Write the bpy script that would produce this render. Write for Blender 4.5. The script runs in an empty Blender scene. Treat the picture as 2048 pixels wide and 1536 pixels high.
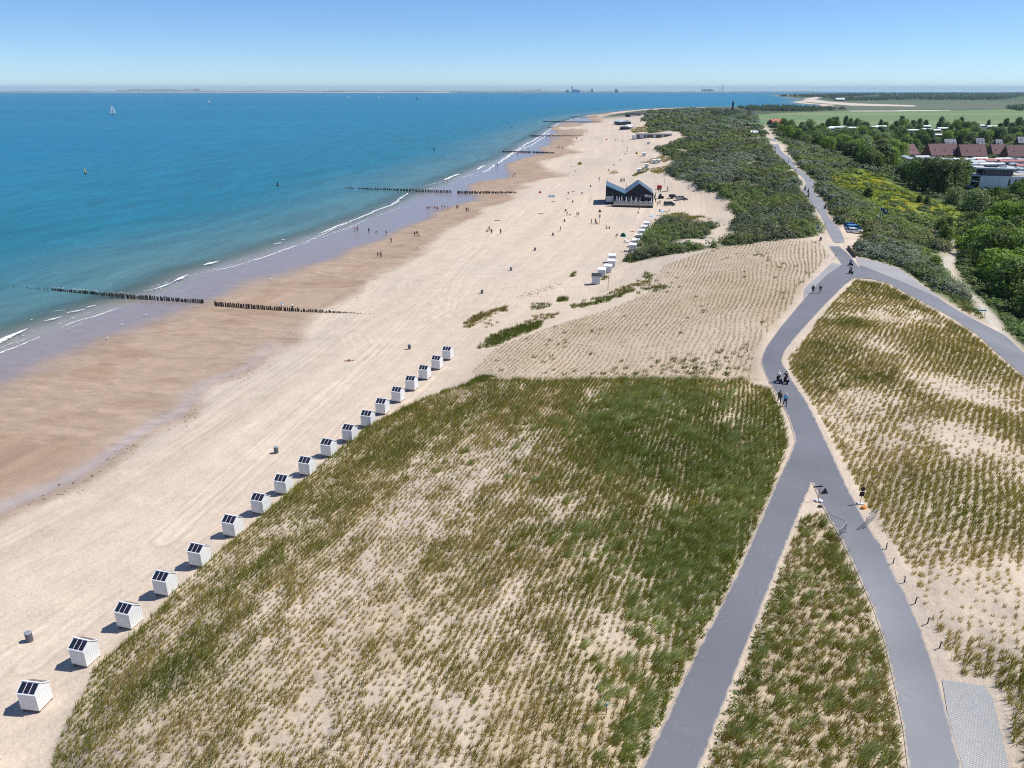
import bpy, bmesh, math, random
import numpy as np
from mathutils import Vector, Matrix
random.seed(7)
RNG = np.random.default_rng(11)
C = bpy.context.scene.collection
SC = bpy.context.scene
R = math.radians

# ------------------------------------------------------------------ camera
CAM_H = 48.0
F_PX = 1538.0                       # focal length in pixels of the 2048 px wide photograph
PITCH = math.atan((768 - 177) / F_PX)
cam_data = bpy.data.cameras.new('camera')
cam = bpy.data.objects.new('camera', cam_data)
C.objects.link(cam)
cam.location = (0, 0, CAM_H)
cam.rotation_euler = (math.pi / 2 - PITCH, 0, 0)
cam_data.sensor_width = 36.0
cam_data.lens = 36.0 * F_PX / 2048.0
cam_data.clip_start = 1.0
cam_data.clip_end = 120000.0
SC.camera = cam

# ------------------------------------------------------------------ sky and sun
SUN_EL, SUN_AZ = R(56), R(10)       # azimuth measured from +X towards +Y
SUN_DIR = Vector((math.cos(SUN_EL) * math.cos(SUN_AZ), math.cos(SUN_EL) * math.sin(SUN_AZ), math.sin(SUN_EL)))
world = bpy.data.worlds.new('World')
SC.world = world
world.use_nodes = True
wn = world.node_tree
sky = wn.nodes.new('ShaderNodeTexSky')
sky.sky_type = 'NISHITA'
sky.sun_disc = False
sky.sun_elevation = SUN_EL
sky.sun_rotation = math.pi / 2 - SUN_AZ
sky.altitude = 2200
sky.air_density = 0.9
sky.dust_density = 0.0
sky.ozone_density = 11.0
bg = wn.nodes['Background']
bg.inputs['Strength'].default_value = 0.10
wn.links.new(sky.outputs['Color'], bg.inputs['Color'])
sun_data = bpy.data.lights.new('sun', 'SUN')
sun_data.energy = 4.0
sun_data.angle = R(0.53)
sun_data.color = (1.0, 0.965, 0.90)
sun = bpy.data.objects.new('sun', sun_data)
C.objects.link(sun)
sun.rotation_euler = SUN_DIR.to_track_quat('Z', 'Y').to_euler()
SC.view_settings.view_transform = 'Standard'
SC.view_settings.look = 'None'
SC.view_settings.exposure = 0.42
SC.view_settings.gamma = 1.0
SC.render.engine = 'CYCLES'
SC.cycles.max_bounces = 6
SC.cycles.diffuse_bounces = 3
SC.cycles.glossy_bounces = 2
SC.cycles.transmission_bounces = 4
SC.cycles.transparent_max_bounces = 8
SC.cycles.volume_bounces = 0
SC.cycles.use_denoising = False
SC.cycles.filter_width = 1.1

# ------------------------------------------------------------------ tags
def tag(o, label=None, cat=None, group=None, kind=None):
    if label: o['label'] = label
    if cat: o['category'] = cat
    if group: o['group'] = group
    if kind: o['kind'] = kind
    return o

# ------------------------------------------------------------------ geometry of the view: photograph point -> place on the ground
R_EARTH2 = 1.48e7                   # twice the effective earth radius
ct, st = math.cos(PITCH), math.sin(PITCH)
def drop(x, y):
    return (x * x + y * y) / R_EARTH2
def ray(px, py):
    u = (np.asarray(px, float) - 1024) / F_PX
    w = (np.asarray(py, float) - 768) / F_PX
    return u, ct - w * st, -st - w * ct
def gnd(px, py, z):
    dx, dy, dz = ray(px, py)
    z = np.asarray(z, float)
    t = (z - CAM_H) / dz
    for _ in range(10):
        t = (z - ((t * dx) ** 2 + (t * dy) ** 2) / R_EARTH2 - CAM_H) / dz
    return np.stack([t * dx, t * dy], -1)
def gl(pts, z=None):
    a = np.array(pts, float)
    return gnd(a[:, 0], a[:, 1], a[:, 2] if z is None else np.full(len(a), float(z)))

# ------------------------------------------------------------------ numpy noise
def _hash(i, j, s):
    n = (i * 374761393 + j * 668265263 + s * 974711) & 0xFFFFFFFF
    n = ((n ^ (n >> 13)) * 1274126177) & 0xFFFFFFFF
    return ((n ^ (n >> 16)) & 0xFFFF) / 65535.0
def vnoise(x, y, s=0):
    xi, yi = np.floor(x).astype(np.int64), np.floor(y).astype(np.int64)
    fx, fy = x - xi, y - yi
    fx, fy = fx * fx * (3 - 2 * fx), fy * fy * (3 - 2 * fy)
    a, b = _hash(xi, yi, s), _hash(xi + 1, yi, s)
    c, d = _hash(xi, yi + 1, s), _hash(xi + 1, yi + 1, s)
    return (a + (b - a) * fx) * (1 - fy) + (c + (d - c) * fx) * fy
def fbm(x, y, s=0, o=4):
    v, a, t = 0.0, 1.0, 0.0
    for k in range(o):
        v = v + a * vnoise(x * 2 ** k + 17.3 * k, y * 2 ** k - 9.1 * k, s + k)
        t += a
        a *= 0.5
    return v / t
def sstep(a, b, x):
    t = np.clip((x - a) / (b - a), 0, 1)
    return t * t * (3 - 2 * t)
def resample(p, n):
    p = np.asarray(p, float)
    d = np.r_[0, np.cumsum(np.hypot(*(np.diff(p[:, :2], axis=0).T)))]
    t = np.linspace(0, d[-1], n)
    return np.stack([np.interp(t, d, p[:, k]) for k in range(p.shape[1])], -1)
def inside(x, y, poly):
    x, y = np.asarray(x, float), np.asarray(y, float)
    r = np.zeros(x.shape, bool)
    b0, b1 = poly.min(0), poly.max(0)
    sel = (x >= b0[0]) & (x <= b1[0]) & (y >= b0[1]) & (y <= b1[1])
    if not sel.any(): return r
    xs, ys = x[sel], y[sel]
    q = np.zeros(xs.shape, bool)
    n = len(poly)
    for i in range(n):
        x0, y0 = poly[i]
        x1, y1 = poly[(i + 1) % n]
        if y0 == y1: continue
        q ^= ((ys >= min(y0, y1)) & (ys < max(y0, y1)) & (xs < x0 + (ys - y0) * (x1 - x0) / (y1 - y0)))
    r[sel] = q
    return r
def pdist(x, y, line, closed=False, cap=None):
    """distance from points to a polyline, signed s along it"""
    x, y = np.asarray(x, float), np.asarray(y, float)
    best = np.full(x.shape, 1e18)
    along = np.zeros(x.shape)
    L = np.asarray(line)
    if closed: L = np.vstack([L, L[:1]])
    s = 0.0
    for (x0, y0), (x1, y1) in zip(L[:-1], L[1:]):
        dx, dy = x1 - x0, y1 - y0
        l2 = dx * dx + dy * dy
        if l2 == 0: continue
        t = np.clip(((x - x0) * dx + (y - y0) * dy) / l2, 0, 1)
        d = (x - x0 - t * dx) ** 2 + (y - y0 - t * dy) ** 2
        m = d < best
        best = np.where(m, d, best)
        along = np.where(m, s + t * math.sqrt(l2), along)
        s += math.sqrt(l2)
    return np.sqrt(best), along

# ------------------------------------------------------------------ terrain heights
WATER_PX = [(-400,852),(-200,775),(0,703),(120,657),(237,617),(330,588),(415,545),(497,524),(595,490),(700,455),(790,418),(850,392),
            (900,366),(960,340),(1016,316),(1042,298),(1069,280),(1098,262),(1118,247),(1157,236),(1190,229),(1250,222.5),(1290,218.7),
            (1340,216),(1430,214),(1540,213.5),(1640,213),(1640,209),(1610,207.5),(1585,204.5),(1610,200.5),(1560,191.5),(1543,189.2),(1620,187.4),(1900,185.6),(2300,184.9)]
WLINE = gl(WATER_PX, 0)
SEA_POLY = np.vstack([WLINE, [[60000, 60000], [-60000, 60000], [-60000, -500], [-60, -200]]])
CTRL = []
def cp(z, *pts):
    for p in pts: CTRL.append((p[0], p[1], z))
for p in WATER_PX[:22]: cp(0.0, p)
cp(0.45, (-200,850),(0,778),(100,740),(200,702),(330,650),(420,616),(520,574),(600,549),(700,514),(800,472),(900,428),(985,398),(1045,346),(1095,302))
cp(1.1, (-200,1130),(0,1035),(120,985),(250,905),(380,830),(500,745),(600,665),(720,590),(800,525),(880,470),(960,420),(1030,370),(1085,320),(1150,280),(1210,238))
cp(2.2, (-300,1330),(0,1180),(200,1050),(400,900),(560,780),(760,640),(860,560),(980,480),(1080,400),(1150,330),(1200,280),(1235,245))
HUT_PX = [(70,1424),(172,1338),(258,1262),(332,1196),(399,1138),(466,1078),(523,1031),(567,992),(614,955),(657,917),(699,886),(736,856),(765,831),(796,807),(823,783),(849,761),(874,740),(895,722)]
cp(3.0, (-120,1600),(-10,1505),*HUT_PX)
cp(3.4, (950,690),(1050,622),(1170,575),(1240,525),(1300,462),(1335,425),(1250,410),(1200,400),(1220,460),(1100,560),(1000,600))
cp(3.9, (1400,408),(1440,425),(1360,395),(1320,340),(1300,300),(1275,262),(1265,240))
cp(3.0, (1285,221))
cp(3.3, (60,1640),(112,1505),(190,1345),(270,1270),(350,1188),(450,1095),(560,1005),(740,852),(900,776))
cp(5.2, (170,1536),(260,1400),(400,1250),(560,1120),(700,1000),(840,880),(960,800),(100,1750))
cp(7.6, (330,1536),(480,1350),(640,1200),(800,1060),(950,930),(1060,830),(1100,790),(300,1750))
cp(9.6, (600,1536),(760,1330),(900,1180),(1050,1030),(1150,900),(1230,800),(600,1800))
cp(10.7, (900,1536),(1050,1330),(1180,1150),(1300,1000),(1380,870),(1430,780),(1000,1800))
cp(6.3, (975,763))
cp(8.9, (1200,757))
cp(10.3, (1400,758),(1500,765))
cp(4.6, (985,735))
cp(6.4, (1150,730),)
cp(8.6, (1330,730))
cp(10.0, (1480,725))
cp(11.0, (1340,1536),(1450,1270),(1540,1060),(1600,900),(1560,780),(1545,715),(1600,630),(1670,545),(1690,505),(1665,470),(1655,440),(1625,395),(1605,370),(1590,340),(1560,310),(1400,1800),
   (1650,1000),(1720,1110),(1800,1250),(1860,1400),(1880,1536),(1900,1800))
cp(12.3, (1545,285))
cp(4.7, (1040,690),(1140,640),(1200,610))
cp(6.6, (1180,680),(1260,620),(1310,570),(1330,520))
cp(8.4, (1300,690),(1370,630),(1420,560),(1430,505))
cp(9.8, (1430,690),(1490,600),(1530,530),(1550,485))
cp(10.7, (1590,500),(1600,560))
cp(10.6, (1800,575),(1900,632),(1980,690),(2048,735),(2200,850))
cp(11.6, (1700,640),(1780,700),(1900,760),(2000,800),(1680,760),(1750,870))
cp(12.4, (1850,870),(1950,980),(2030,1100),(1820,1000),(1900,1150),(2000,1300),(2100,1450))
cp(11.4, (1980,1450),(2040,1536),(1760,1000),(1800,1120),(1860,1250))
cp(11.3, (1520,1400),(1650,1200),(1700,1400),(1600,1536))
cp(10.4, (1760,530),(1830,545))
cp(9.3, (1880,540),(1940,600),(1990,640))
cp(7.0, (1960,560),(2030,640),(2100,700))
cp(4.6, (2000,520),(2048,560),(1990,470))
cp(9.6, (1720,470),(1780,500),(1700,400),(1740,440))
cp(7.6, (1800,440),(1850,490),(1760,390))
cp(5.6, (1880,440),(1920,470),(1900,410),(1820,390))
cp(3.6, (1960,420),(2000,440),(1890,385),(1840,370),(2048,480))
cp(3.0, (1980,385),(2048,400),(1940,350))
cp(2.5, (1850,310),(2000,310),(2048,340),(1750,290),(1950,280),(1700,265),(1800,260),(2000,260),(1700,235),(1900,235),(2048,235),(1560,238),(1600,222),(1800,218),(2048,218),(2200,300),(2200,400))
cp(9.0, (1600,300),(1640,330),(1680,365),(1660,340))
cp(6.0, (1680,300),(1740,340),(1640,285),(1600,268))
cp(10.6, (1500,420),(1560,390),(1580,440),(1500,360),(1600,460))
cp(9.6, (1420,360),(1400,330),(1470,460),(1520,475),(1450,310),(1520,330))
cp(7.2, (1380,470),(1330,490),(1380,440),(1360,355),(1370,320))
cp(12.0, (1480,280),(1440,260),(1500,265))
cp(10.0, (1340,260),(1320,245),(1380,290),(1310,228))
cp(12.0, (1400,236),(1350,228),(1440,226))
cp(8.0, (1520,236))
cp(-1.2, (-150,690),(0,640),(120,600),(300,560),(450,490),(600,450),(750,395),(860,350),(960,310),(1050,262),(1120,232),(1200,219))
cp(-4.0, (-300,620),(0,560),(300,480),(600,390),(800,320),(950,270),(1080,228),(1180,212))
CP = np.array(CTRL)
CPW = gl(CTRL)
Y_OFF = 14.0
def ab(x, y):
    return x / (y + Y_OFF), np.log(y + Y_OFF)
ca, cb = ab(CPW[:, 0], CPW[:, 1])
def kern(r2):
    return 0.5 * r2 * np.log(r2 + 1e-12)
n_cp = len(ca)
A = np.zeros((n_cp + 3, n_cp + 3))
A[:n_cp, :n_cp] = kern((ca[:, None] - ca) ** 2 + (cb[:, None] - cb) ** 2) + np.eye(n_cp) * 2e-4
A[:n_cp, n_cp:] = np.stack([np.ones(n_cp), ca, cb], -1)
A[n_cp:, :n_cp] = A[:n_cp, n_cp:].T
TPS = np.linalg.solve(A, np.r_[CP[:, 2], 0, 0, 0])
def tps(a, b):
    sh = a.shape
    a, b = a.ravel(), b.ravel()
    out = np.empty(a.size)
    for i in range(0, a.size, 60000):
        aa, bb = a[i:i + 60000], b[i:i + 60000]
        k = kern((aa[:, None] - ca) ** 2 + (bb[:, None] - cb) ** 2)
        out[i:i + 60000] = k @ TPS[:n_cp] + TPS[n_cp] + TPS[n_cp + 1] * aa + TPS[n_cp + 2] * bb
    return out.reshape(sh)
# grid of the ground: rows closer together near the camera, columns fanned out
rows = [14.0]
while rows[-1] < 30000:
    y = rows[-1]
    rows.append(y + min(0.016 * (y + Y_OFF), 3.0 * (y + Y_OFF) ** 2 / (F_PX * 40)))
ROWS = np.array(rows)
NC = 760
COLA = np.linspace(-0.98, 0.98, NC)
# heights are solved on a coarse grid, then refined
rc = np.unique(np.r_[ROWS[::5], ROWS[-1]])
cc = np.linspace(-0.98, 0.98, 220)
gz = tps(np.repeat(cc[None], len(rc), 0), np.repeat(np.log(rc + Y_OFF)[:, None], len(cc), 1))
far = sstep(2400, 3600, rc)[:, None]
gz = gz * (1 - far) + 2.5 * far
gz = np.clip(gz, -9, 14.5)
def bil(grid, ry, ca_, x, y):
    a = np.asarray(x) / (np.asarray(y) + Y_OFF)
    i = np.clip(np.interp(y, ry, np.arange(len(ry))), 0, len(ry) - 1.001)
    j = np.clip((a - ca_[0]) / (ca_[-1] - ca_[0]) * (len(ca_) - 1), 0, len(ca_) - 1.001)
    i0, j0 = i.astype(int), j.astype(int)
    fi, fj = i - i0, j - j0
    return (grid[i0, j0] * (1 - fi) * (1 - fj) + grid[i0 + 1, j0] * fi * (1 - fj) + grid[i0, j0 + 1] * (1 - fi) * fj + grid[i0 + 1, j0 + 1] * fi * fj)
GY = np.repeat(ROWS[:, None], NC, 1)
GX = COLA[None] * (GY + Y_OFF)
GZ = bil(gz, rc, cc, GX, GY)
SEA = inside(GX, GY, SEA_POLY)
SHD, SHS = pdist(GX, GY, WLINE[:33])                 # distance to, and along, the waterline
SHD_S = np.where(SEA, -SHD, SHD)
GZ = np.where(SEA, np.minimum(GZ, -0.02 - 0.018 * np.minimum(SHD, 60) - 0.012 * np.maximum(SHD - 60, 0)), np.maximum(GZ, 0.02 + 0.006 * np.minimum(SHD, 60)))
GZ = np.maximum(GZ, -14)

# ------------------------------------------------------------------ where a line of sight meets the ground
_T = 18 * (40000 / 18) ** np.linspace(0, 1, 420)
def hz(x, y):
    return bil(GZ, ROWS, COLA, x, y)
def hit(px, py, maxd=30000, grid=None):
    px, py = np.atleast_1d(np.asarray(px, float)), np.atleast_1d(np.asarray(py, float))
    out = np.zeros((len(px), 3))
    f = (lambda x, y: bil(GZ, ROWS, COLA, x, y))
    for i in range(0, len(px), 4000):
        dx, dy, dz = (k[:, None] for k in ray(px[i:i + 4000], py[i:i + 4000]))
        T = _T[None]
        x, y = T * dx, T * dy
        h = CAM_H + T * dz + drop(x, y) - f(x, y)
        m = h < 0
        k = np.where(m.any(1), m.argmax(1), len(_T) - 1)
        lo, hi = _T[np.maximum(k - 1, 0)], _T[k]
        for _ in range(14):
            md = (lo + hi) / 2
            x, y = md * dx[:, 0], md * dy[:, 0]
            under = CAM_H + md * dz[:, 0] + drop(x, y) - f(x, y) < 0
            hi = np.where(under, md, hi)
            lo = np.where(under, lo, md)
        x, y = hi * dx[:, 0], hi * dy[:, 0]
        out[i:i + 4000] = np.stack([x, y, f(x, y)], -1)
    return out
def H2(pts):
    a = np.array(pts, float)
    return hit(a[:, 0], a[:, 1])[:, :2]
def at(px, py):
    p = hit(px, py)[0]
    return Vector((p[0], p[1], p[2] - drop(p[0], p[1])))
def zat(x, y):
    return float(hz(np.array([x]), np.array([y]))[0] - drop(x, y))
def gzv(x, y):
    return hz(x, y) - drop(x, y)
def dens(pts, n=8):
    """long straight pixel lines get extra points so that they follow the ground"""
    a = np.array(pts, float)
    out = []
    for p, q in zip(a, np.roll(a, -1, 0)):
        m = max(1, int(np.hypot(*(q - p)) / 40))
        out += [p + (q - p) * k / m for k in range(m)]
    return out
def WP(pts):
    return H2(dens(pts))

# fields, as outlines on the ground
F1 = WP([(60,1680),(110,1500),(150,1420),(190,1340),(270,1270),(350,1182),(450,1092),(560,1003),(640,932),(740,852),(840,802),(900,777),(972,760),(1100,762),(1200,758),(1350,759),(1480,761),(1538,778),(1562,830),(1572,890),(1560,930),(1533,1000),(1497,1085),(1440,1210),(1380,1330),(1322,1450),(1279,1536),(1210,1700)])
F2 = WP([(1594,1042),(1640,1026),(1680,1090),(1710,1150),(1742,1230),(1772,1320),(1788,1420),(1802,1536),(1814,1700),(1330,1700),(1408,1536),(1456,1400),(1530,1220)])
F3 = WP([(1577,720),(1628,654),(1682,588),(1712,561),(1772,571),(1862,619),(1945,670),(2004,726),(2050,766),(2300,960),(2300,1700),(2080,1700),(2040,1536),(2008,1400),(1985,1370),(1920,1350),(1870,1250),(1806,1120),(1744,1030),(1702,950),(1634,820),(1582,752)])
F4 = WP([(940,745),(1000,692),(1100,655),(1200,625),(1290,588),(1330,530),(1440,494),(1560,482),(1640,482),(1655,510),(1602,585),(1540,665),(1512,710),(1520,764),(1450,758),(1200,756),(1000,758),(960,752)])
BD = WP([(1250,522),(1290,472),(1330,432),(1400,440),(1480,440),(1440,385),(1390,378),(1330,352),(1350,322),(1310,300),(1300,262),(1285,240),(1300,221),(1420,214.5),(1500,224),(1522,250),(1536,285),(1560,318),(1597,365),(1598,385),(1622,415),(1636,450),(1640,475),(1560,480),(1450,492),(1350,507),(1265,523)])
RS = WP([(1565,285),(1600,335),(1632,375),(1640,400),(1662,430),(1680,455),(1740,462),(1712,488),(1720,512),(1800,530),(1870,585),(1950,640),(1978,645),(1940,590),(1895,545),(1858,514),(1898,508),(1902,470),(1880,440),(1780,430),(1700,400),(1680,360),(1760,335),(1640,290)])
YG = WP([(1650,352),(1720,335),(1780,366),(1830,385),(1880,408),(1925,425),(1960,445),(1950,480),(1925,510),(1912,505),(1912,475),(1880,455),(1840,440),(1800,440),(1760,425),(1700,400),(1655,380)])
WOOD = WP([(1540,252),(1700,262),(1850,262),(2100,262),(2300,330),(2300,420),(2048,400),(1900,400),(1760,350),(1640,310),(1560,285)])
FORE = WP([(1920,440),(2048,400),(2300,470),(2300,900),(2048,690),(2000,640),(1930,560),(1905,500)])
INL = WP([(1569,285),(1640,382),(1690,470),(1712,508),(1800,534),(1884,594),(1978,646),(1940,592),(1900,548),(1870,520),(1912,478),(1926,560),(1964,600),(2000,640),(2048,690),(2300,900),(2300,262),(1700,258),(1570,262)])
FIELD = WP([(1440,246),(1700,262),(1850,262),(2300,275),(2300,222),(2048,218),(1850,222),(1700,221),(1560,226),(1470,232)])
FARL = WP([(1430,213.8),(1700,221),(2048,218),(2400,218),(2400,187),(2048,186),(1800,186.5),(1620,188),(1610,200),(1700,212),(1500,213)])

# ------------------------------------------------------------------ roads, traced edge by edge
ROAD = {}
ROAD['fork_west'] = ([(1215,1680),(1283,1536),(1330,1440),(1390,1310),(1450,1195),(1502,1085),(1540,995),(1553,965)],
                     [(1345,1680),(1400,1536),(1440,1430),(1490,1300),(1530,1200),(1565,1110),(1604,1015),(1625,965)])
ROAD['fork_east'] = ([(1625,965),(1640,1005),(1660,1040),(1685,1085),(1715,1150),(1745,1215),(1770,1290),(1790,1380),(1806,1460),(1815,1536),(1828,1680)],
                     [(1690,965),(1713,1010),(1738,1055),(1765,1095),(1790,1150),(1812,1190),(1838,1250),(1868,1335),(1895,1430),(1925,1536),(1962,1680)])
ROAD['main'] = ([(1553,965),(1577,915),(1590,882),(1580,845),(1560,800),(1535,760),(1521,725),(1530,697),(1560,655),(1607,599),(1650,552),(1684,529),(1670,511),(1657,493)],
                [(1690,965),(1668,915),(1652,882),(1635,845),(1612,800),(1584,760),(1563,722),(1570,703),(1598,667),(1650,610),(1690,570),(1722,540),(1700,511),(1679,493)])
ROAD['upper'] = ([(1668,486),(1663,478),(1655,464),(1648,447),(1640,430),(1631,415),(1604,385),(1604,375),(1613,366),(1605,354),(1574,331),(1566,318),(1551,305),(1540,278)],
                 [(1690,485),(1687,474),(1679,457),(1669,447),(1656,433),(1650,405),(1628,385),(1625,375),(1632,366),(1608,347),(1588,331),(1584,318),(1564,305),(1552,278)])
ROAD['east'] = ([(1690,570),(1707,556),(1740,558),(1777,567),(1821,592),(1862,613),(1904,636),(1954,669),(1992,705),(2048,753),(2130,830)],
                [(1722,531),(1757,545),(1792,559),(1834,577),(1878,597),(1905,614),(1935,632),(1965,648),(2012,672),(2048,706),(2130,780)])
CONC = {'apron_west': ([(1607,620),(1607,578),(1640,548),(1664,525)], [(1612,622),(1640,592),(1675,560),(1698,536)]),
        'apron_east': ([(1722,540),(1757,552),(1792,566),(1834,584),(1881,603)], [(1711,515),(1750,523),(1794,536),(1824,556),(1880,595)])}
DIRT = ([(2012,672),(1976,646),(1957,612),(1932,580),(1900,555),(1883,533),(1868,520),(1900,512),(1902,476)],
        [(2022,678),(2006,659),(1989,630),(1957,597),(1922,567),(1905,540),(1906,524),(1914,512),(1907,476)])
BLOCK = ([(1884,1360),(1895,1428),(1925,1534),(1962,1680)], [(1970,1373),(1986,1400),(2018,1534),(2050,1680)])
ALLROADS = list(ROAD.values()) + list(CONC.values()) + [BLOCK]
RP = [np.vstack([WP(l + r[::-1])]) for l, r in ALLROADS]
DIRTP = WP(DIRT[0] + DIRT[1][::-1])
def mask_of(poly, soft, x=None, y=None):
    x = GX if x is None else x
    y = GY if y is None else y
    d, _ = pdist(x, y, poly, True)
    return sstep(-soft, soft, np.where(inside(x, y, poly), d, -d))
near = GY < 1500
def vm(poly, soft):
    m = np.zeros(GX.shape)
    b0, b1 = poly.min(0) - soft, poly.max(0) + soft
    s = (GX > b0[0]) & (GX < b1[0]) & (GY > b0[1]) & (GY < b1[1])
    if s.any(): m[s] = mask_of(poly, soft, GX[s], GY[s])
    return m
M = {k: vm(p, s) for k, p, s in (('f1', F1, .5), ('f2', F2, .4), ('f3', F3, .5), ('f4', F4, 1.2), ('bd', BD, 2.5), ('rs', RS, 1.5), ('yg', YG, 4), ('wood', WOOD, 8), ('fore', FORE, 4), ('field', FIELD, 12), ('farl', FARL, 60))}
RMASK = np.zeros(GX.shape)
for p in RP: RMASK = np.maximum(RMASK, vm(p, 1.6))
DMASK = vm(DIRTP, .8)
calm = 1 - np.clip(np.maximum(RMASK * 1.6, DMASK), 0, 1)
# relief of the dunes: hummocks in the planted fields, humps under the scrub
GZ = GZ + calm * (M['f1'] * (0.5 * (fbm(GX / 7, GY / 11, 3) - .5) + .22 * (fbm(GX / 1.1, GY / 1.4, 5, 2) - .5))
                  + M['f3'] * (1.2 * (fbm(GX / 9, GY / 12, 6) - .5) + .2 * (fbm(GX / 1.0, GY / 1.3, 8, 2) - .5))
                  + M['f2'] * (.4 * (fbm(GX / 4, GY / 5, 9) - .5) + .2 * (fbm(GX / 1.0, GY / 1.2, 2, 2) - .5))
                  + M['f4'] * (.7 * (fbm(GX / 12, GY / 18, 12) - .5) + .1 * (fbm(GX / 1.3, GY / 1.6, 14, 2) - .5))
                  + M['bd'] * 4.2 * (fbm(GX / 26, GY / 30, 21, 3) - .5) + M['rs'] * 2.2 * (fbm(GX / 16, GY / 18, 24, 3) - .5) + M['yg'] * 2.0 * (fbm(GX / 18, GY / 20, 25, 3) - .5))
GZR = GZ.copy()
for p in RP:                        # the bed of the road lies a hand below its surface
    GZ = GZ - .08 * sstep(.8, 1.0, vm(p, .7))
beach = (~SEA) & (GY < 1700)
beach_m = np.where(beach, 1 - np.clip(sum(M[k] for k in M), 0, 1), 0)
GZ = GZ + beach_m * calm * (.10 * (fbm(GX / 5, GY / 6, 31, 3) - .5) + .05 * (fbm(GX / .8, GY / .9, 33, 2) - .5)) * sstep(18, 40, SHD)

# ------------------------------------------------------------------ node helpers
def mat(name, col=(.8, .8, .8), rough=.6, metal=0.0, spec=.4, noise=0.0, scale=4.0, emit=None):
    m = bpy.data.materials.new(name)
    m.use_nodes = True
    nt = m.node_tree
    b = nt.nodes['Principled BSDF']
    b.inputs['Roughness'].default_value = rough
    b.inputs['Metallic'].default_value = metal
    b.inputs['Specular IOR Level'].default_value = spec
    b.inputs['Base Color'].default_value = (*col, 1)
    if noise:
        tc = nt.nodes.new('ShaderNodeTexCoord')
        n = nt.nodes.new('ShaderNodeTexNoise')
        n.inputs['Scale'].default_value = scale
        n.inputs['Detail'].default_value = 5
        nt.links.new(tc.outputs['Object'], n.inputs['Vector'])
        r = nt.nodes.new('ShaderNodeMapRange')
        r.inputs[1].default_value, r.inputs[2].default_value = .3, .7
        r.inputs[3].default_value, r.inputs[4].default_value = 1 - noise, 1 + noise
        nt.links.new(n.outputs['Fac'], r.inputs[0])
        mx = nt.nodes.new('ShaderNodeMix')
        mx.data_type = 'RGBA'
        mx.blend_type = 'MULTIPLY'
        mx.inputs[0].default_value = 1
        mx.inputs[6].default_value = (*col, 1)
        nt.links.new(r.outputs[0], mx.inputs[7])
        nt.links.new(mx.outputs[2], b.inputs['Base Color'])
    return m
class NT:
    """short hand for building a node tree"""
    def __init__(s, name):
        s.m = bpy.data.materials.new(name)
        s.m.use_nodes = True
        s.t = s.m.node_tree
        s.b = s.t.nodes['Principled BSDF']
    def n(s, kind, **kw):
        nd = s.t.nodes.new('ShaderNode' + kind)
        for k, v in kw.items(): setattr(nd, k, v)
        return nd
    def L(s, a, b): s.t.links.new(a, b)
    def attr(s, name): return s.n('Attribute', attribute_name=name)
    def noise(s, vec, scale, detail=4, rough=.55, dist=0.0):
        nd = s.n('TexNoise')
        nd.inputs['Scale'].default_value, nd.inputs['Detail'].default_value = scale, detail
        nd.inputs['Roughness'].default_value, nd.inputs['Distortion'].default_value = rough, dist
        if vec is not None: s.L(vec, nd.inputs['Vector'])
        return nd.outputs['Fac']
    def mr(s, v, a, b, c, d):
        nd = s.n('MapRange')
        for i, x in enumerate((a, b, c, d)): nd.inputs[i + 1].default_value = x
        s.L(v, nd.inputs[0])
        return nd.outputs[0]
    def math(s, op, a, b):
        nd = s.n('Math', operation=op)
        for i, v in enumerate((a, b)):
            if isinstance(v, (int, float)): nd.inputs[i].default_value = v
            else: s.L(v, nd.inputs[i])
        return nd.outputs[0]
    def mix(s, f, a, b, blend='MIX'):
        nd = s.n('Mix', data_type='RGBA', blend_type=blend)
        for i, v in ((0, f), (6, a), (7, b)):
            if isinstance(v, (int, float)): nd.inputs[i].default_value = v
            elif isinstance(v, tuple): nd.inputs[i].default_value = (*v, 1)
            else: s.L(v, nd.inputs[i])
        return nd.outputs[2]
    def scalev(s, v, k):
        nd = s.n('Mapping')
        nd.inputs['Scale'].default_value = k
        s.L(v, nd.inputs['Vector'])
        return nd.outputs[0]
    def bump(s, h, strength, dist):
        nd = s.n('Bump')
        nd.inputs['Strength'].default_value, nd.inputs['Distance'].default_value = strength, dist
        s.L(h, nd.inputs['Height'])
        s.L(nd.outputs[0], s.b.inputs['Normal'])

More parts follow.
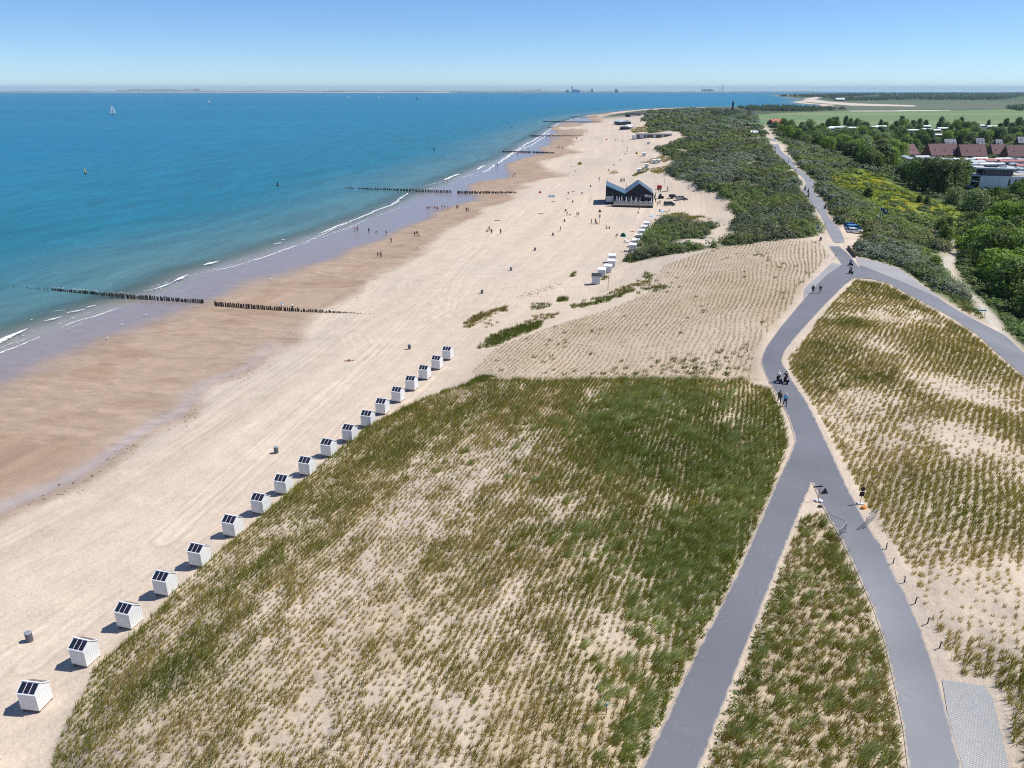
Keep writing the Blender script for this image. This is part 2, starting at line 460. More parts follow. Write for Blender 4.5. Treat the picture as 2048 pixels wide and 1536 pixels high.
def grid_mesh(name, X, Y, Z, attrs, m, keep=None):
    nr, nc = X.shape
    co = np.stack([X, Y, Z], -1).reshape(-1, 3).astype(np.float32)
    i = np.arange(nr * nc).reshape(nr, nc)
    q = np.stack([i[:-1, :-1], i[:-1, 1:], i[1:, 1:], i[1:, :-1]], -1)
    if keep is not None: q = q[keep]
    q = q.reshape(-1, 4)
    return raw_mesh(name, co, q, attrs, m)
def raw_mesh(name, co, q, attrs, m, smooth=True, parent=None, link=True):
    k = q.shape[1]
    me = bpy.data.meshes.new(name)
    me.vertices.add(len(co))
    me.vertices.foreach_set('co', np.ascontiguousarray(co, np.float32).ravel())
    me.loops.add(q.size)
    me.loops.foreach_set('vertex_index', np.ascontiguousarray(q, np.int32).ravel())
    me.polygons.add(len(q))
    me.polygons.foreach_set('loop_start', np.arange(0, q.size, k, dtype=np.int32))
    me.polygons.foreach_set('loop_total', np.full(len(q), k, np.int32))
    me.polygons.foreach_set('use_smooth', np.full(len(q), smooth))
    for an, v in attrs.items():
        v = np.asarray(v, np.float32)
        if v.ndim == 1:
            me.attributes.new(an, 'FLOAT', 'POINT').data.foreach_set('value', v)
        elif v.shape[1] == 2:
            me.attributes.new(an, 'FLOAT_VECTOR', 'POINT').data.foreach_set('vector', np.ascontiguousarray(np.c_[v, np.zeros(len(v))], np.float32).ravel())
        else:
            me.attributes.new(an, 'FLOAT_COLOR', 'POINT').data.foreach_set('color', np.ascontiguousarray(np.c_[v, np.ones(len(v))], np.float32).ravel())
    me.update()
    me.validate()
    me.materials.append(m)
    if not link: return me
    o = bpy.data.objects.new(name, me)
    C.objects.link(o)
    if parent: o.parent = parent
    return o

# ------------------------------------------------------------------ the ground
SAND = np.array((.59, .485, .382))
COL = np.ones(GX.shape + (3,)) * SAND
def lay(m, c):
    global COL
    COL = COL * (1 - m[..., None]) + np.asarray(c) * m[..., None]
big = fbm(GX / 30, GY / 40, 41, 4)
lay(np.where(beach, sstep(.42, .66, fbm(GX / 26, GY / 34, 43)) * sstep(30, 60, SHD) * .45, 0), (.50, .43, .37))
# the beach: dry, damp, wet and mirror-wet bands follow the waterline
wid = 1 + .35 * (fbm(SHS / 30, SHD / 60, 50, 3) - .5)
lev = hz(GX, GY)
jit = (fbm(SHS / 14, SHD / 10, 51, 4) - .5)
damp = np.where(beach, 1 - sstep(.98, 1.28, lev + jit * .35), 0)
wet = np.where(beach, 1 - sstep(.34, .50, lev + jit * .12), 0)
wet = np.where(SEA, 1, wet)
pool = np.where(beach, np.exp(-((lev + jit * .10 - .97) / .10) ** 2) * sstep(240, 60, GY) * sstep(.35, .6, fbm(SHS / 30, SHD / 40, 58)), 0)
lay(np.where((GY > 1250) & ~SEA, sstep(1250, 1500, GY) * sstep(26, 50, SHD), 0), (.085, .10, .062))
lay(damp, (.40, .295, .215))
lay(damp * sstep(.45, .7, fbm(SHS / 5, SHD / 9, 53, 4)) * .6, (.32, .22, .15))
lay(pool * .7, (.47, .41, .40))
lay(wet, (.285, .235, .215))
for s_ in ([(1128,246),(1150,244),(1168,247),(1165,252),(1130,255),(1120,252)], [(1105,268),(1140,257),(1172,259),(1168,268),(1140,273),(1100,275)], [(1098,285),(1125,283),(1130,288),(1105,292)]):
    k_ = vm(WP(s_), 3)
    lay(k_ * .9, (.36, .27, .20))
    wet = wet * (1 - .85 * k_)
lay(np.where(SEA, 1, 0), (.33, .29, .23))
# wheel tracks of the beach tractors: pairs of scraped, paler lines
for tk in ([(-40,1365),(200,1180),(400,1000),(560,862),(700,745),(800,650),(860,590),(930,520),(1000,462),(1100,382),(1160,332),(1205,290)], [(60,1330),(300,1130),(480,968),(640,822),(740,722),(790,672)], [(-40,1110),(200,985),(420,850),(600,728),(700,655),(760,600),(840,535),(940,450)],
           [(760,690),(735,660),(690,650),(650,660)], [(700,690),(690,668),(660,662)], [(812,560),(825,592),(860,604),(905,590)], [(800,570),(812,602),(850,616),(900,606)], [(900,620),(915,560),(960,510),(1060,420)], [(860,640),(1010,610),(1180,560)], [(330,1080),(560,870),(760,700)], [(880,590),(905,540),(985,470),(1120,360)]):
    ln_ = H2(dens(tk + tk[::-1])[:-1])[:len(dens(tk)) - 1] if False else np.vstack([H2([a_ + (b2 - a_) * t_ for t_ in np.linspace(0, 1, 9)[:-1]]) for a_, b2 in zip(np.array(tk, float)[:-1], np.array(tk, float)[1:])])
    x0, y0 = ln_.min(0) - 2
    x1, y1 = ln_.max(0) + 2
    sl_ = (GX > x0) & (GX < x1) & (GY > y0) & (GY < y1)
    dd_, ss_ = pdist(GX[sl_], GY[sl_], ln_)
    mm_ = np.zeros(GX.shape)
    mm_[sl_] = np.exp(-((dd_ - .85) / .30) ** 2) * (.25 + .75 * sstep(.35, .6, fbm(ss_ / 9, dd_ * 0 + 3.7, 59)))
    lay(mm_ * .5 * beach, (.70, .60, .49))
    mm_[sl_] = np.exp(-((dd_ - 1.35) / .22) ** 2) * (.3 + .7 * sstep(.4, .6, fbm(ss_ / 7, dd_ * 0 + 9.1, 57)))
    lay(mm_ * .4 * beach, (.43, .34, .25))
# planted fields: sand darkened by litter
lay(vm(INL, 3), (.085, .115, .035))
lay(M['f1'] * (.15 + .45 * sstep(.45, .7, fbm(GX / 5, GY / 8, 60))), (.44, .345, .225))
lay(M['f2'] * .5, (.38, .30, .19))
lay(M['f3'] * (.35 + .4 * sstep(.45, .7, fbm(GX / 7, GY / 10, 62))), (.50, .41, .30))
lay(M['f4'] * (.45 + .45 * sstep(.4, .7, fbm(GX / 14, GY / 20, 64))), (.43, .335, .225))
hol = fbm(GX / 16, GY / 22, 70, 3)
scrub = np.maximum(M['bd'], M['rs'])
lay(scrub * (1 - calm * 0) * sstep(.28, .36, hol + .12 * (fbm(GX / 3, GY / 3, 71) - .5)), (.07, .085, .045))
lay(M['yg'], (.20, .25, .045))
lay(M['yg'] * sstep(.5, .62, fbm(GX / 9, GY / 9, 74)), (.30, .26, .03))
lay(M['wood'], (.075, .10, .042))
lay(M['fore'], (.075, .10, .035))
lay(M['field'], (.155, .23, .105))
band = .5 + .5 * np.sin(GY / 60 + 2 * fbm(GX / 300, GY / 90, 77))
lay(M['field'] * sstep(.6, .95, band) * .55, (.25, .27, .14))
lay(M['farl'], (.125, .15, .10))
lay(M['farl'] * sstep(.45, .62, fbm(GX / 500, GY / 160, 79)) * .6, (.10, .12, .075))
lay(np.where(GY > 3300, np.where(SEA, 0, 1), 0), (.085, .12, .065))
FB = WP([(1560,192.5),(1600,191),(1640,192.5),(1610,197),(1605,203),(1700,211),(1830,213),(1830,210.5),(1720,207),(1660,203),(1630,199),(1650,193),(1610,189.5)])
lay(vm(FB, 8), (.58, .50, .42))
SPIT = WP([(1700,222.6),(1800,222.3),(1900,221.2),(1900,220.2),(1800,220.8),(1700,221.6)])
lay(vm(SPIT, 4), (.62, .56, .47))
VILL = WP([(1740,318),(1860,312),(2100,300),(2300,330),(2300,420),(2048,392),(1960,378),(1900,345),(1820,330)])
lay(vm(VILL, 4) * .8, (.21, .21, .19))
SANDS = [[(1678,455),(1695,446),(1728,452),(1740,470),(1712,477),(1686,474)], [(1684,478),(1735,476),(1765,484),(1720,492),(1706,504),(1690,492)], [(1340,352),(1400,374),(1450,392),(1452,440),(1400,436),(1330,432),(1320,400)], [(1300,300),(1340,290),(1390,275),(1340,262),(1290,268)], [(1430,362),(1480,366),(1482,372),(1440,374)],
         [(1504,296),(1512,300),(1508,304)], [(1318,234.5),(1342,231.5),(1346,233),(1320,236)]]
for s_ in SANDS: lay(vm(WP(s_), 1.0), SAND)
lay(np.clip((RMASK * 1.6 - .45) * (1 - .8 * M['bd']), 0, 1) * .8, (.56, .475, .39))
lay(DMASK, (.50, .45, .385))
rim = np.zeros(GX.shape)
DAMPEN = np.clip(wet, 0, 1)
g = NT('ground_sand_and_soil')
geo = g.n('NewGeometry').outputs['Position']
colr = g.attr('Col').outputs['Color']
sh = g.attr('shore').outputs['Vector']
wetv = g.attr('wet').outputs['Fac']
dry = g.attr('dry').outputs['Fac']
trk = g.noise(g.scalev(sh, (1.1, .012, 1)), 1.0, 5, .6, .25)          # wheel tracks and wind streaks running along the beach
trk2 = g.noise(g.scalev(sh, (.16, .006, 1)), 1.0, 3, .5, .3)
drn = g.noise(g.scalev(sh, (.16, .5, 1)), 1.0, 5, .62, .8)            # drainage marks running down the wet beach
fine = g.noise(geo, 3.2, 6, .6)
mid2 = g.noise(geo, .06, 3, .55)
foot = g.noise(geo, 1.3, 3, .7)
mid = g.noise(geo, .35, 4, .55)
f1_ = g.mr(g.math('ADD', .5, g.math('MULTIPLY', g.math('SUBTRACT', trk, .5), g.mr(mid2, .35, .65, .12, 1.1))), .3, .7, .88, 1.08)
f2_ = g.mr(trk2, .3, .7, .93, 1.06)
f3_ = g.mr(drn, .32, .66, .80, 1.10)
f4_ = g.mr(fine, .25, .75, .86, 1.12)
f5_ = g.mr(mid, .3, .7, .93, 1.07)
one = g.math('MULTIPLY', f1_, f2_)
tr = g.mix(dry, (1, 1, 1), one)
tr2 = g.mix(g.attr('damp').outputs['Fac'], (1, 1, 1), f3_)
c = g.mix(1.0, colr, tr, 'MULTIPLY')
c = g.mix(1.0, c, tr2, 'MULTIPLY')
c = g.mix(1.0, c, f4_, 'MULTIPLY')
c = g.mix(1.0, c, f5_, 'MULTIPLY')
c = g.mix(1.0, c, g.mr(foot, .58, .78, 1.0, .86), 'MULTIPLY')
g.L(c, g.b.inputs['Base Color'])
g.L(g.mr(wetv, 0, 1, .95, .22), g.b.inputs['Roughness'])
g.L(g.mr(wetv, 0, 1, .15, .34), g.b.inputs['Specular IOR Level'])
hsum = g.math('ADD', g.math('ADD', g.math('MULTIPLY', fine, .5), g.math('MULTIPLY', foot, .6)), g.math('MULTIPLY', g.math('MULTIPLY', trk, dry), .8))
g.bump(g.math('MULTIPLY', hsum, g.mr(wetv, 0, 1, 1, .05)), .7, .16)
dryA = np.where(beach, (1 - damp) * (1 - np.clip(M['bd'] + M['rs'] + M['f1'] + M['f2'] + M['f3'] + M['f4'], 0, 1)), 0) * (1 - RMASK)
ground = grid_mesh('ground', GX, GY, GZ - drop(GX, GY), {'Col': COL.reshape(-1, 3), 'wet': DAMPEN.ravel() + .75 * pool.ravel(), 'dry': dryA.ravel(), 'damp': (damp * (1 - .75 * wet)).ravel(), 'shore': np.stack([SHD_S, SHS], -1).reshape(-1, 2)}, g.m)
tag(ground, kind='structure')

# ------------------------------------------------------------------ the sea
wr = [14.0]
while wr[-1] < 42000:
    y = wr[-1]
    wr.append(y + min(0.03 * (y + Y_OFF), 7.0 * (y + Y_OFF) ** 2 / (F_PX * 40)))
wr = np.array(wr)
wc = np.linspace(-1.0, .75, 420)
WY = np.repeat(wr[:, None], len(wc), 1)
WX = wc[None] * (WY + Y_OFF)
wsea = inside(WX, WY, SEA_POLY)
wd, ws = pdist(WX, WY, WLINE[:33])
wds = np.where(wsea, wd, -wd)
NEARC, DEEPC = np.array((.10, .185, .185)), np.array((.001, .145, .25))
k1 = sstep(-5, 95, wds + 25 * (fbm(WX / 60, WY / 90, 90) - .5))
WCOL = NEARC * (1 - k1[..., None]) + np.array((.010, .142, .21)) * k1[..., None]
k2 = sstep(60, 420, wds + 220 * (fbm(WX / 260, WY / 420, 91) - .5))
WCOL = WCOL * (1 - k2[..., None]) + DEEPC * k2[..., None]
k3 = sstep(.42, .66, fbm(WX / 700, WY / 240, 93, 4)) * sstep(100, 400, wds)
WCOL = WCOL * (1 - .45 * k3[..., None]) + np.array((.010, .170, .260)) * .45 * k3[..., None]
w = NT('sea_water')
wpos = w.n('NewGeometry').outputs['Position']
wsh = w.attr('shore').outputs['Vector']
w.b.inputs['IOR'].default_value = 1.33
w.b.inputs['Roughness'].default_value = .3
w.b.inputs['Specular IOR Level'].default_value = .07
wav = w.noise(w.scalev(wsh, (.55, .10, 1)), 1.0, 3, .55, .4)
wav2 = w.noise(w.scalev(wsh, (.09, .018, 1)), 1.0, 4, .6, .3)
rip = w.noise(wpos, .9, 3, .6)
wc1 = w.mix(1.0, w.attr('Col').outputs['Color'], w.mr(wav2, .3, .7, .82, 1.16), 'MULTIPLY')
wc2 = w.mix(1.0, wc1, w.mr(wav, .3, .7, .88, 1.12), 'MULTIPLY')
w.L(wc2, w.b.inputs['Base Color'])
w.bump(w.math('ADD', w.math('MULTIPLY', wav, 1.0), w.math('ADD', w.math('MULTIPLY', rip, .35), w.math('MULTIPLY', wav2, 1.2))), .55, .5)
tr_ = w.n('BsdfTransparent')
mxs = w.n('MixShader')
w.L(w.mr(w.attr('depth').outputs['Fac'], 0, 1, 0, 1), mxs.inputs[0])
w.L(tr_.outputs[0], mxs.inputs[1])
w.L(w.b.outputs[0], mxs.inputs[2])
w.L(mxs.outputs[0], w.t.nodes['Material Output'].inputs['Surface'])
depth = np.clip(sstep(-1, 22, wds + 6 * (fbm(WX / 25, WY / 30, 95) - .5)) * .97 + .06, 0, 1)
kq = wds[:-1, :-1]
keep = (np.maximum.reduce([wds[:-1, :-1], wds[1:, :-1], wds[:-1, 1:], wds[1:, 1:]]) > -1.5) & (WY[:-1, :-1] < 41000)
sea = grid_mesh('sea', WX, WY, -drop(WX, WY) + .0, {'Col': WCOL.reshape(-1, 3), 'depth': depth.ravel(), 'shore': np.stack([wds, ws], -1).reshape(-1, 2)}, w.m, keep)
tag(sea, kind='structure')

# ------------------------------------------------------------------ road sheets
def loft(name, L_, R_, m, lift, nx=7, step=9.0, kind='structure', pale=(0, 0)):
    a, b = np.array(L_, float), np.array(R_, float)
    n = max(int(max(np.hypot(*np.diff(a, axis=0).T).sum(), np.hypot(*np.diff(b, axis=0).T).sum()) / step), 4)
    if len(a) == len(b):
        t = np.linspace(0, len(a) - 1, n * 2)
        ii = np.arange(len(a))
        P = np.stack([np.interp(t, ii, a[:, 0]), np.interp(t, ii, a[:, 1])], -1)
        Q = np.stack([np.interp(t, ii, b[:, 0]), np.interp(t, ii, b[:, 1])], -1)
    else:
        P, Q = resample(a, n * 2), resample(b, n * 2)
    PW, QW = hit(P[:, 0], P[:, 1])[:, :2], hit(Q[:, 0], Q[:, 1])[:, :2]
    # smooth the edges a little so that corners are rounded as laid asphalt is
    for E_ in (PW, QW):
        for _ in range(2): E_[1:-1] = .25 * E_[:-2] + .5 * E_[1:-1] + .25 * E_[2:]
    t = np.linspace(0, 1, nx)[None, :, None]
    W = PW[:, None] * (1 - t) + QW[:, None] * t
    ed = np.minimum(t[..., 0], 1 - t[..., 0]) * np.hypot(*(PW - QW).T)[:, None]
    X, Y = W[..., 0], W[..., 1]
    Z = bil(GZR, ROWS, COLA, X, Y) - drop(X, Y) + lift
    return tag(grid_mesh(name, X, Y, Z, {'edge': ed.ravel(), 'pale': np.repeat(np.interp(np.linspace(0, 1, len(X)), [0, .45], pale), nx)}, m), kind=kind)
def road_mat(name, col, sandy=1.0, scale=1.0):
    r = NT(name)
    pos = r.n('NewGeometry').outputs['Position']
    e = r.attr('edge').outputs['Fac']
    n1 = r.noise(pos, 1.1, 5, .6)
    n2 = r.noise(pos, 22.0, 3, .6)
    n3 = r.noise(pos, .12, 3, .5)
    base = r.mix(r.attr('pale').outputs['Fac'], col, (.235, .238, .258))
    base = r.mix(1.0, base, r.mr(n2, .3, .7, .86, 1.14), 'MULTIPLY')
    base = r.mix(1.0, base, r.mr(n3, .3, .7, .9, 1.12), 'MULTIPLY')
    sandf = r.math('MULTIPLY', r.mr(r.math('SUBTRACT', e, r.mr(n1, .3, .8, -.06, .20)), .0, .16, 1, 0), sandy)
    patch = r.math('MULTIPLY', r.mr(r.noise(pos, .45, 5, .62), .6, .8, 0, .28), sandy)
    base = r.mix(patch, base, (.40, .36, .32))
    base = r.mix(sandf, base, (.50, .42, .335))
    chips = r.mr(r.noise(pos, 6.0, 2, .5), .70, .74, 0, .55)
    base = r.mix(chips, base, (.42, .41, .40))
    n4 = r.noise(pos, .5, 2, .5, 1.5)
    crack = r.mr(r.math('ABSOLUTE', r.math('SUBTRACT', n4, .5), 0), 0, .006, .45, 0)
    base = r.mix(r.math('MULTIPLY', crack, r.mr(n3, .5, .6, 0, 1)), base, (.05, .05, .055))
    r.L(base, r.b.inputs['Base Color'])
    r.b.inputs['Roughness'].default_value = .85
    r.bump(n2, .35, .02)
    return r.m
asphalt = road_mat('asphalt', (.155, .157, .180), .85)
concrete = road_mat('worn_concrete', (.30, .295, .30), .6)
for k in ('fork_west', 'fork_east', 'main', 'upper', 'east'):
    nx = {'main': 11, 'fork_east': 9, 'fork_west': 9}.get(k, 7)
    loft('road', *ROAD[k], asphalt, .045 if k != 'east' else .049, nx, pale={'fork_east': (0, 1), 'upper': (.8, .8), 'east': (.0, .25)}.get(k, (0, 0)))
for k in CONC: loft('pavement', *CONC[k], concrete, .034)
pb = NT('concrete_block_paving')
ppos = pb.n('NewGeometry').outputs['Position']
brk = pb.n('TexBrick')
mp = pb.n('Mapping')
mp.inputs['Rotation'].default_value = (0, 0, R(-12))
pb.L(ppos, mp.inputs['Vector'])
pb.L(mp.outputs[0], brk.inputs['Vector'])
brk.inputs['Color1'].default_value = (.50, .49, .48, 1)
brk.inputs['Color2'].default_value = (.42, .415, .41, 1)
brk.inputs['Mortar'].default_value = (.20, .20, .19, 1)
brk.inputs['Scale'].default_value = 1.0
brk.inputs['Brick Width'].default_value = .22
brk.inputs['Row Height'].default_value = .11
brk.inputs['Mortar Size'].default_value = .012
dirtn = pb.mr(pb.noise(ppos, 2.2, 5, .6), .52, .75, 0, .55)
pb.L(pb.mix(dirtn, brk.outputs['Color'], (.45, .39, .31)), pb.b.inputs['Base Color'])
pb.b.inputs['Roughness'].default_value = .9
loft('pavement', *BLOCK, pb.m, .038, 9)

# ------------------------------------------------------------------ vegetation
def leaf_material(name, trans=.3):
    m = NT(name)
    m.L(m.attr('Col').outputs['Color'], m.b.inputs['Base Color'])
    m.b.inputs['Roughness'].default_value = .62
    m.b.inputs['Specular IOR Level'].default_value = .25
    t = m.n('BsdfTranslucent')
    m.L(m.mix(1.0, m.attr('Col').outputs['Color'], (1.5, 1.45, .8), 'MULTIPLY'), t.inputs['Color'])
    x = m.n('MixShader')
    x.inputs[0].default_value = trans
    m.L(m.b.outputs[0], x.inputs[1])
    m.L(t.outputs[0], x.inputs[2])
    m.L(x.outputs[0], m.t.nodes['Material Output'].inputs['Surface'])
    return m.m
GRASSM = leaf_material('grass_blades', .3)
LEAFM = leaf_material('leaves', .32)
STRAW, GREEN, BLUEG, DARKG, FRESH = map(np.array, ((.41, .32, .115), (.155, .172, .022), (.29, .33, .15), (.06, .115, .016), (.13, .20, .02)))
class Leafy:
    def __init__(s): s.co, s.f, s.c, s.n = [], [], [], 0
    def add(s, v, faces, col):
        """v (N,k,3) corners of N faces, col (N,3)"""
        N, k, _ = v.shape
        s.co.append(v.reshape(-1, 3))
        f = np.arange(N * k).reshape(N, k) + s.n
        s.f.append(f if k == 3 else np.vstack([f[:, [0, 1, 2]], f[:, [0, 2, 3]]]))
        s.c.append(np.repeat(col, k, 0))
        s.n += N * k
    def build(s, name, m, parent=None, link=True):
        return raw_mesh(name, np.vstack(s.co), np.vstack(s.f), {'Col': np.clip(np.vstack(s.c), 0, 1)}, m, False, parent, link)
def blades(T, P, h, nb, spread, width, col, lean=(.42, .10)):
    """nb triangles per tuft at P (N,3); h (N,), col (N,3)"""
    N = len(P)
    if not N: return
    n = N * nb
    b = np.repeat(P, nb, 0).astype(float)
    hh = np.repeat(h, nb) * RNG.uniform(.6, 1.12, n)
    sp = np.repeat(np.broadcast_to(spread, (N,)), nb)
    a = RNG.uniform(0, 2 * np.pi, n)
    rr = np.sqrt(RNG.random(n)) * sp
    b[:, 0] += np.cos(a) * rr
    b[:, 1] += np.sin(a) * rr
    b[:, 2] -= .03
    ln = np.stack([lean[0] + .5 * np.cos(a) * RNG.random(n) + .12 * RNG.normal(size=n), lean[1] + .5 * np.sin(a) * RNG.random(n) + .12 * RNG.normal(size=n)], -1)
    tip = b + np.c_[ln * hh[:, None], hh * (1 - .18 * np.hypot(*ln.T))]
    wa = RNG.uniform(0, np.pi, n)
    w = np.repeat(np.broadcast_to(width, (N,)), nb) * RNG.uniform(.7, 1.3, n)
    wv = np.stack([np.cos(wa) * w, np.sin(wa) * w, np.zeros(n)], -1)
    c = np.repeat(col, nb, 0) * RNG.uniform(.72, 1.3, (n, 1))
    sw = RNG.random(n) < .16
    c[sw] = c[sw] * .5 + STRAW * .55
    T.add(np.stack([b - wv, b + wv, tip], 1), None, c)
def quads(T, P, nrm, size, col):
    """one leaf clump quad at each P facing nrm"""
    N = len(P)
    up = RNG.normal(size=(N, 3))
    t1 = np.cross(nrm, up)
    t1 /= np.linalg.norm(t1, axis=1, keepdims=True) + 1e-9
    t2 = np.cross(nrm, t1)
    s = (size * RNG.uniform(.6, 1.3, N))[:, None]
    e = RNG.uniform(.5, 1.0, (N, 1))
    T.add(np.stack([P - t1 * s, P - t2 * s * e, P + t1 * s, P + t2 * s * e], 1), None, col)
def shrubs(T, P, r, hgt, n, leaf, col):
    """N domes of n leaf clumps"""
    N = len(P)
    if not N: return
    m = N * n
    d = RNG.normal(size=(m, 3))
    d[:, 2] = np.abs(d[:, 2]) * 1.0
    d /= np.linalg.norm(d, axis=1, keepdims=True)
    lump = 1 + .30 * np.sin(3 * np.arctan2(d[:, 1], d[:, 0]) + np.repeat(RNG.uniform(0, 6, N), n)) * (1 - d[:, 2]) + .16 * np.sin(5 * d[:, 0] + np.repeat(RNG.uniform(0, 6, N), n)) * np.cos(4 * d[:, 1])
    rad = np.repeat(r, n) * lump * RNG.uniform(.72, 1.06, m)
    q = np.repeat(P, n, 0) + np.stack([d[:, 0] * rad, d[:, 1] * rad, d[:, 2] * np.repeat(hgt, n) * RNG.uniform(.75, 1.06, m) - .1], -1)
    nr = d + RNG.normal(size=(m, 3)) * .36 + np.array([0, 0, .25])
    nr /= np.linalg.norm(nr, axis=1, keepdims=True)
    c = np.repeat(col, n, 0) * RNG.uniform(.75, 1.25, (m, 1))
    quads(T, q, nr, np.repeat(leaf, n), c)
def lattice(poly, ang, across, along, jit):
    u = np.array([math.sin(ang), math.cos(ang)])
    v = np.array([u[1], -u[0]])
    pu, pv = poly @ u, poly @ v
    A_ = np.arange(pv.min(), pv.max(), across)
    B_ = np.arange(pu.min(), pu.max(), along)
    a, b = np.meshgrid(A_, B_, indexing='ij')
    b = b + (np.arange(len(A_)) % 2)[:, None] * along / 2
    a = a + .55 * across * (fbm(a / 9, b / 14, 101, 2) - .5) * 4 + RNG.normal(size=a.shape) * jit
    b = b + RNG.normal(size=b.shape) * jit * 1.4
    p = a[..., None] * v + b[..., None] * u
    p = p.reshape(-1, 2)
    return p[inside(p[:, 0], p[:, 1], poly)]
def p3(p):
    return np.c_[p, gzv(p[:, 0], p[:, 1])]
def blob(p, items):
    """sum of soft spots given as (px, py, radius in metres, weight)"""
    s = np.zeros(len(p))
    xy = H2([(i[0], i[1]) for i in items])
    for (x, y), i in zip(xy, items):
        s += i[3] * np.exp(-(((p[:, 0] - x) ** 2 + (p[:, 1] - y) ** 2) / i[2] ** 2))
    return s
def mixc(a, b, t):
    return a * (1 - t[:, None]) + b * t[:, None]
def near_road(p):
    d = np.full(len(p), 99.0)
    for q in RP:
        k, _ = pdist(p[:, 0], p[:, 1], q, True)
        d = np.where(inside(p[:, 0], p[:, 1], q), 0, np.minimum(d, k))
    return d
def in_view(p, m=60):
    dep = p[:, 1] * ct + (CAM_H - 8) * st
    px = 1024 + F_PX * p[:, 0] / dep
    py = 768 + F_PX * ((CAM_H - 8) * ct - p[:, 1] * st) / dep
    return (px > -m) & (px < 2048 + m) & (py < 1536 + 2.2 * m)

# --- field between the huts and the fork
p = lattice(F1, R(17), .53, .41, .055)
p = p[in_view(p, 120)]
rd = near_road(p)
edge, _ = pdist(p[:, 0], p[:, 1], F1, True)
gr = blob(p, [(1200,850,9,.55),(1320,800,10,.7),(1420,880,9,.6),(1250,1000,8,.45),(1470,950,7,.7),(1500,850,7,.6),(1350,1100,7,.5),(1450,1090,6,.7),(1390,1210,5,.55),(1310,940,8,.6),(1250,900,8,.4),(1180,1060,6,.3),(1330,1180,4,.4),
              (360,1350,3.2,1.0),(430,1260,3,.7),(300,1390,2.4,.6),(560,1110,4,.7),(650,1010,5,.6),(800,900,7,.6),(480,1170,3,.6),(900,830,7,.5),(1000,800,6,.5),(1120,1200,4,.4),(1150,1350,3,.3),(550,1330,2,.3),(700,1400,2.5,.3),(870,1300,2.5,.3),(1000,1100,4,.3),
              (640,1250,4,-.4),(720,1170,3.5,-.45),(820,1040,5,-.3),(960,960,4,-.3),(600,1330,3,-.3),(1000,1230,3,-.3),(1100,1120,3,-.3),(1020,1410,2,-.3),(1270,1000,2.5,-.5),(1430,1130,2.2,-.4),(1060,1300,2,-.3),(1310,870,2,-.4),(1210,960,2.4,-.45),(1390,1010,2,-.4)])
uu = p @ np.array([math.sin(R(17)), math.cos(R(17))])
vv = p @ np.array([math.cos(R(17)), -math.sin(R(17))])
streak = fbm(vv / 1.7, uu / 11, 111, 3) - .5
clump = fbm(p[:, 0] / 1.5, p[:, 1] / 2.1, 119, 2) - .5
den = .56 + 1.15 * streak + .55 * (fbm(p[:, 0] / 5, p[:, 1] / 7, 113, 3) - .5) + .42 * gr + .5 * np.exp(-edge / 1.4) + .5 * clump
rearE = np.exp(-np.abs(p[:, 1] - np.interp(p[:, 0], [-8, 0, 40], [104, 104, 102])) / 4.0)
den = den + .4 * rearE
keep_ = (RNG.random(len(p)) < np.clip(.50 + den * .8, .46, .97)) & (rd > .2)
p, gr, den, edge, rd, clump = p[keep_], gr[keep_], den[keep_], edge[keep_], rd[keep_], clump[keep_]
greenness = np.clip(.34 + .7 * gr + .75 * np.exp(-edge / 2.2) + 1.1 * (fbm(p[:, 0] / 3, p[:, 1] / 4, 117) - .5) + RNG.normal(size=len(p)) * .18, 0, 1)
col1 = mixc(STRAW * .98, GREEN * 1.3, greenness)
col1 = mixc(col1, DARKG * 1.2, np.clip(gr - .5, 0, 1) * .6) * RNG.uniform(.8, 1.25, (len(p), 1))
hh1 = np.clip((.40 + .34 * den + .12 * gr) * (1 + .9 * clump) * RNG.uniform(.8, 1.2, len(p)), .26, 1.05)
T = Leafy()
hi = hh1 > .58
blades(T, p3(p[~hi]), hh1[~hi], 18, .085, .020, col1[~hi], (.34, .12))
blades(T, p3(p[hi]), hh1[hi], 26, .14, .022, col1[hi], (.40, .14))
# straw litter lying between the rows
q = lattice(F1, R(17), .8, .7, .26)
q = q[in_view(q, 120) & (near_road(q) > .3) & (fbm(q[:, 0] / 3, q[:, 1] / 4, 123) > .48)]
blades(T, p3(q), np.full(len(q), .15), 5, .26, .014, np.repeat(STRAW[None] * .62, len(q), 0), (.1, 0))
# tall silvery tufts along the road
q = lattice(F1, R(17), .8, .8, .34)
g2 = blob(q, [(1500,1000,5,1),(1450,1090,5,1),(1410,1170,4,1),(1370,1250,3.5,.9),(1320,1350,3,.8),(1290,1430,2.4,.8),(1480,930,5,.8),(1400,1100,4,.8),(1340,1200,3,.7),(1300,830,4,.6),(1340,770,4,.6),(1250,820,4,.5),(1240,1470,2,.7)])
g2 = g2 + .38 * blob(q, [(1200,850,10,1),(1320,800,10,1),(1420,880,9,1),(1250,1000,8,1),(1350,1100,7,1),(1120,830,8,.8)]) * (fbm(q[:, 0] / 2.5, q[:, 1] / 3.5, 127) > .5)
k = (RNG.random(len(q)) < np.clip(g2 * .85, 0, .9)) & (near_road(q) > 1.1)
q = q[k]
blades(T, p3(q), RNG.uniform(.8, 1.3, len(q)), 52, .26, .034, mixc(np.repeat(GREEN[None] * 1.5, len(q), 0), BLUEG * 1.7, RNG.random(len(q)) ** .6), (.75, .12))
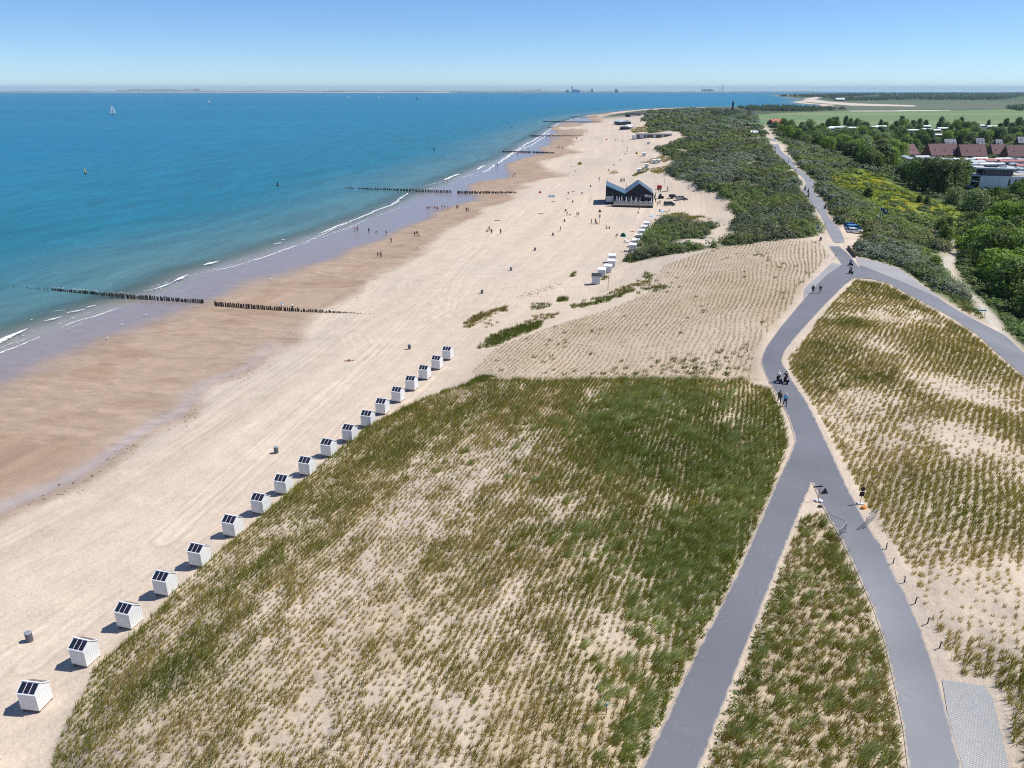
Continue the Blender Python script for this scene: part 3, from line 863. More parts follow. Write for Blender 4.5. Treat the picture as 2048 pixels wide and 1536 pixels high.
# low green herbs on the verge
q = lattice(F1, R(17), .35, .35, .14)
rdq = near_road(q)
k = (rdq < 1.5) & (rdq > .12) & (fbm(q[:, 0] / 2.2, q[:, 1] / 2.5, 121) > .38) & in_view(q, 120)
q = q[k]
shrubs(T, p3(q), RNG.uniform(.18, .36, len(q)), RNG.uniform(.14, .3, len(q)), 20, np.full(len(q), .06), mixc(np.repeat(DARKG[None], len(q), 0), FRESH * 1.2, RNG.random(len(q))))
tag(T.build('marram_grass', GRASSM), kind='stuff')

# --- wedge between the two fork roads
p = lattice(F2, R(17), .55, .45, .14)
p = p[in_view(p, 120)]
rd = near_road(p)
den = .62 + 1.0 * (fbm(p[:, 0] / 3, p[:, 1] / 5, 131, 3) - .5) + .35 * np.exp(-rd / 1.6)
k = (RNG.random(len(p)) < np.clip(.35 + den, .3, 1)) & (rd > .35)
p, den = p[k], den[k]
gn = np.clip(.45 + 1.1 * (fbm(p[:, 0] / 3, p[:, 1] / 4, 133) - .5), 0, 1)
T = Leafy()
blades(T, p3(p), np.clip(.32 + .5 * den, .28, .95) * RNG.uniform(.8, 1.2, len(p)), 26, .15, .021, mixc(STRAW * .85, GREEN * 1.1, gn) * RNG.uniform(.8, 1.25, (len(p), 1)), (.45, .12))
q = lattice(F2, R(17), .95, .95, .35)
k = (near_road(q) > .7) & (RNG.random(len(q)) < .6)
q = q[k]
blades(T, p3(q), RNG.uniform(.7, 1.2, len(q)), 46, .26, .032, mixc(np.repeat(GREEN[None] * 1.4, len(q), 0), BLUEG * 1.6, RNG.random(len(q))), (.55, .05))
q = lattice(F2, R(17), .35, .35, .14)
rdq = near_road(q)
k = (rdq < 1.6) & (rdq > .15) & (fbm(q[:, 0] / 2.2, q[:, 1] / 2.5, 135) > .42)
q = q[k]
shrubs(T, p3(q), RNG.uniform(.18, .36, len(q)), RNG.uniform(.14, .3, len(q)), 20, np.full(len(q), .06), mixc(np.repeat(DARKG[None], len(q), 0), FRESH * 1.2, RNG.random(len(q))))
tag(T.build('marram_grass', GRASSM), kind='stuff')

# --- dune right of the fork
p = lattice(F3, R(33), .62, .46, .085)
p = p[in_view(p, 100)]
rd = near_road(p)
edge, _ = pdist(p[:, 0], p[:, 1], F3, True)
gr = blob(p, [(1640,700,6,.8),(1700,640,6,.7),(1610,740,4,.8),(1650,760,5,.5),(1740,575,4,.9),(1800,600,5,.6),(1900,660,6,.5),(1850,690,8,.5),(1960,740,7,.6),(1930,1000,8,.5),(1860,1040,7,.5),(1990,1080,7,.4),(1760,960,5,.4),(2020,860,5,.5),(1800,830,5,.3),(1760,770,4,.5),(2020,1400,2.5,.9),(1990,1340,2,.7),(2040,1480,2,.9),
              (1770,640,4,-.8),(1800,690,4,-.5),(1740,600,2,-.5),(1900,775,3,-.8),(1950,800,3.5,-.8),(1850,760,3,-.4),(1800,880,5,-.4),(1900,870,6,-.5),(1700,930,3,-.4),(2020,1130,3.5,-.7),(1990,1160,4,-.5),(1830,1160,4,-.5),(1880,1220,3,-.4),(1750,1040,3,-.5),(1700,810,4,-.4)])
den = .56 + .55 * gr + 1.1 * (fbm(p[:, 0] / 5.5, p[:, 1] / 7, 141, 3) - .5) + .25 * np.exp(-edge / 1.5)
k = (RNG.random(len(p)) < np.clip(.36 + den * .95, .36, 1)) & (rd > .5)
p, gr, den = p[k], gr[k], den[k]
gn = np.clip(.28 + .45 * gr + .8 * (fbm(p[:, 0] / 5, p[:, 1] / 6, 143) - .5), 0, 1)
T = Leafy()
hh = np.clip((.30 + .44 * den) * (.7 + .6 * fbm(p[:, 0] / 1.8, p[:, 1] / 2.4, 149, 2)), .16, .9)
hi = hh > .48
c3 = mixc(STRAW * 1.05, GREEN * 1.25, gn)
c3 = c3 * RNG.uniform(.8, 1.25, (len(p), 1))
blades(T, p3(p[~hi]), hh[~hi], 16, .09, .020, c3[~hi], (.34, .12))
blades(T, p3(p[hi]), hh[hi], 26, .16, .023, c3[hi], (.42, .14))
q = lattice(F3, R(33), 1.0, 1.0, .4)
g2 = blob(q, [(1620,740,3,1),(1650,700,3,1),(1690,650,3,1),(1720,585,3,1),(1750,572,3,1),(1800,595,2.5,.9),(1640,780,2.5,.7),(1700,730,3,.6),(2020,1390,2.5,1),(2040,1460,2.5,1),(1840,620,2.5,.8),(1890,650,2.5,.7),(1950,690,2.5,.7),(1760,760,2.4,.6)])
k = (RNG.random(len(q)) < np.clip(g2, 0, .9)) & (near_road(q) > 1.5)
q = q[k]
blades(T, p3(q), RNG.uniform(.6, 1.0, len(q)), 44, .42, .022, mixc(np.repeat(GREEN[None] * .9, len(q), 0), DARKG * 1.2, RNG.random(len(q))), (.5, .05))
tag(T.build('marram_grass', GRASSM), kind='stuff')

# --- planted sand slope down to the beach: thin straw coloured rows
p = lattice(F4, R(20), .86, .36, .09)
rd = near_road(p)
den = .55 + 1.0 * (fbm(p[:, 0] / 9, p[:, 1] / 14, 151, 3) - .5)
k = (RNG.random(len(p)) < np.clip(.45 + den * .8, .3, 1)) & (rd > 1.4)
p, den = p[k], den[k]
gn = np.clip(.15 + 1.6 * (fbm(p[:, 0] / 8, p[:, 1] / 10, 153) - .58), 0, 1)
T = Leafy()
blades(T, p3(p), np.clip(.14 + .24 * den, .12, .45) * RNG.uniform(.7, 1.25, len(p)), 12, .15, .015, mixc(STRAW * .60, GREEN * .8, gn), (.3, .05))
q = lattice(F4, R(20), 1.4, 1.4, .6)
spots = [(1110,690,2.5,1),(1100,715,3,.9),(1120,745,3,.8),(1290,720,3,.7),(1390,740,4,1.0),(1350,725,3,.8),(1440,720,4,1.0),(1470,700,3,.9),(1420,745,4,.9),(1200,745,3,.8),(1260,748,4,.9),(1320,545,3,.8),(1500,512,3,.7),(1520,515,2,1),(1570,535,3,.6),(1600,600,2,1.2),(1190,665,2,.8),(1470,515,3,.6),(1330,570,3,.6)]
g2 = blob(q, spots)
k = (RNG.random(len(q)) < np.clip(g2 * .6, .012, .8)) & (near_road(q) > 1.5)
q = q[k]
blades(T, p3(q), RNG.uniform(.4, .8, len(q)), 26, .4, .035, mixc(np.repeat(GREEN[None] * .8, len(q), 0), DARKG, RNG.random(len(q))), (.4, .05))
tag(T.build('marram_grass', GRASSM), kind='stuff')

# --- grown-over foredunes and grassy patches on the sand
def patch(px, n, h0, h1, cmix, nb=26, wd=.04, lean=(.4, .06), spread=.42):
    pl = WP(px)
    a = lattice(pl, R(17), n, n, n * .32)
    d, _ = pdist(a[:, 0], a[:, 1], pl, True)
    a, d = a[near_road(a) > .5], d[near_road(a) > .5]
    a = a[RNG.random(len(a)) < np.clip(.35 + d / 2.5, 0, 1) * (fbm(a[:, 0] / 2.5, a[:, 1] / 3, 161) > .36)]
    c = mixc(np.repeat(cmix[0][None], len(a), 0), cmix[1], fbm(a[:, 0] / 3, a[:, 1] / 4, 163))
    blades(T, p3(a), RNG.uniform(h0, h1, len(a)), nb, spread, wd, c, lean)
T = Leafy()
G_ = (DARKG * 1.1, GREEN)
patch([(950,700),(980,672),(1020,655),(1086,642),(1086,655),(1030,676),(1000,690)], .55, .5, .9, (GREEN, DARKG * 1.3))
patch([(922,650),(945,630),(985,618),(1025,612),(1025,622),(985,632),(960,645),(935,660)], .6, .5, .9, (GREEN, STRAW * .7))
patch([(950,655),(990,636),(1010,640),(975,660)], 1.3, .4, .6, (GREEN, STRAW * .7))
patch([(1045,640),(1070,630),(1115,626),(1118,634),(1080,642),(1050,648)], .8, .4, .7, (GREEN, STRAW * .7))
patch([(1050,612),(1075,606),(1100,606),(1100,618),(1068,622)], .8, .4, .8, (GREEN, DARKG))
patch([(1112,602),(1120,594),(1135,594),(1135,602),(1120,606)], .5, .6, 1.0, (DARKG, GREEN))
patch([(1135,612),(1170,600),(1220,592),(1230,598),(1200,610),(1150,617)], .7, .5, .9, (DARKG * 1.3, GREEN))
patch([(1210,596),(1260,580),(1330,570),(1335,577),(1290,588),(1240,596)], .7, .5, .9, (DARKG * 1.3, GREEN))
patch([(1215,590),(1235,575),(1270,566),(1300,560),(1300,572),(1250,588)], .8, .5, .8, (GREEN, STRAW * .7))
patch([(1025,595),(1060,580),(1120,566),(1130,568),(1100,582),(1050,600)], 1.0, .2, .35, (STRAW * .9, GREEN), 14)
patch([(1138,550),(1150,545),(1153,550),(1142,555)], .6, .6, 1.0, (DARKG, GREEN))
patch([(1272,562),(1290,545),(1308,552),(1300,568)], 1.0, .6, 1.0, (DARKG, GREEN))
patch([(1198,560),(1215,552),(1216,558),(1202,563)], .6, .6, 1.0, (GREEN, STRAW * .6))
patch([(1290,475),(1315,450),(1340,428),(1365,426),(1420,440),(1400,450),(1340,460),(1300,490)], 1.3, .6, 1.1, (GREEN, STRAW * .8), 24, .07, (.4, .06), .7)
patch([(1245,522),(1265,505),(1285,495),(1300,500),(1290,520),(1260,528)], 1.1, .6, 1.1, (GREEN, DARKG), 24, .06, (.4, .06), .6)
patch([(1280,325),(1320,313),(1350,305),(1355,318),(1330,326),(1300,328)], 2.0, .5, .9, (GREEN, STRAW * 1.0), 22, .12, (.4, .06), 1.2)
patch([(1262,352),(1280,338),(1300,336),(1290,345),(1270,353)], 1.6, .5, .9, (DARKG * 1.2, GREEN), 22, .10, (.4, .06), 1.0)
patch([(1300,338),(1340,330),(1345,338),(1310,350)], 1.6, .5, .9, (GREEN, STRAW), 22, .10, (.4, .06), 1.0)
patch([(1216,344),(1232,340),(1236,346),(1220,349)], 1.4, .4, .7, (GREEN, STRAW), 16, .08, (.4, .06), .8)
patch([(1260,258),(1300,250),(1320,262),(1268,266)], 3.0, .6, 1.1, (GREEN, STRAW), 20, .25, (.4, .06), 2.0)
patch([(1716,512),(1760,518),(1800,530),(1850,558),(1890,590),(1940,634),(1977,647),(1968,634),(1900,570),(1850,538),(1790,510)], .9, .4, .8, (GREEN, STRAW * .9), 22, .05)
patch([(940,762),(962,752),(985,750),(988,760),(960,768),(905,780)], .5, .5, .9, (DARKG * 1.3, GREEN))
ya = lattice(YG, .4, 1.15, 1.15, .4)
ya = ya[fbm(ya[:, 0] / 6, ya[:, 1] / 6, 183) > .4]
blades(T, p3(ya), RNG.uniform(.25, .6, len(ya)), 14, .55, .06, mixc(np.repeat(np.array([[.26, .32, .03]]), len(ya), 0), np.array((.40, .39, .03)), sstep(.54, .74, fbm(ya[:, 0] / 8, ya[:, 1] / 9, 187))), (.2, .05))
tag(T.build('dune_grass', GRASSM), kind='stuff')

# --- weed left by the last high tide
wl = np.vstack([resample(gnd(*np.array([(-200,1130),(0,1035),(120,985),(250,905),(380,830),(500,745),(600,665),(720,590),(800,525),(880,470),(960,420),(1030,370),(1085,320)], float).T, np.full(13, 1.1)), 900)] * 2)
wl = wl + RNG.normal(size=wl.shape) * np.array([1.3, 1.3]) + 2.5 * (fbm(wl[:, :1] / 9, wl[:, 1:] / 9, 191) - .5)
wl = wl[fbm(wl[:, 0] / 5, wl[:, 1] / 5, 193) > .48]
T = Leafy()
quads(T, np.c_[wl, gzv(wl[:, 0], wl[:, 1]) + .04], np.array([0, 0, 1.0]) + RNG.normal(size=(len(wl), 3)) * .25, np.full(len(wl), .11), np.array([[.07, .05, .035]]) * RNG.uniform(.6, 1.6, (len(wl), 1)))
tag(T.build('seaweed', LEAFM), kind='stuff')

# --- scrub: low sea-buckthorn thickets
def scrub_points(poly_px, n, margin=0):
    a = np.array(poly_px, float)
    lo, hi_ = a.min(0), a.max(0)
    out = []
    while sum(map(len, out)) < n:
        q = RNG.uniform(lo, hi_, (n * 3, 2))
        out.append(q[inside(q[:, 0], q[:, 1], a)])
    q = np.vstack(out)[:n]
    w_ = hit(q[:, 0], q[:, 1])
    w_[:, 2] -= drop(w_[:, 0], w_[:, 1])
    dist = np.sqrt(w_[:, 0] ** 2 + w_[:, 1] ** 2 + CAM_H ** 2)
    return w_, dist / F_PX
SG = [np.array(c) * 2.0 for c in ((.075, .105, .032), (.085, .092, .04), (.070, .084, .058), (.042, .056, .030), (.085, .102, .075), (.058, .092, .024), (.10, .115, .09))]
def thicket(name, poly_px, poly_w, n, rpx, leaf_px, nl, cols, hole=True, hmul=.75):
    w_, pxm = scrub_points(poly_px, n)
    k = inside(w_[:, 0], w_[:, 1], poly_w) & (near_road(w_[:, :2]) > 1.0)
    if poly_w is not YG and poly_w is not FORE: k &= ~inside(w_[:, 0], w_[:, 1], YG)
    if hole: k &= fbm(w_[:, 0] / 16, w_[:, 1] / 22, 70, 3) > .32
    for s_ in SANDS:
        pw = WP(s_)
        k &= ~inside(w_[:, 0], w_[:, 1], pw)
    dd, _ = pdist(w_[:, 0], w_[:, 1], DIRTP, True)
    k &= (dd > 1.2) & ~inside(w_[:, 0], w_[:, 1], DIRTP)
    w_, pxm = w_[k], pxm[k]
    r_ = np.clip(np.exp(RNG.normal(-.12, .42, len(w_))) * rpx * pxm, .55, 6.5)
    ok = (near_road(w_[:, :2]) > .75 * r_ + .3) & (pdist(w_[:, 0], w_[:, 1], DIRTP, True)[0] > .6 * r_ + .2)
    w_, pxm, r_ = w_[ok], pxm[ok], r_[ok]
    f_ = fbm(w_[:, 0] / 22, w_[:, 1] / 30, 171, 3)
    pick = np.clip(((f_ - .3) / .4 * len(cols) + RNG.normal(size=len(w_)) * .8).astype(int), 0, len(cols) - 1)
    c = np.array(cols)[pick] * RNG.uniform(.8, 1.2, (len(w_), 1))
    T = Leafy()
    shrubs(T, w_, r_, np.minimum(r_ * hmul * RNG.uniform(.7, 1.3, len(w_)), 2.6), nl, np.maximum(leaf_px * pxm, .09), c)
    return tag(T.build(name, LEAFM), kind='stuff')
BDPX = [(1250,522),(1290,472),(1330,432),(1400,440),(1480,440),(1440,385),(1390,378),(1330,352),(1350,322),(1310,300),(1300,262),(1285,240),(1300,219),(1420,211),(1500,220),(1522,250),(1536,285),(1560,318),(1597,365),(1598,385),(1622,415),(1636,450),(1640,475),(1560,480),(1450,492),(1350,507),(1265,523)]
RSPX = [(1565,280),(1600,335),(1632,375),(1640,400),(1662,430),(1680,455),(1740,462),(1712,488),(1720,512),(1800,530),(1870,585),(1950,640),(1978,645),(1940,590),(1895,545),(1858,514),(1898,508),(1902,470),(1880,440),(1780,430),(1700,400),(1680,360),(1760,335),(1640,285)]
thicket('buckthorn_scrub', BDPX, BD, 3900, 9.2, 1.6, 92, SG, True, 1.15)
thicket('green_undergrowth', [(1569,280),(1700,256),(2060,256),(2060,700),(2000,640),(1926,560),(1912,478),(1870,520),(1940,592),(1978,646),(1884,594),(1712,508),(1640,382)], INL, 2200, 7.5, 2.0, 46, [np.array(c) * 2.2 for c in ((.05, .07, .022), (.075, .11, .022), (.04, .055, .024), (.06, .085, .03))], False, .6)
thicket('buckthorn_scrub', RSPX, RS, 1500, 13, 1.9, 170, SG, True, 1.1)
thicket('green_undergrowth', [(1650,350),(1720,335),(1780,370),(1860,400),(1900,420),(1940,430),(1930,470),(1915,490),(1900,470),(1880,455),(1840,440),(1760,425),(1700,395),(1655,380)], YG, 230, 7.5, 1.9, 80, [np.array(c) * 2.2 for c in ((.05, .07, .022), (.085, .13, .02), (.13, .15, .015), (.10, .125, .02), (.055, .08, .025))], False, .45)
FOREPX = [(1920,440),(2060,400),(2060,700),(2000,640),(1930,560),(1905,500)]
thicket('green_undergrowth', FOREPX, FORE, 1500, 10, 2.2, 60, [np.array(c) * 2.2 for c in ((.045, .07, .02), (.08, .12, .022), (.035, .05, .02), (.06, .09, .03))], False)
thicket('green_undergrowth', [(1540,252),(1700,256),(1850,258),(2060,258),(2060,420),(2040,440),(1960,440),(1900,400),(1760,350),(1640,310),(1560,285)], WOOD, 2600, 8, 2.0, 34, [np.array(c) * 2.2 for c in ((.045, .065, .028), (.06, .085, .035), (.035, .05, .024))], False)

# --- trees: a few grown by hand, then copied
BARK = mat('tree_bark', (.10, .078, .055), .9, noise=.3, scale=3)
def tube(co, fc, path, radii, n=7):
    base = len(co)
    path = [Vector(q) for q in path]
    for i, (q, r_) in enumerate(zip(path, radii)):
        d = (path[min(i + 1, len(path) - 1)] - path[max(i - 1, 0)]).normalized()
        s = d.orthogonal().normalized()
        t_ = d.cross(s)
        for k in range(n):
            a = 2 * math.pi * k / n
            co.append(tuple(q + (s * math.cos(a) + t_ * math.sin(a)) * r_))
    for i in range(len(path) - 1):
        for k in range(n):
            fc.append((base + i * n + k, base + i * n + (k + 1) % n, base + (i + 1) * n + (k + 1) % n, base + (i + 1) * n + k))
def tree_meshes(seed, hgt, rad, n_leaf, leaf, cols, round_=1.0, low=.18):
    rg = np.random.default_rng(seed)
    co, fc = [], []
    tube(co, fc, [(0, 0, -.6), (.05, 0, hgt * .2), (.1, .1, hgt * .5), (.0, .1, hgt * .8)], [hgt * .032, hgt * .026, hgt * .018, hgt * .006])
    cen = []
    for k in range(9):
        a = k * 2.4 + rg.uniform(-.4, .4)
        z = hgt * (.42 + .45 * k / 9)
        rr = rad * (.62 - .32 * k / 9)
        q = (math.cos(a) * rr, math.sin(a) * rr, z)
        tube(co, fc, [(0.05, .05, z * .62), (q[0] * .5, q[1] * .5, z * .85), q], [hgt * .012, hgt * .008, hgt * .003], 5)
        cen.append((*q, rad * rg.uniform(.42, .62)))
    for k in range(5):
        a = k * 1.26
        cen.append((math.cos(a) * rad * .55, math.sin(a) * rad * .55, hgt * (low + .14), rad * .5))
    cen.append((0, 0, hgt * .82, rad * .55))
    cen = np.array(cen)
    ii = rg.integers(0, len(cen), n_leaf)
    d = rg.normal(size=(n_leaf, 3))
    d /= np.linalg.norm(d, axis=1, keepdims=True)
    rr = cen[ii, 3] * (.55 + .5 * rg.random(n_leaf) ** .5)
    P = cen[ii, :3] + d * rr[:, None] * np.array([1, 1, .8])
    P[:, 2] = np.maximum(P[:, 2], hgt * low * .6)
    nr = d + rg.normal(size=(n_leaf, 3)) * .5 + np.array([0, 0, .3])
    nr /= np.linalg.norm(nr, axis=1, keepdims=True)
    c = np.array((2.5, 2.45, 1.9)) * np.array(cols)[(ii + rg.integers(0, 2, n_leaf)) % len(cols)] * rg.uniform(.65, 1.35, (n_leaf, 1))
    T = Leafy()
    quads(T, P, nr, np.full(n_leaf, leaf), c)
    crown = T.build('crown', LEAFM, link=False)
    trunk = raw_mesh('trunk', np.array(co), np.array(fc), {}, BARK, link=False)
    return crown, trunk
GREENS = dict(oak=[(.05, .078, .026), (.07, .10, .03), (.042, .062, .024)], willow=[(.085, .11, .065), (.10, .13, .08), (.065, .09, .05)], fresh=[(.08, .125, .025), (.065, .10, .022), (.085, .125, .032)], dark=[(.034, .052, .024), (.045, .065, .028), (.03, .045, .022)])
TREES = {k: [tree_meshes(300 + i, 10, rd_, n_, lf, GREENS[k], low=lw) for i in range(v)] for k, v, rd_, n_, lf, lw in (('oak', 3, 4.2, 2300, .34, .16), ('willow', 2, 4.6, 2300, .34, .1), ('fresh', 2, 4.4, 2300, .34, .12), ('dark', 3, 3.6, 2000, .36, .14))}
def plant(kind, x, y, h, wide, label, group, name='tree'):
    cr, tk = random.choice(TREES[kind])
    o = bpy.data.objects.new(name, None)
    C.objects.link(o)
    o.location = (x, y, zat(x, y) - .1)
    o.scale = (h / 10 * wide, h / 10 * wide, h / 10)
    o.rotation_euler = (0, 0, random.uniform(0, 6.28))
    tag(o, label, 'tree', group)
    for nm, me in (('crown', cr), ('trunk', tk)):
        c = bpy.data.objects.new(nm, me)
        C.objects.link(c)
        c.parent = o
    return o
def spread(px_poly, n, mind):
    a = np.array(px_poly, float)
    res = []
    tries = 0
    while len(res) < n and tries < 20000:
        tries += 1
        q = (random.uniform(a[:, 0].min(), a[:, 0].max()), random.uniform(a[:, 1].min(), a[:, 1].max()))
        if not inside(np.array([q[0]]), np.array([q[1]]), a)[0]: continue
        if any(abs(q[0] - r_[0]) < mind and abs(q[1] - r_[1]) < mind * .42 for r_ in res): continue
        res.append(q)
    return res
# the wood by the holiday park
HOUSE_ZONE = np.array([(1790,300),(2060,285),(2060,372),(1930,380),(1890,345),(1790,335)], float)
for q in spread([(1545,252),(1700,257),(1850,256),(2056,257),(2056,288),(1830,297),(1800,312),(1790,330),(1740,342),(1690,315),(1640,300),(1570,278)], 175, 13):
    w_ = at(*q)
    if any(abs(q[0] - x_) < 9 and 0 < q[1] - y_ < 11 for x_, y_ in [(1655,263),(1668,261),(1680,261),(1694,262),(1704,262),(1745,260),(1761,259),(1820,267),(1828,267),(1852,265),(1868,267),(1884,263),(1850,258.5),(1880,277),(1967,257),(1983,259),(1901,297),(1960,296),(1998,298),(2046,292)]): continue
    kd = random.choice(['oak', 'dark', 'dark', 'oak', 'willow', 'fresh'])
    plant(kd, w_.x, w_.y, random.uniform(7.5, 13), random.uniform(.9, 1.35), {'oak': 'mid green rounded tree in the wood beside the holiday park', 'dark': 'dark green tree in the wood beside the holiday park', 'willow': 'grey green tree in the wood beside the holiday park', 'fresh': 'bright green tree in the wood beside the holiday park'}[kd], 'trees of the holiday park wood')
for q in [(1655,254),(1664,253),(1672,252),(1690,253),(1700,254),(1712,254),(1760,255),(1802,253),(1812,254),(1838,254),(1850,256),(1880,257),(1920,255),(1975,257),(2010,257),(2035,258)]:
    w_ = at(*q)
    plant('dark', w_.x, w_.y, random.uniform(10, 15), random.uniform(.6, .9), 'slender dark tree on the edge of the meadow behind the holiday park', 'trees along the meadow edge')
# the big grove left of the white building
for q in [(1812,365),(1828,372),(1845,378),(1860,384),(1878,390),(1895,388),(1910,380),(1922,370),(1900,368),(1882,366),(1865,364),(1848,360),(1830,355),(1905,355),(1885,352),(1866,350),(1850,346),(1835,344),(1800,352)]:
    w_ = at(*q)
    h_ = min(15, max(5, (q[1] - 326 - ((q[0] - 1865) / 75) ** 2 * 16) * .30 + random.uniform(0, 1.5)))
    plant(random.choice(['dark', 'oak', 'dark']), w_.x, w_.y, h_, random.uniform(.85, 1.05) * (1 + .5 * (h_ < 9)), 'tall dark tree in the dense rounded grove left of the white building', 'trees of the dense grove')
# the forest at the right edge
for q in spread([(1945,485),(2000,450),(2070,425),(2070,660),(2035,625),(1985,570),(1955,530)], 30, 30):
    w_ = at(*q)
    plant(random.choice(['fresh', 'oak', 'oak', 'fresh']), w_.x, w_.y, random.uniform(8, 11), random.uniform(.95, 1.25), 'lush green tree in the forest at the right edge beyond the sandy path', 'trees of the forest at the right edge')
for (q, kd, h, wd_, lb) in [((1948,425), 'willow', 9, 1.25, 'grey green willow standing alone left of the park lane'), ((1943,448), 'oak', 4.5, 1.1, 'small dark round tree in front of the grey willow'), ((1905,408), 'willow', 7, 1.1, 'silvery bush tree at the foot of the grove'), ((1975,402), 'dark', 6, .9, 'dark tree in front of the white building wall'), ((1990,397), 'oak', 5.5, .9, 'tree half hiding the white building wall'), ((1995,418), 'fresh', 5.5, 1.2, 'light green rounded tree below the white building'), ((2018,440), 'fresh', 6, 1.3, 'light green bushy tree right of the park lane'), ((2026,402), 'oak', 8.5, .95, 'large green tree right of the white building'), ((2042,397), 'oak', 9, .95, 'tall tree at the right edge beside the white building'), ((2036,420), 'dark', 8, 1.0, 'dark tree under the tall trees at the right edge'), ((1885,492), 'oak', 6, .8, 'dark green tree left of the narrow upper path'), ((1878,475), 'oak', 6, .8, 'green tree above the path junction'), ((1895,465), 'dark', 5, .8, 'small dark tree at the top of the narrow path'), ((1868,540), 'fresh', 3.6, 1.0, 'green bush tree on the left bank of the sandy path'), ((1735,395), 'dark', 4, 1.3, 'dark round bush on the green slope above the flagpoles'), ((1838,405), 'dark', 3.2, 1.0, 'dark bush on the green slope by the short path'), ((1852,410), 'dark', 3.2, 1.0, 'dark bush right of its twin on the green slope'), ((1928,520), 'dark', 3, 1.2, 'dark bush beside the walker on the sandy path'), ((1722,262), 'willow', 11, 1.2, 'broad grey green tree in the middle of the wood'), ((1800,318), 'fresh', 11, 1.2, 'pale green tree at the left end of the red roofed houses'), ((1780,325), 'fresh', 9, 1.2, 'pale green tree left of the dense grove')]:
    w_ = at(*q)
    plant(kd, w_.x, w_.y, h, wd_, lb, None, 'tree' if h > 4 else 'bush')
# far woods that read as one mass
T = Leafy()
for poly_, n_, hh_, lf in (([(1640,196),(1760,196),(1760,189),(2060,187),(2060,193),(1990,200),(1830,199),(1700,202)], 1400, 13, 3.2), ([(1560,192.5),(1700,188),(2060,185.8),(2060,187.5),(1760,190),(1650,195)], 700, 13, 5.5), ([(1470,214),(1560,212),(1640,216),(1700,219),(1620,223),(1500,222)], 420, 7, 2.0), ([(2010,216),(2060,212),(2060,222),(2020,221)], 60, 10, 2.4), ([(1420,226),(1470,222),(1482,232),(1430,234)], 140, 5, 1.4)):
    w_, pxm = scrub_points(poly_, n_)
    c = 1.7 * np.array([(.030, .052, .030), (.04, .065, .034), (.028, .045, .03)])[RNG.integers(0, 3, len(w_))]
    shrubs(T, w_, np.clip(hh_ * RNG.uniform(.5, 1.0, len(w_)), 2, 40), hh_ * RNG.uniform(.6, 1.2, len(w_)), 34, np.full(len(w_), lf * .55), c)
tag(T.build('far_woods', LEAFM), kind='stuff')

# ------------------------------------------------------------------ mesh helper for built things
class MB:
    def __init__(s): s.v, s.f = [], []
    def poly(s, vs, fs):
        b = len(s.v)
        s.v += [tuple(v) for v in vs]
        s.f += [tuple(i + b for i in f) for f in fs]
        return s
    def box(s, x0, x1, y0, y1, z0, z1, M_=None):
        vs = [Vector((x, y, z)) for z in (z0, z1) for y in (y0, y1) for x in (x0, x1)]
        if M_ is not None: vs = [M_ @ v for v in vs]
        return s.poly(vs, [(0, 2, 3, 1), (4, 5, 7, 6), (0, 1, 5, 4), (2, 6, 7, 3), (0, 4, 6, 2), (1, 3, 7, 5)])
    def prism(s, prof, a, b, axis='y'):
        """extrude an outline (u,z): along y from a to b (axis y: u=x) or along x (axis x: u=y)"""
        n = len(prof)
        mk = (lambda u, z, t: (u, t, z)) if axis == 'y' else (lambda u, z, t: (t, u, z))
        vs = [mk(u, z, a) for u, z in prof] + [mk(u, z, b) for u, z in prof]
        return s.poly(vs, [tuple(range(n))[::-1], tuple(range(n, 2 * n))] + [(i, (i + 1) % n, n + (i + 1) % n, n + i) for i in range(n)])
    def tube(s, path, r, n=6):
        co, fc = [], []
        rr = r if isinstance(r, (list, tuple)) else [r] * len(path)
        tube(co, fc, path, rr, n)
        m = len(path)
        fc += [tuple(range(n))[::-1], tuple((m - 1) * n + k for k in range(n))]
        return s.poly(co, fc)
    def lathe(s, prof, n=16, M_=None):
        vs = [Vector((r * math.cos(2 * math.pi * k / n), r * math.sin(2 * math.pi * k / n), z)) for r, z in prof for k in range(n)]
        if M_ is not None: vs = [M_ @ v for v in vs]
        m = len(prof)
        return s.poly(vs, [(i * n + k, i * n + (k + 1) % n, (i + 1) * n + (k + 1) % n, (i + 1) * n + k) for i in range(m - 1) for k in range(n)] + [tuple(range(n))[::-1], tuple((m - 1) * n + k for k in range(n))])
    def ball(s, c, r, n=8, m=6):
        prof = [(math.sin(math.pi * i / m) + 1e-3, -math.cos(math.pi * i / m)) for i in range(m + 1)]
        M_ = Matrix.Translation(c) @ Matrix.Diagonal((*r, 1))
        return s.lathe(prof, n, M_)
    def mesh(s, name, m, bevel=0, smooth=False):
        me = bpy.data.meshes.new(name)
        me.from_pydata(s.v, [], s.f)
        bm = bmesh.new()
        bm.from_mesh(me)
        bmesh.ops.recalc_face_normals(bm, faces=bm.faces)
        if bevel: bmesh.ops.bevel(bm, geom=list(bm.edges), offset=bevel, segments=2, affect='EDGES', clamp_overlap=True)
        bm.to_mesh(me)
        bm.free()
        if smooth: me.polygons.foreach_set('use_smooth', [True] * len(me.polygons))
        me.materials.append(m)
        return me
    def build(s, name, m, parent=None, bevel=0, smooth=False):
        o = bpy.data.objects.new(name, s.mesh(name, m, bevel, smooth))
        C.objects.link(o)
        if parent: o.parent = parent
        return o
def empty(name, loc, rz=0, label=None, cat=None, group=None):
    o = bpy.data.objects.new(name, None)
    C.objects.link(o)
    o.location, o.rotation_euler = loc, (0, 0, rz)
    return tag(o, label, cat, group)
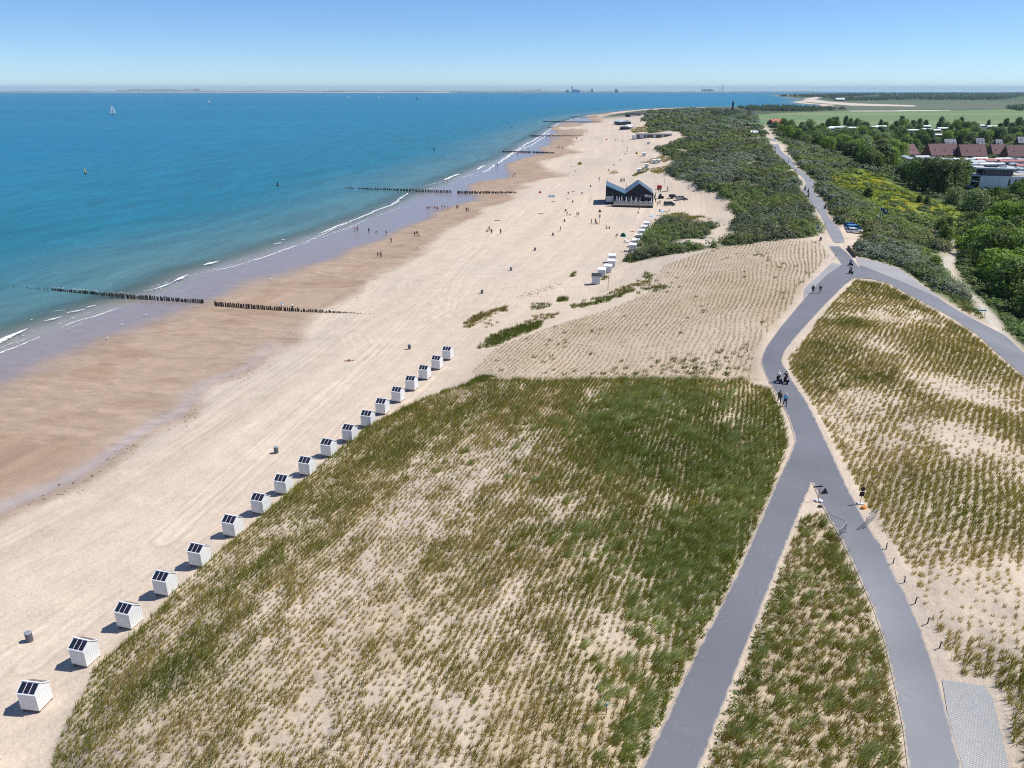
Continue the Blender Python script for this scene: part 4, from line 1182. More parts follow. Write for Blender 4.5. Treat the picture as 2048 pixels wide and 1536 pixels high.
def dup(root, loc, rz, label=None, scale=None):
    r = root.copy()
    C.objects.link(r)
    r.location, r.rotation_euler = loc, (0, 0, rz)
    if label: r['label'] = label
    if scale: r.scale = scale
    for ch in root.children:
        c_ = ch.copy()
        C.objects.link(c_)
        c_.parent = r
        for g_ in ch.children:
            d_ = g_.copy()
            C.objects.link(d_)
            d_.parent = c_
    return r
WHITE = mat('white_paint', (.80, .80, .79), .5, noise=.05, scale=2)
WHITEW = mat('weathered_white_boards', (.80, .80, .79), .65, noise=.03, scale=2)
GREYW = mat('grey_white_doors', (.58, .60, .63), .6, noise=.06)
BLACK = mat('black_stained_boards', (.016, .018, .026), .7, noise=.25, scale=1.5)
METAL = mat('galvanised_steel', (.45, .47, .50), .4, .75)
DARKM = mat('dark_grey_metal', (.05, .052, .058), .5, .4)
ROOFB = mat('blue_grey_metal_roof', (.13, .17, .205), .38, .35, noise=.12, scale=.8)
WOODP = mat('weathered_dark_timber', (.05, .042, .036), .85, noise=.35, scale=5)
RUST = mat('rusty_brown_timber', (.22, .10, .065), .8, noise=.2)
GLASSD = mat('dark_glass', (.018, .024, .038), .08, spec=.6)
PANEL = mat('dark_roof_panel', (.022, .020, .040), .16, spec=.5)
RED = mat('red_paint', (.50, .035, .025), .5)
ORANGE = mat('orange_fabric', (.70, .25, .02), .7)
YELLOW = mat('yellow_fabric', (.80, .50, .03), .7)
TEALF = mat('turquoise_fabric', (.02, .30, .26), .7)
BLUEF = mat('pale_blue_fabric', (.30, .55, .68), .7)
TYRE = mat('black_rubber', (.02, .02, .02), .8)
BRICKR = mat('purple_red_roof_tiles', (.15, .068, .076), .75, noise=.22, scale=.7)
BRICKW = mat('brown_brick', (.20, .10, .075), .85, noise=.15, scale=1)
REDROOF = mat('orange_red_roof_tiles', (.42, .10, .055), .7, noise=.15, scale=.6)
GREYROOF = mat('grey_roof_felt', (.25, .26, .29), .8, noise=.15, scale=.6)
DECK = mat('pale_deck_boards', (.42, .38, .33), .75, noise=.12, scale=2)
LGREY = mat('light_grey_panels', (.50, .53, .55), .5, noise=.08)
TEALS = mat('teal_paint_and_highlight', (.06, .36, .44), .5)
NAVY = mat('navy_flag_cloth', (.015, .022, .09), .7)

# ------------------------------------------------------------------ white beach huts in a row at the dune foot
def hut():
    L_, W_, e0, e1, rz_ = .78, .75, .24, 1.80, 2.30           # half length (along ridge), half width, floor, eaves, ridge
    t = empty('beach_hut', (0, 0, 0), 0, None, 'beach hut', 'white beach huts along the foot of the dune')
    m = MB()
    m.prism([(-W_, e0), (W_, e0), (W_, e1), (0, rz_ - .03), (-W_, e1)], -L_, L_, 'x')
    b = m.build('body', WHITEW, t)
    d = MB()
    for k in range(-3, 4): d.box(L_ + .002, L_ + .012, k * .2 - .006, k * .2 + .006, e0 + .06, e1 - .02)
    for k in range(-3, 4): d.box(k * .2 - .006, k * .2 + .006, -W_ - .012, -W_ - .002, e0 + .06, e1 - .1)
    d.build('batten', WHITE, b)
    sl = math.atan2(rz_ - e1, W_)
    ln = math.hypot(rz_ - e1, W_)
    for sg in (-1, 1):
        M_ = Matrix.Translation((0, 0, rz_ + .02)) @ Matrix.Rotation(-sg * sl, 4, 'X')
        r_ = MB().box(-L_ - .06, L_ + .06, min(0, sg * (ln + .09)), max(0, sg * (ln + .09)), -.05, 0, M_).build('roof', WHITE, t)
        for k in range(3):
            x0 = -L_ + .06 + k * .49
            a, b_ = sorted((sg * .10, sg * (ln - .02)))
            MB().box(x0, x0 + .42, a, b_, .004, .022, M_).build('roof_panel', PANEL if k else GLASSD, r_)
    MB().box(-L_ - .07, L_ + .07, -.06, .06, rz_ - .0, rz_ + .05).build('ridge_cap', WHITE, t)
    for x in (-.66, .66):
        for y in (-.62, .62): MB().box(x - .05, x + .05, y - .05, y + .05, -.15, e0 + .02).build('leg', RUST, t)
    MB().box(-L_ - .0, L_ - .0, -W_ + .05, -W_ + .13, e0 - .09, e0 - .003).box(-L_, L_, W_ - .13, W_ - .05, e0 - .09, e0 - .003).build('skid', RUST, t)
    return t
HUT0 = hut()
hp = [at(x, y + 1) for x, y in [(-32,1535)] + [(76,1410),(174,1322),(262,1248),(334,1183),(402,1126),(468,1067),(524,1022),(569,983),(616,946),(659,909),(701,879),(737,850),(766,825),(797,801),(824,778),(850,756),(875,736),(896,717)]]
ordn = ['nearest', 'second', 'third', 'fourth', 'fifth', 'sixth', 'seventh', 'eighth', 'ninth', 'tenth', 'eleventh', 'twelfth', 'thirteenth', 'fourteenth', 'fifteenth', 'sixteenth', 'seventeenth', 'eighteenth']
for i, q in enumerate(hp):
    a, b_ = hp[max(i - 1, 0)], hp[min(i + 1, len(hp) - 1)]
    rz_ = math.atan2(b_.y - a.y, b_.x - a.x) - math.pi / 2 + random.uniform(-.03, .03)
    lab = 'white beach hut cut off by the left edge of the picture' if i == 0 else f'white beach hut with dark roof panels, {ordn[i - 1]} whole one of the dune foot row' if i < 18 else 'white beach hut with dark roof panels, farthest of the dune foot row'
    loc = (q.x, q.y, q.z + .02)
    if i == 0:
        HUT0.location, HUT0.rotation_euler = loc, (0, 0, rz_)
        HUT0['label'] = lab
    else: dup(HUT0, loc, rz_, lab)

# huts farther along the beach: pale roof, grey double doors
def cabin(roofm, name='beach_cabin'):
    t = empty(name, (0, 0, 0), 0, None, 'beach cabin', 'white beach cabins farther along the beach')
    MB().prism([(-.85, .1), (.85, .1), (.85, 1.95), (-.85, 1.75)], -.95, .95, 'x').build('body', WHITEW, t)
    for k in (-1, 1):
        d = MB().box(k * .44 - .42, k * .44 + .42, -.885, -.862, .18, 1.62).build('door', GREYW, t)
        MB().box(-k * .06 + k * .14 - .02, -k * .06 + k * .14 + .02, -.91, -.887, .8, .95).build('handle', DARKM, d)
    M_ = Matrix.Translation((0, 0, 1.86)) @ Matrix.Rotation(math.atan2(.2, 1.7), 4, 'X')
    MB().box(-1.06, 1.06, -1.05, 1.0, 0.01, .11, M_).build('roof', roofm, t)
    MB().box(-.9, -.7, -.8, .8, -.12, .1).box(.7, .9, -.8, .8, -.12, .1).build('skid', RUST, t)
    return t
t = cabin(DARKM)
t.location = at(1191.5, 567.5)
t.scale, t.rotation_euler = (1.05, 1.0, 1.18), (0, 0, R(-6))
t['label'] = 'white beach cabin with a dark flat roof, nearest of the middle cluster'
CAB = cabin(WHITE)
lb2 = ['second', 'third', 'fourth', 'farthest']
for i, (x, y) in enumerate([(1203, 552), (1215.5, 545), (1222.5, 534), (1224, 523)]):
    q, l_ = at(x, y), f'white beach cabin with grey doors, {lb2[i]} of the middle cluster'
    if i == 0:
        CAB.location, CAB.rotation_euler, CAB['label'] = q, (0, 0, R(-10)), l_
    else: dup(CAB, q, R(-10 + 2 * i), l_)
for i, (x, y) in enumerate([(1265, 501), (1271, 492), (1277, 481), (1283, 471.5), (1288, 463), (1292.5, 455.5)]):
    dup(CAB, at(x, y), R(-12), f'white beach cabin with grey doors, {["nearest", "second", "third", "fourth", "fifth", "farthest"][i]} of the row below the scrub dune')
for (x, y), w_ in zip([(1278, 345), (1293, 335), (1308, 327), (1317, 326), (1288, 312), (1297, 288)], ['nearest to the black pavilion', 'on the sand behind the green tuft', 'beside its twin under the scrub', 'right of its twin under the scrub', 'beside the straw coloured grass patch', 'in front of the long grey pavilion']):
    dup(CAB, at(x, y), R(-10), 'small pale beach cabin ' + w_, (1.15, 1.15, 1.15))

# ------------------------------------------------------------------ litter bins along the beach
def bin_():
    t = empty('litter_bin', (0, 0, 0), 0, None, 'litter bin', 'dark litter bins on the beach')
    MB().lathe([(.27, -.05), (.29, .05), (.30, .85), (.27, .86)], 16).build('body', mat('bin_grey', (.12, .13, .15), .5, .3, noise=.2), t, smooth=False)
    MB().lathe([(.28, .84), (.31, .87), (.31, .92), (.22, .96), (.05, .97)], 16).build('lid', mat('bin_lid', (.33, .36, .40), .45, .3), t)
    return t
BIN0 = bin_()
BINS = [(60, 1282, 'litter bin on the sand left of the nearest huts'), (553, 906, 'litter bin on the sand level with the middle of the hut row'), (819, 698, 'litter bin on the sand near the far end of the hut row'),
        (964, 587, 'litter bin on the grey sand left of the grassy hummock'), (1022, 541, 'litter bin on open sand beyond the grassy hummocks'), (1070, 501, 'litter bin on open sand left of the middle cabins'), (1106, 471, 'litter bin standing near a walker on the upper beach'), (1129, 443.5, 'litter bin left of the tall signpost'),
        (1131, 422.5, 'litter bin near the two bathers left of the signpost'), (1145.5, 405, 'litter bin nearest the left front of the black pavilion'), (1164, 388.5, 'litter bin left of the black pavilion'), (1181, 374, 'litter bin level with the pavilion roof'), (1198, 358.5, 'litter bin just beyond the black pavilion'), (1217, 341.5, 'litter bin beside the tuft of dune grass beyond the pavilion')]
for i, (x, y, l_) in enumerate(BINS):
    q = at(x, y)
    if i == 0: BIN0.location, BIN0['label'] = q, l_
    else: dup(BIN0, q, random.uniform(0, 6), l_)
for x, y in [(1228, 331.5), (1240.6, 321), (1250, 308.5), (1254, 303), (1254.7, 297), (1245, 283)]:
    dup(BIN0, at(x, y), 0, 'tiny dark litter bin far along the beach before the long grey pavilion')

# ------------------------------------------------------------------ groynes of timber posts
POSTM = MB().lathe([(.16, -2.4), (.165, -.3), (.15, -.04), (.10, 0)], 8).mesh('groyne_post', WOODP)
gull_spots = []
POSTW = MB().lathe([(.25, -2.4), (.25, -.3), (.23, -.04), (.16, 0)], 8).mesh('groyne_post', WOODP)
def groyne(p, q, tops, n, label, grp, out=None, seag=0.0, pm=None):
    a, b_ = gnd(*p), gnd(*q)
    for i in range(n):
        f = (i + random.uniform(-.2, .2)) / (n - 1)
        x, y = a + (b_ - a) * f
        x += random.uniform(-.07, .07)
        y += random.uniform(-.10, .10)
        z = tops[0] + (tops[1] - tops[0]) * f + random.uniform(-.16, .1)
        if random.random() < .05: z -= .35
        z -= drop(x, y)
        if out is not None:
            out.append((x, y, z))
            continue
        o = bpy.data.objects.new('groyne_post', pm or POSTM)
        C.objects.link(o)
        o.location = (x, y, z)
        o.rotation_euler = (random.uniform(-.05, .05), random.uniform(-.05, .05), random.uniform(0, 6))
        tag(o, label, 'groyne post', grp)
        if random.random() < seag: gull_spots.append((x, y, z))
g1s, g1b = 'weathered dark timber post standing in the sea in the nearer groyne', 'weathered dark timber post standing on the sand in the nearer groyne'
groyne((-40, 569, 0), (105, 580, 0), (.05, .30), 18, g1s, 'seaward posts of the nearer groyne')
groyne((105, 580.5, 0), (408, 609.5, 0.05), (.5, 1.3), 86, g1s, 'seaward posts of the nearer groyne', None, .28)
groyne((430, 614, .15), (785, 634.5, 1.5), (1.5, 1.95), 92, g1b, 'landward posts of the nearer groyne')
groyne((735, 378.5, 0), (902, 386.5, 0), (.7, 1.5), 58, 'dark timber post in the sea in the second groyne', 'seaward posts of the second groyne', None, 0.0, POSTW)
groyne((915, 388, .05), (1032, 386.5, 1.0), (1.6, 1.8), 46, 'dark timber post at the water edge in the second groyne', 'landward posts of the second groyne', None, 0.0, POSTW)
rest = []
for p, q, tp in [((690, 376, 0), (735, 378.5, 0), (.05, .3)), ((1005, 303.5, 0), (1062, 305.5, .1), (.6, 1.0)), ((1066, 305.5, .1), (1108, 306.5, .8), (1.0, 1.3)), ((1060, 272, 0), (1165, 273, .4), (.7, 1.2)), ((1095, 255, 0), (1182, 255.5, .5), (.7, 1.2)), ((1085, 243.5, 0), (1200, 244.5, .6), (.8, 1.3)), ((1140, 234.5, 0), (1215, 235, .6), (.8, 1.4))]:
    a, b_ = gnd(*p), gnd(*q)
    groyne(p, q, tp, max(6, int(np.hypot(*(b_ - a)) / .75)), None, None, rest)
m = MB()
for x, y, z in rest: m.lathe([(.34, 0), (.34, 1.9), (.22, 1.95)], 5, Matrix.Translation((x, y, z - 1.65)))
tag(m.build('groyne_posts', WOODP), kind='stuff')

# gulls
def gull():
    t = empty('gull', (0, 0, 0), 0, 'white gull perched on a post of the nearer groyne', 'gull', 'gulls perched on the nearer groyne')
    GW = mat('white_feathers', (.82, .82, .80), .7)
    b = MB().ball((0, 0, .22), (.20, .085, .09), 10, 8)
    b.ball((.18, 0, .33), (.06, .05, .055), 8, 6).tube([(.1, 0, .24), (.16, 0, .31)], [.06, .045]).tube([(-.14, 0, .22), (-.30, 0, .21)], [.05, .02])
    b.build('body', GW, t, smooth=True)
    for s_ in (-1, 1): MB().ball((-.06, s_ * .075, .25), (.2, .02, .06), 8, 6).build('wing', mat('grey_feathers', (.36, .38, .41), .7), t, smooth=True)
    MB().tube([(.23, 0, .33), (.30, 0, .315)], [.014, .004]).build('beak', YELLOW, t)
    for s_ in (-1, 1): MB().tube([(0, s_ * .03, .16), (0, s_ * .03, 0)], .009, 5).build('leg', YELLOW, t)
    return t
GULL = gull()
for i, q in enumerate(gull_spots[:22]):
    if i == 0: GULL.location = q
    else: dup(GULL, q, random.uniform(0, 6.3))
for x, y, l_ in [(215, 679, 'white gull standing on the wet sand, nearest the camera'), (243, 652, 'white gull on wet sand between two other gulls'), (291, 633, 'white gull on wet sand nearest the groyne'), (542, 561, 'white gull alone on the wet flat beyond the groyne')]:
    q = at(x, y)
    dup(GULL, q, 1, l_, (1.4, 1.4, 1.4))['group'] = 'gulls standing on the wet sand'

# ------------------------------------------------------------------ people
def skin(name, verts, edges, radii, m):
    me = bpy.data.meshes.new(name)
    me.from_pydata(verts, edges, [])
    o = bpy.data.objects.new(name, me)
    C.objects.link(o)
    sm = o.modifiers.new('s', 'SKIN')
    for sv, r_ in zip(me.skin_vertices[0].data, radii): sv.radius = r_ if isinstance(r_, tuple) else (r_, r_)
    me.skin_vertices[0].data[0].use_root = True
    ss = o.modifiers.new('u', 'SUBSURF')
    ss.levels = ss.render_levels = 1
    bpy.context.view_layer.update()
    e = o.evaluated_get(bpy.context.evaluated_depsgraph_get())
    out = bpy.data.meshes.new_from_object(e)
    out.name = name
    out.materials.clear()
    out.materials.append(m)
    bpy.data.objects.remove(o)
    out.polygons.foreach_set('use_smooth', [True] * len(out.polygons))
    return out
SKINM = mat('skin', (.52, .31, .22), .6)
HAIR = {'brown': mat('brown_hair', (.06, .035, .02), .7), 'fair': mat('fair_hair', (.42, .30, .16), .7), 'white': mat('white_hair', (.75, .74, .72), .7)}
CL = {k: mat(k + '_cloth', c, .85) for k, c in dict(navy=(.015, .02, .06), black=(.015, .015, .018), white=(.78, .78, .77), skyblue=(.15, .52, .75), red=(.45, .03, .03), olive=(.06, .075, .05), grey=(.22, .23, .25), maroon=(.14, .012, .04), royal=(.02, .05, .38), orange=(.6, .2, .05), beige=(.45, .36, .26), teal=(.03, .25, .25)).items()}
def joints(pose):
    J = dict(pel=(0, 0, .95), spi=(0, 0, 1.15), che=(0, 0, 1.36), nek=(0, 0, 1.5), hed=(.02, 0, 1.62), top=(.01, 0, 1.72))
    for s_, n in ((-1, 'r'), (1, 'l')):
        J[n + 'sh'], J[n + 'el'], J[n + 'wr'] = (0, s_ * .19, 1.42), (-.02, s_ * .26, 1.13), (.06, s_ * .27, .88)
        J[n + 'hi'], J[n + 'kn'], J[n + 'an'], J[n + 'to'] = (0, s_ * .10, .92), (.02, s_ * .11, .50), (0, s_ * .11, .08), (.16, s_ * .12, .035)
    if pose == 'walk':
        for s_, n in ((-1, 'r'), (1, 'l')):
            J[n + 'kn'], J[n + 'an'], J[n + 'to'] = (.10 + s_ * .12, s_ * .10, .50), (s_ * .28, s_ * .10, .09), (s_ * .28 + .16, s_ * .11, .05)
            J[n + 'el'], J[n + 'wr'] = (-s_ * .10, s_ * .26, 1.14), (.08 - s_ * .16, s_ * .25, .92)
    if pose in ('sit', 'cycle'):
        dz = -.66 if pose == 'sit' else 0
        for k in list(J): J[k] = (J[k][0], J[k][1], J[k][2] + dz)
        for s_, n in ((-1, 'r'), (1, 'l')):
            if pose == 'sit':
                J[n + 'hi'], J[n + 'kn'], J[n + 'an'], J[n + 'to'] = (.02, s_ * .10, .16), (.36, s_ * .13, .42), (.62, s_ * .12, .08), (.76, s_ * .13, .05)
                J[n + 'el'], J[n + 'wr'] = (.1, s_ * .26, .5), (.30, s_ * .2, .42)
            else:
                J[n + 'kn'], J[n + 'an'], J[n + 'to'] = (.36, s_ * .11, .68 + s_ * .10), (.24, s_ * .11, .27 + s_ * .12), (.40, s_ * .11, .23 + s_ * .12)
                J[n + 'el'], J[n + 'wr'] = (.30, s_ * .27, 1.20), (.52, s_ * .24, 1.05)
        if pose == 'cycle':
            for k, dx in (('spi', .06), ('che', .14), ('nek', .20), ('hed', .26), ('top', .25)): J[k] = (dx, 0, J[k][2] - .02)
            for n in 'rl': J[n + 'sh'] = (.14, J[n + 'sh'][1], 1.40)
    if pose == 'lie':
        for k in list(J):
            x, y, z = J[k]
            J[k] = (z - .9, y, .12 + x * .3)
    return J
def person_parts(pose):
    J = joints(pose)
    ks = ['pel', 'spi', 'che', 'nek', 'hed', 'top']
    rd_ = {'pel': (.115, .15), 'spi': (.10, .125), 'che': (.115, .15), 'nek': .055, 'hed': (.085, .095), 'top': .06, 'sh': .065, 'el': .043, 'wr': .03, 'hi': .085, 'kn': .058, 'an': .04, 'to': .035}
    V, Ed, Rr, ix = [], [], [], {}
    def add(k, p, r_, par=None):
        ix[k] = len(V)
        V.append(p)
        Rr.append(r_)
        if par: Ed.append((ix[par], ix[k]))
    for a, b_ in zip([None] + ks, ks): add(b_, J[b_], rd_[b_], a)
    for n in 'rl':
        for a, b_ in (('che', n + 'sh'), (n + 'sh', n + 'el'), (n + 'el', n + 'wr'), ('pel', n + 'hi'), (n + 'hi', n + 'kn'), (n + 'kn', n + 'an'), (n + 'an', n + 'to')): add(b_, J[b_], rd_[b_[1:]], a)
        w_, e_ = Vector(J[n + 'wr']), Vector(J[n + 'el'])
        d = (w_ - e_).normalized()
        sd = d.cross(Vector((0, 1 if n == 'l' else -1, .3))).normalized()
        add(n + 'pm', tuple(w_ + d * .07), .034, n + 'wr')
        for f in range(4):
            base = w_ + d * .085 + sd * (.021 * (f - 1.5))
            l_ = (.052, .062, .058, .045)[f]
            add(f'{n}f{f}a', tuple(base + d * l_ * .5), .0095, n + 'pm')
            add(f'{n}f{f}b', tuple(base + d * l_ + Vector((.012, 0, -.012))), .008, f'{n}f{f}a')
        add(n + 'tha', tuple(w_ + d * .045 + sd * -.045), .011, n + 'pm')
    b = skin('person', V, Ed, Rr, SKINM)
    # facial features are modelled into the same mesh
    fx, fz = Vector(J['hed']), None
    bm = bmesh.new()
    bm.from_mesh(b)
    fw = Vector((1, 0, 0)) if pose != 'lie' else Vector((0, 0, 1))
    for dy, dz, r_ in ((0, .0, .017), (-.035, .02, .009), (.035, .02, .009), (0, -.04, .012), (-.088, 0, .02), (.088, 0, .02)):
        up = Vector((0, 0, 1)) if pose != 'lie' else Vector((1, 0, 0))
        bmesh.ops.create_icosphere(bm, subdivisions=1, radius=r_, matrix=Matrix.Translation(fx + fw * (.088 if abs(dy) < .08 else 0) + Vector((0, dy, 0)) + up * dz))
    bm.to_mesh(b)
    bm.free()
    def sub(name, keys, par, grow, scl=None):
        ii, v, e, r_ = {}, [], [], []
        for k in keys:
            ii[k] = len(v)
            v.append(J[k] if k in J else par['pos'][k])
            g_ = rd_[k] if k in rd_ else rd_.get(k[1:], .05)
            r_.append(tuple(x + grow for x in g_) if isinstance(g_, tuple) else g_ + grow)
        for a, c_ in par['e']: e.append((ii[a], ii[c_]))
        return skin(name, v, e, r_, CL['white'])
    lerp = lambda a, b_, t: tuple(Vector(J[a]).lerp(Vector(J[b_]), t))
    pos = {n + 'ms': lerp(n + 'el', n + 'wr', .15) for n in 'rl'}
    pos.update({n + 'mt': lerp(n + 'hi', n + 'kn', .65) for n in 'rl'})
    rd_.update(ms=.045, mt=.07)
    P = {'pos': pos, 'e': [('pel', 'spi'), ('spi', 'che')] + [e for n in 'rl' for e in (('che', n + 'sh'), (n + 'sh', n + 'el'), (n + 'el', n + 'ms'))]}
    shirt = sub('shirt', ['pel', 'spi', 'che'] + [n + k for n in 'rl' for k in ('sh', 'el', 'ms')], P, .022)
    P = {'pos': pos, 'e': [e for n in 'rl' for e in (('pel', n + 'hi'), (n + 'hi', n + 'kn'), (n + 'kn', n + 'an'))]}
    trou = sub('trousers', ['pel'] + [n + k for n in 'rl' for k in ('hi', 'kn', 'an')], P, .018)
    P = {'pos': pos, 'e': [e for n in 'rl' for e in (('pel', n + 'hi'), (n + 'hi', n + 'mt'))]}
    trunks = sub('shorts', ['pel'] + [n + k for n in 'rl' for k in ('hi', 'mt')], P, .02)
    off = Vector((-.02, 0, .035)) if pose != 'lie' else Vector((.03, 0, -.03))
    hr = MB().ball(Vector(J['hed']) + off, (.105, .105, .105), 10, 7).mesh('hair', HAIR['brown'], smooth=True)
    return dict(body=b, shirt=shirt, trousers=trou, shorts=trunks, hair=hr)
POSE = {p_: person_parts(p_) for p_ in ('stand', 'walk', 'sit', 'lie', 'cycle')}
def person(loc, rz_, pose, label, top=None, bottom='navy', hair='brown', group=None, scale=1.0, long_=True):
    P = POSE[pose]
    o = bpy.data.objects.new('person', P['body'])
    C.objects.link(o)
    o.location, o.rotation_euler, o.scale = loc, (0, 0, rz_), (scale,) * 3
    tag(o, label, 'person', group)
    parts = [('hair', HAIR[hair])]
    if top: parts.append(('shirt', CL[top]))
    if bottom: parts.append(('trousers' if long_ else 'shorts', CL[bottom]))
    for k, m_ in parts:
        c_ = bpy.data.objects.new(k, P[k])
        C.objects.link(c_)
        c_.parent = o
        c_.material_slots[0].link = 'OBJECT'
        c_.material_slots[0].material = m_
    return o
UP = math.pi / 2
# walkers on the road
o = person(at(1558, 806), UP, 'walk', 'walker in dark clothes with a shoulder bag on the left side of the road', 'olive', 'black', 'brown', None)
q = at(1561.5, 804)
b_ = empty('shoulder_bag', (q.x, q.y, q.z + .80), 0, 'dark shoulder bag carried by the walker in dark clothes', 'bag')
MB().box(-.07, .07, -.17, .17, -.14, .14).build('bag_body', CL['black'], b_, .03)
MB().tube([(0, -.15, .12), (0, -.12, .45), (0, .05, .55), (0, .13, .12)], .015).build('strap', CL['black'], b_)
person(at(1569.5, 812.5), UP, 'walk', 'walker in a bright sky blue top with white hair on the road', 'skyblue', 'navy', 'white')
person(at(1624.5, 588.5), UP + 3.1, 'walk', 'walker in dark shirt and shorts, left one of the pair on the pale apron', 'navy', 'black', 'brown', None, 1.05, False)
person(at(1639.5, 588.5), UP + 3.1, 'walk', 'walker in dark shirt and shorts, right one of the pair on the pale apron', 'navy', 'grey', 'brown', None, 1.05, False)
person(at(1917, 514), UP, 'walk', 'walker in a white top on the sandy path by the dark bush', 'white', 'grey', 'fair')
def bicycle():
    t = empty('bicycle', (0, 0, 0), 0, None, 'bicycle', 'bicycles on the road')
    for x in (-.52, .52):
        M_ = Matrix.Translation((x, 0, .34)) @ Matrix.Rotation(UP, 4, 'X')
        w_ = MB().lathe([(.335, -.02), (.345, 0), (.335, .02), (.31, .02), (.31, -.02)], 20, M_).build('wheel', TYRE, t)
        sp = MB()
        for k in range(8): sp.tube([(x, 0, .34), (x + .3 * math.cos(k * .785), 0, .34 + .3 * math.sin(k * .785))], .004, 4)
        sp.build('spokes', METAL, w_)
    f = MB()
    for a, c_ in (((-.52, 0, .34), (-.05, 0, .34)), ((-.05, 0, .34), (-.2, 0, .86)), ((-.52, 0, .34), (-.17, 0, .78)), ((-.05, 0, .34), (.38, 0, .8)), ((-.17, 0, .76), (.36, 0, .86)), ((.52, 0, .34), (.34, 0, 1.0))): f.tube([a, c_], .018)
    f.build('frame', DARKM, t)
    MB().tube([(.44, -.28, 1.02), (.36, -.1, 1.04), (.36, .1, 1.04), (.44, .28, 1.02)], .016).build('handlebar', METAL, t)
    MB().ball((-.2, 0, .89), (.14, .09, .04)).build('saddle', TYRE, t)
    for s_ in (-1, 1): MB().box(-.66, -.36, s_ * .17 - .06, s_ * .17 + .06, .40, .70).build('pannier', CL['black'], t, .02)
    MB().box(-.7, -.3, -.07, .07, .72, .74).build('luggage_rack', METAL, t)
    return t
BIKE = bicycle()
CYC = [(1556.5, 766, 'dark bicycle with panniers under the rider in white, near the road bend', 'cyclist in a white and grey top riding beside another near the road bend', 'white', 'black', 'white', UP),
       (1571, 767.5, 'bicycle with panniers under the rider in dark red, near the road bend', 'cyclist with dark hair and maroon clothes near the road bend', 'black', 'maroon', 'brown', UP),
       (1701, 532.5, 'bicycle ridden by the cyclist in bright blue at the junction', 'cyclist in bright blue with a pale cap at the junction', 'royal', 'navy', 'white', UP + .1),
       (1701, 548.5, 'bicycle ridden by the cyclist in black at the junction', 'cyclist in black with a pale cap at the junction', 'black', 'black', 'white', UP + .1),
       (1610, 381, 'bicycle at the left side of the far road bend', 'cyclist in dark clothes at the left side of the far road bend', 'navy', 'black', 'brown', UP + 3.1),
       (1616, 385.5, 'bicycle in the middle of the far road bend', 'cyclist in grey and black in the middle of the far road bend', 'grey', 'black', 'brown', UP + 3.1),
       (1616.5, 394.5, 'bicycle of the nearest rider at the far road bend', 'cyclist in maroon, nearest of the three at the far road bend', 'maroon', 'navy', 'brown', UP + 3.1),
       (1650, 418, 'bicycle of the lone rider on the straight above the cars', 'lone cyclist in black on the straight above the parked cars', 'black', 'navy', 'brown', UP + 3.1)]
for i, (x, y, lb, lp, tp, bt, hr, rz_) in enumerate(CYC):
    q = at(x, y)
    q.z += .05
    if i == 0: BIKE.location, BIKE.rotation_euler, BIKE['label'] = q, (0, 0, rz_), lb
    else: dup(BIKE, q, rz_, lb)
    person(q, rz_, 'cycle', lp, tp, bt, hr)
for x, y, l_, tp in [(1590, 345.5, 'tiny walker in red where the path dips behind the scrub', 'red'), (1577, 326, 'tiny walker in white on the far part of the path', 'white'), (1587, 329, 'tiny walker in black on the far part of the path', 'black'), (1548, 301, 'tiny walker in navy where the path crests the dune', 'navy'), (1551, 299, 'tiny walker in grey where the path crests the dune', 'grey')]:
    person(at(x, y), UP, 'walk', l_, tp, 'black')
# walkers by the nearer groyne, bathers and sunbathers
person(at(565.5, 618), 2.6, 'walk', 'walker in a pale blue top and white shorts beside the nearer groyne', 'skyblue', 'white', 'fair', None, 1.05, False)
person(at(586, 621), 2.6, 'walk', 'white haired walker in a white top and dark trousers beside the nearer groyne', 'white', 'navy', 'white', None, 1.05)
person(at(698, 722), .15, 'lie', 'sunbather lying alone on the sand left of the far huts', None, 'black', 'brown', None, 1.0, False)
BATH = 'bathers standing in the shallows left of the second groyne'
for x, y, tp, bt in [(854.5, 421.5, 'black', 'red'), (859, 420, None, 'black'), (864.5, 420, 'white', 'beige'), (870, 420.5, 'red', 'red'), (874, 421.5, None, 'red'), (876, 422, 'orange', 'red'), (884, 419, 'black', None), (889, 419, 'maroon', None), (896, 421, None, 'navy'), (913.5, 419, None, 'red'), (916, 418.5, None, 'black')]:
    person(at(x, y), random.uniform(0, 6), 'stand', 'bather standing in the group in the shallows beside the second groyne', tp, bt, 'brown', BATH, 1.1, False)
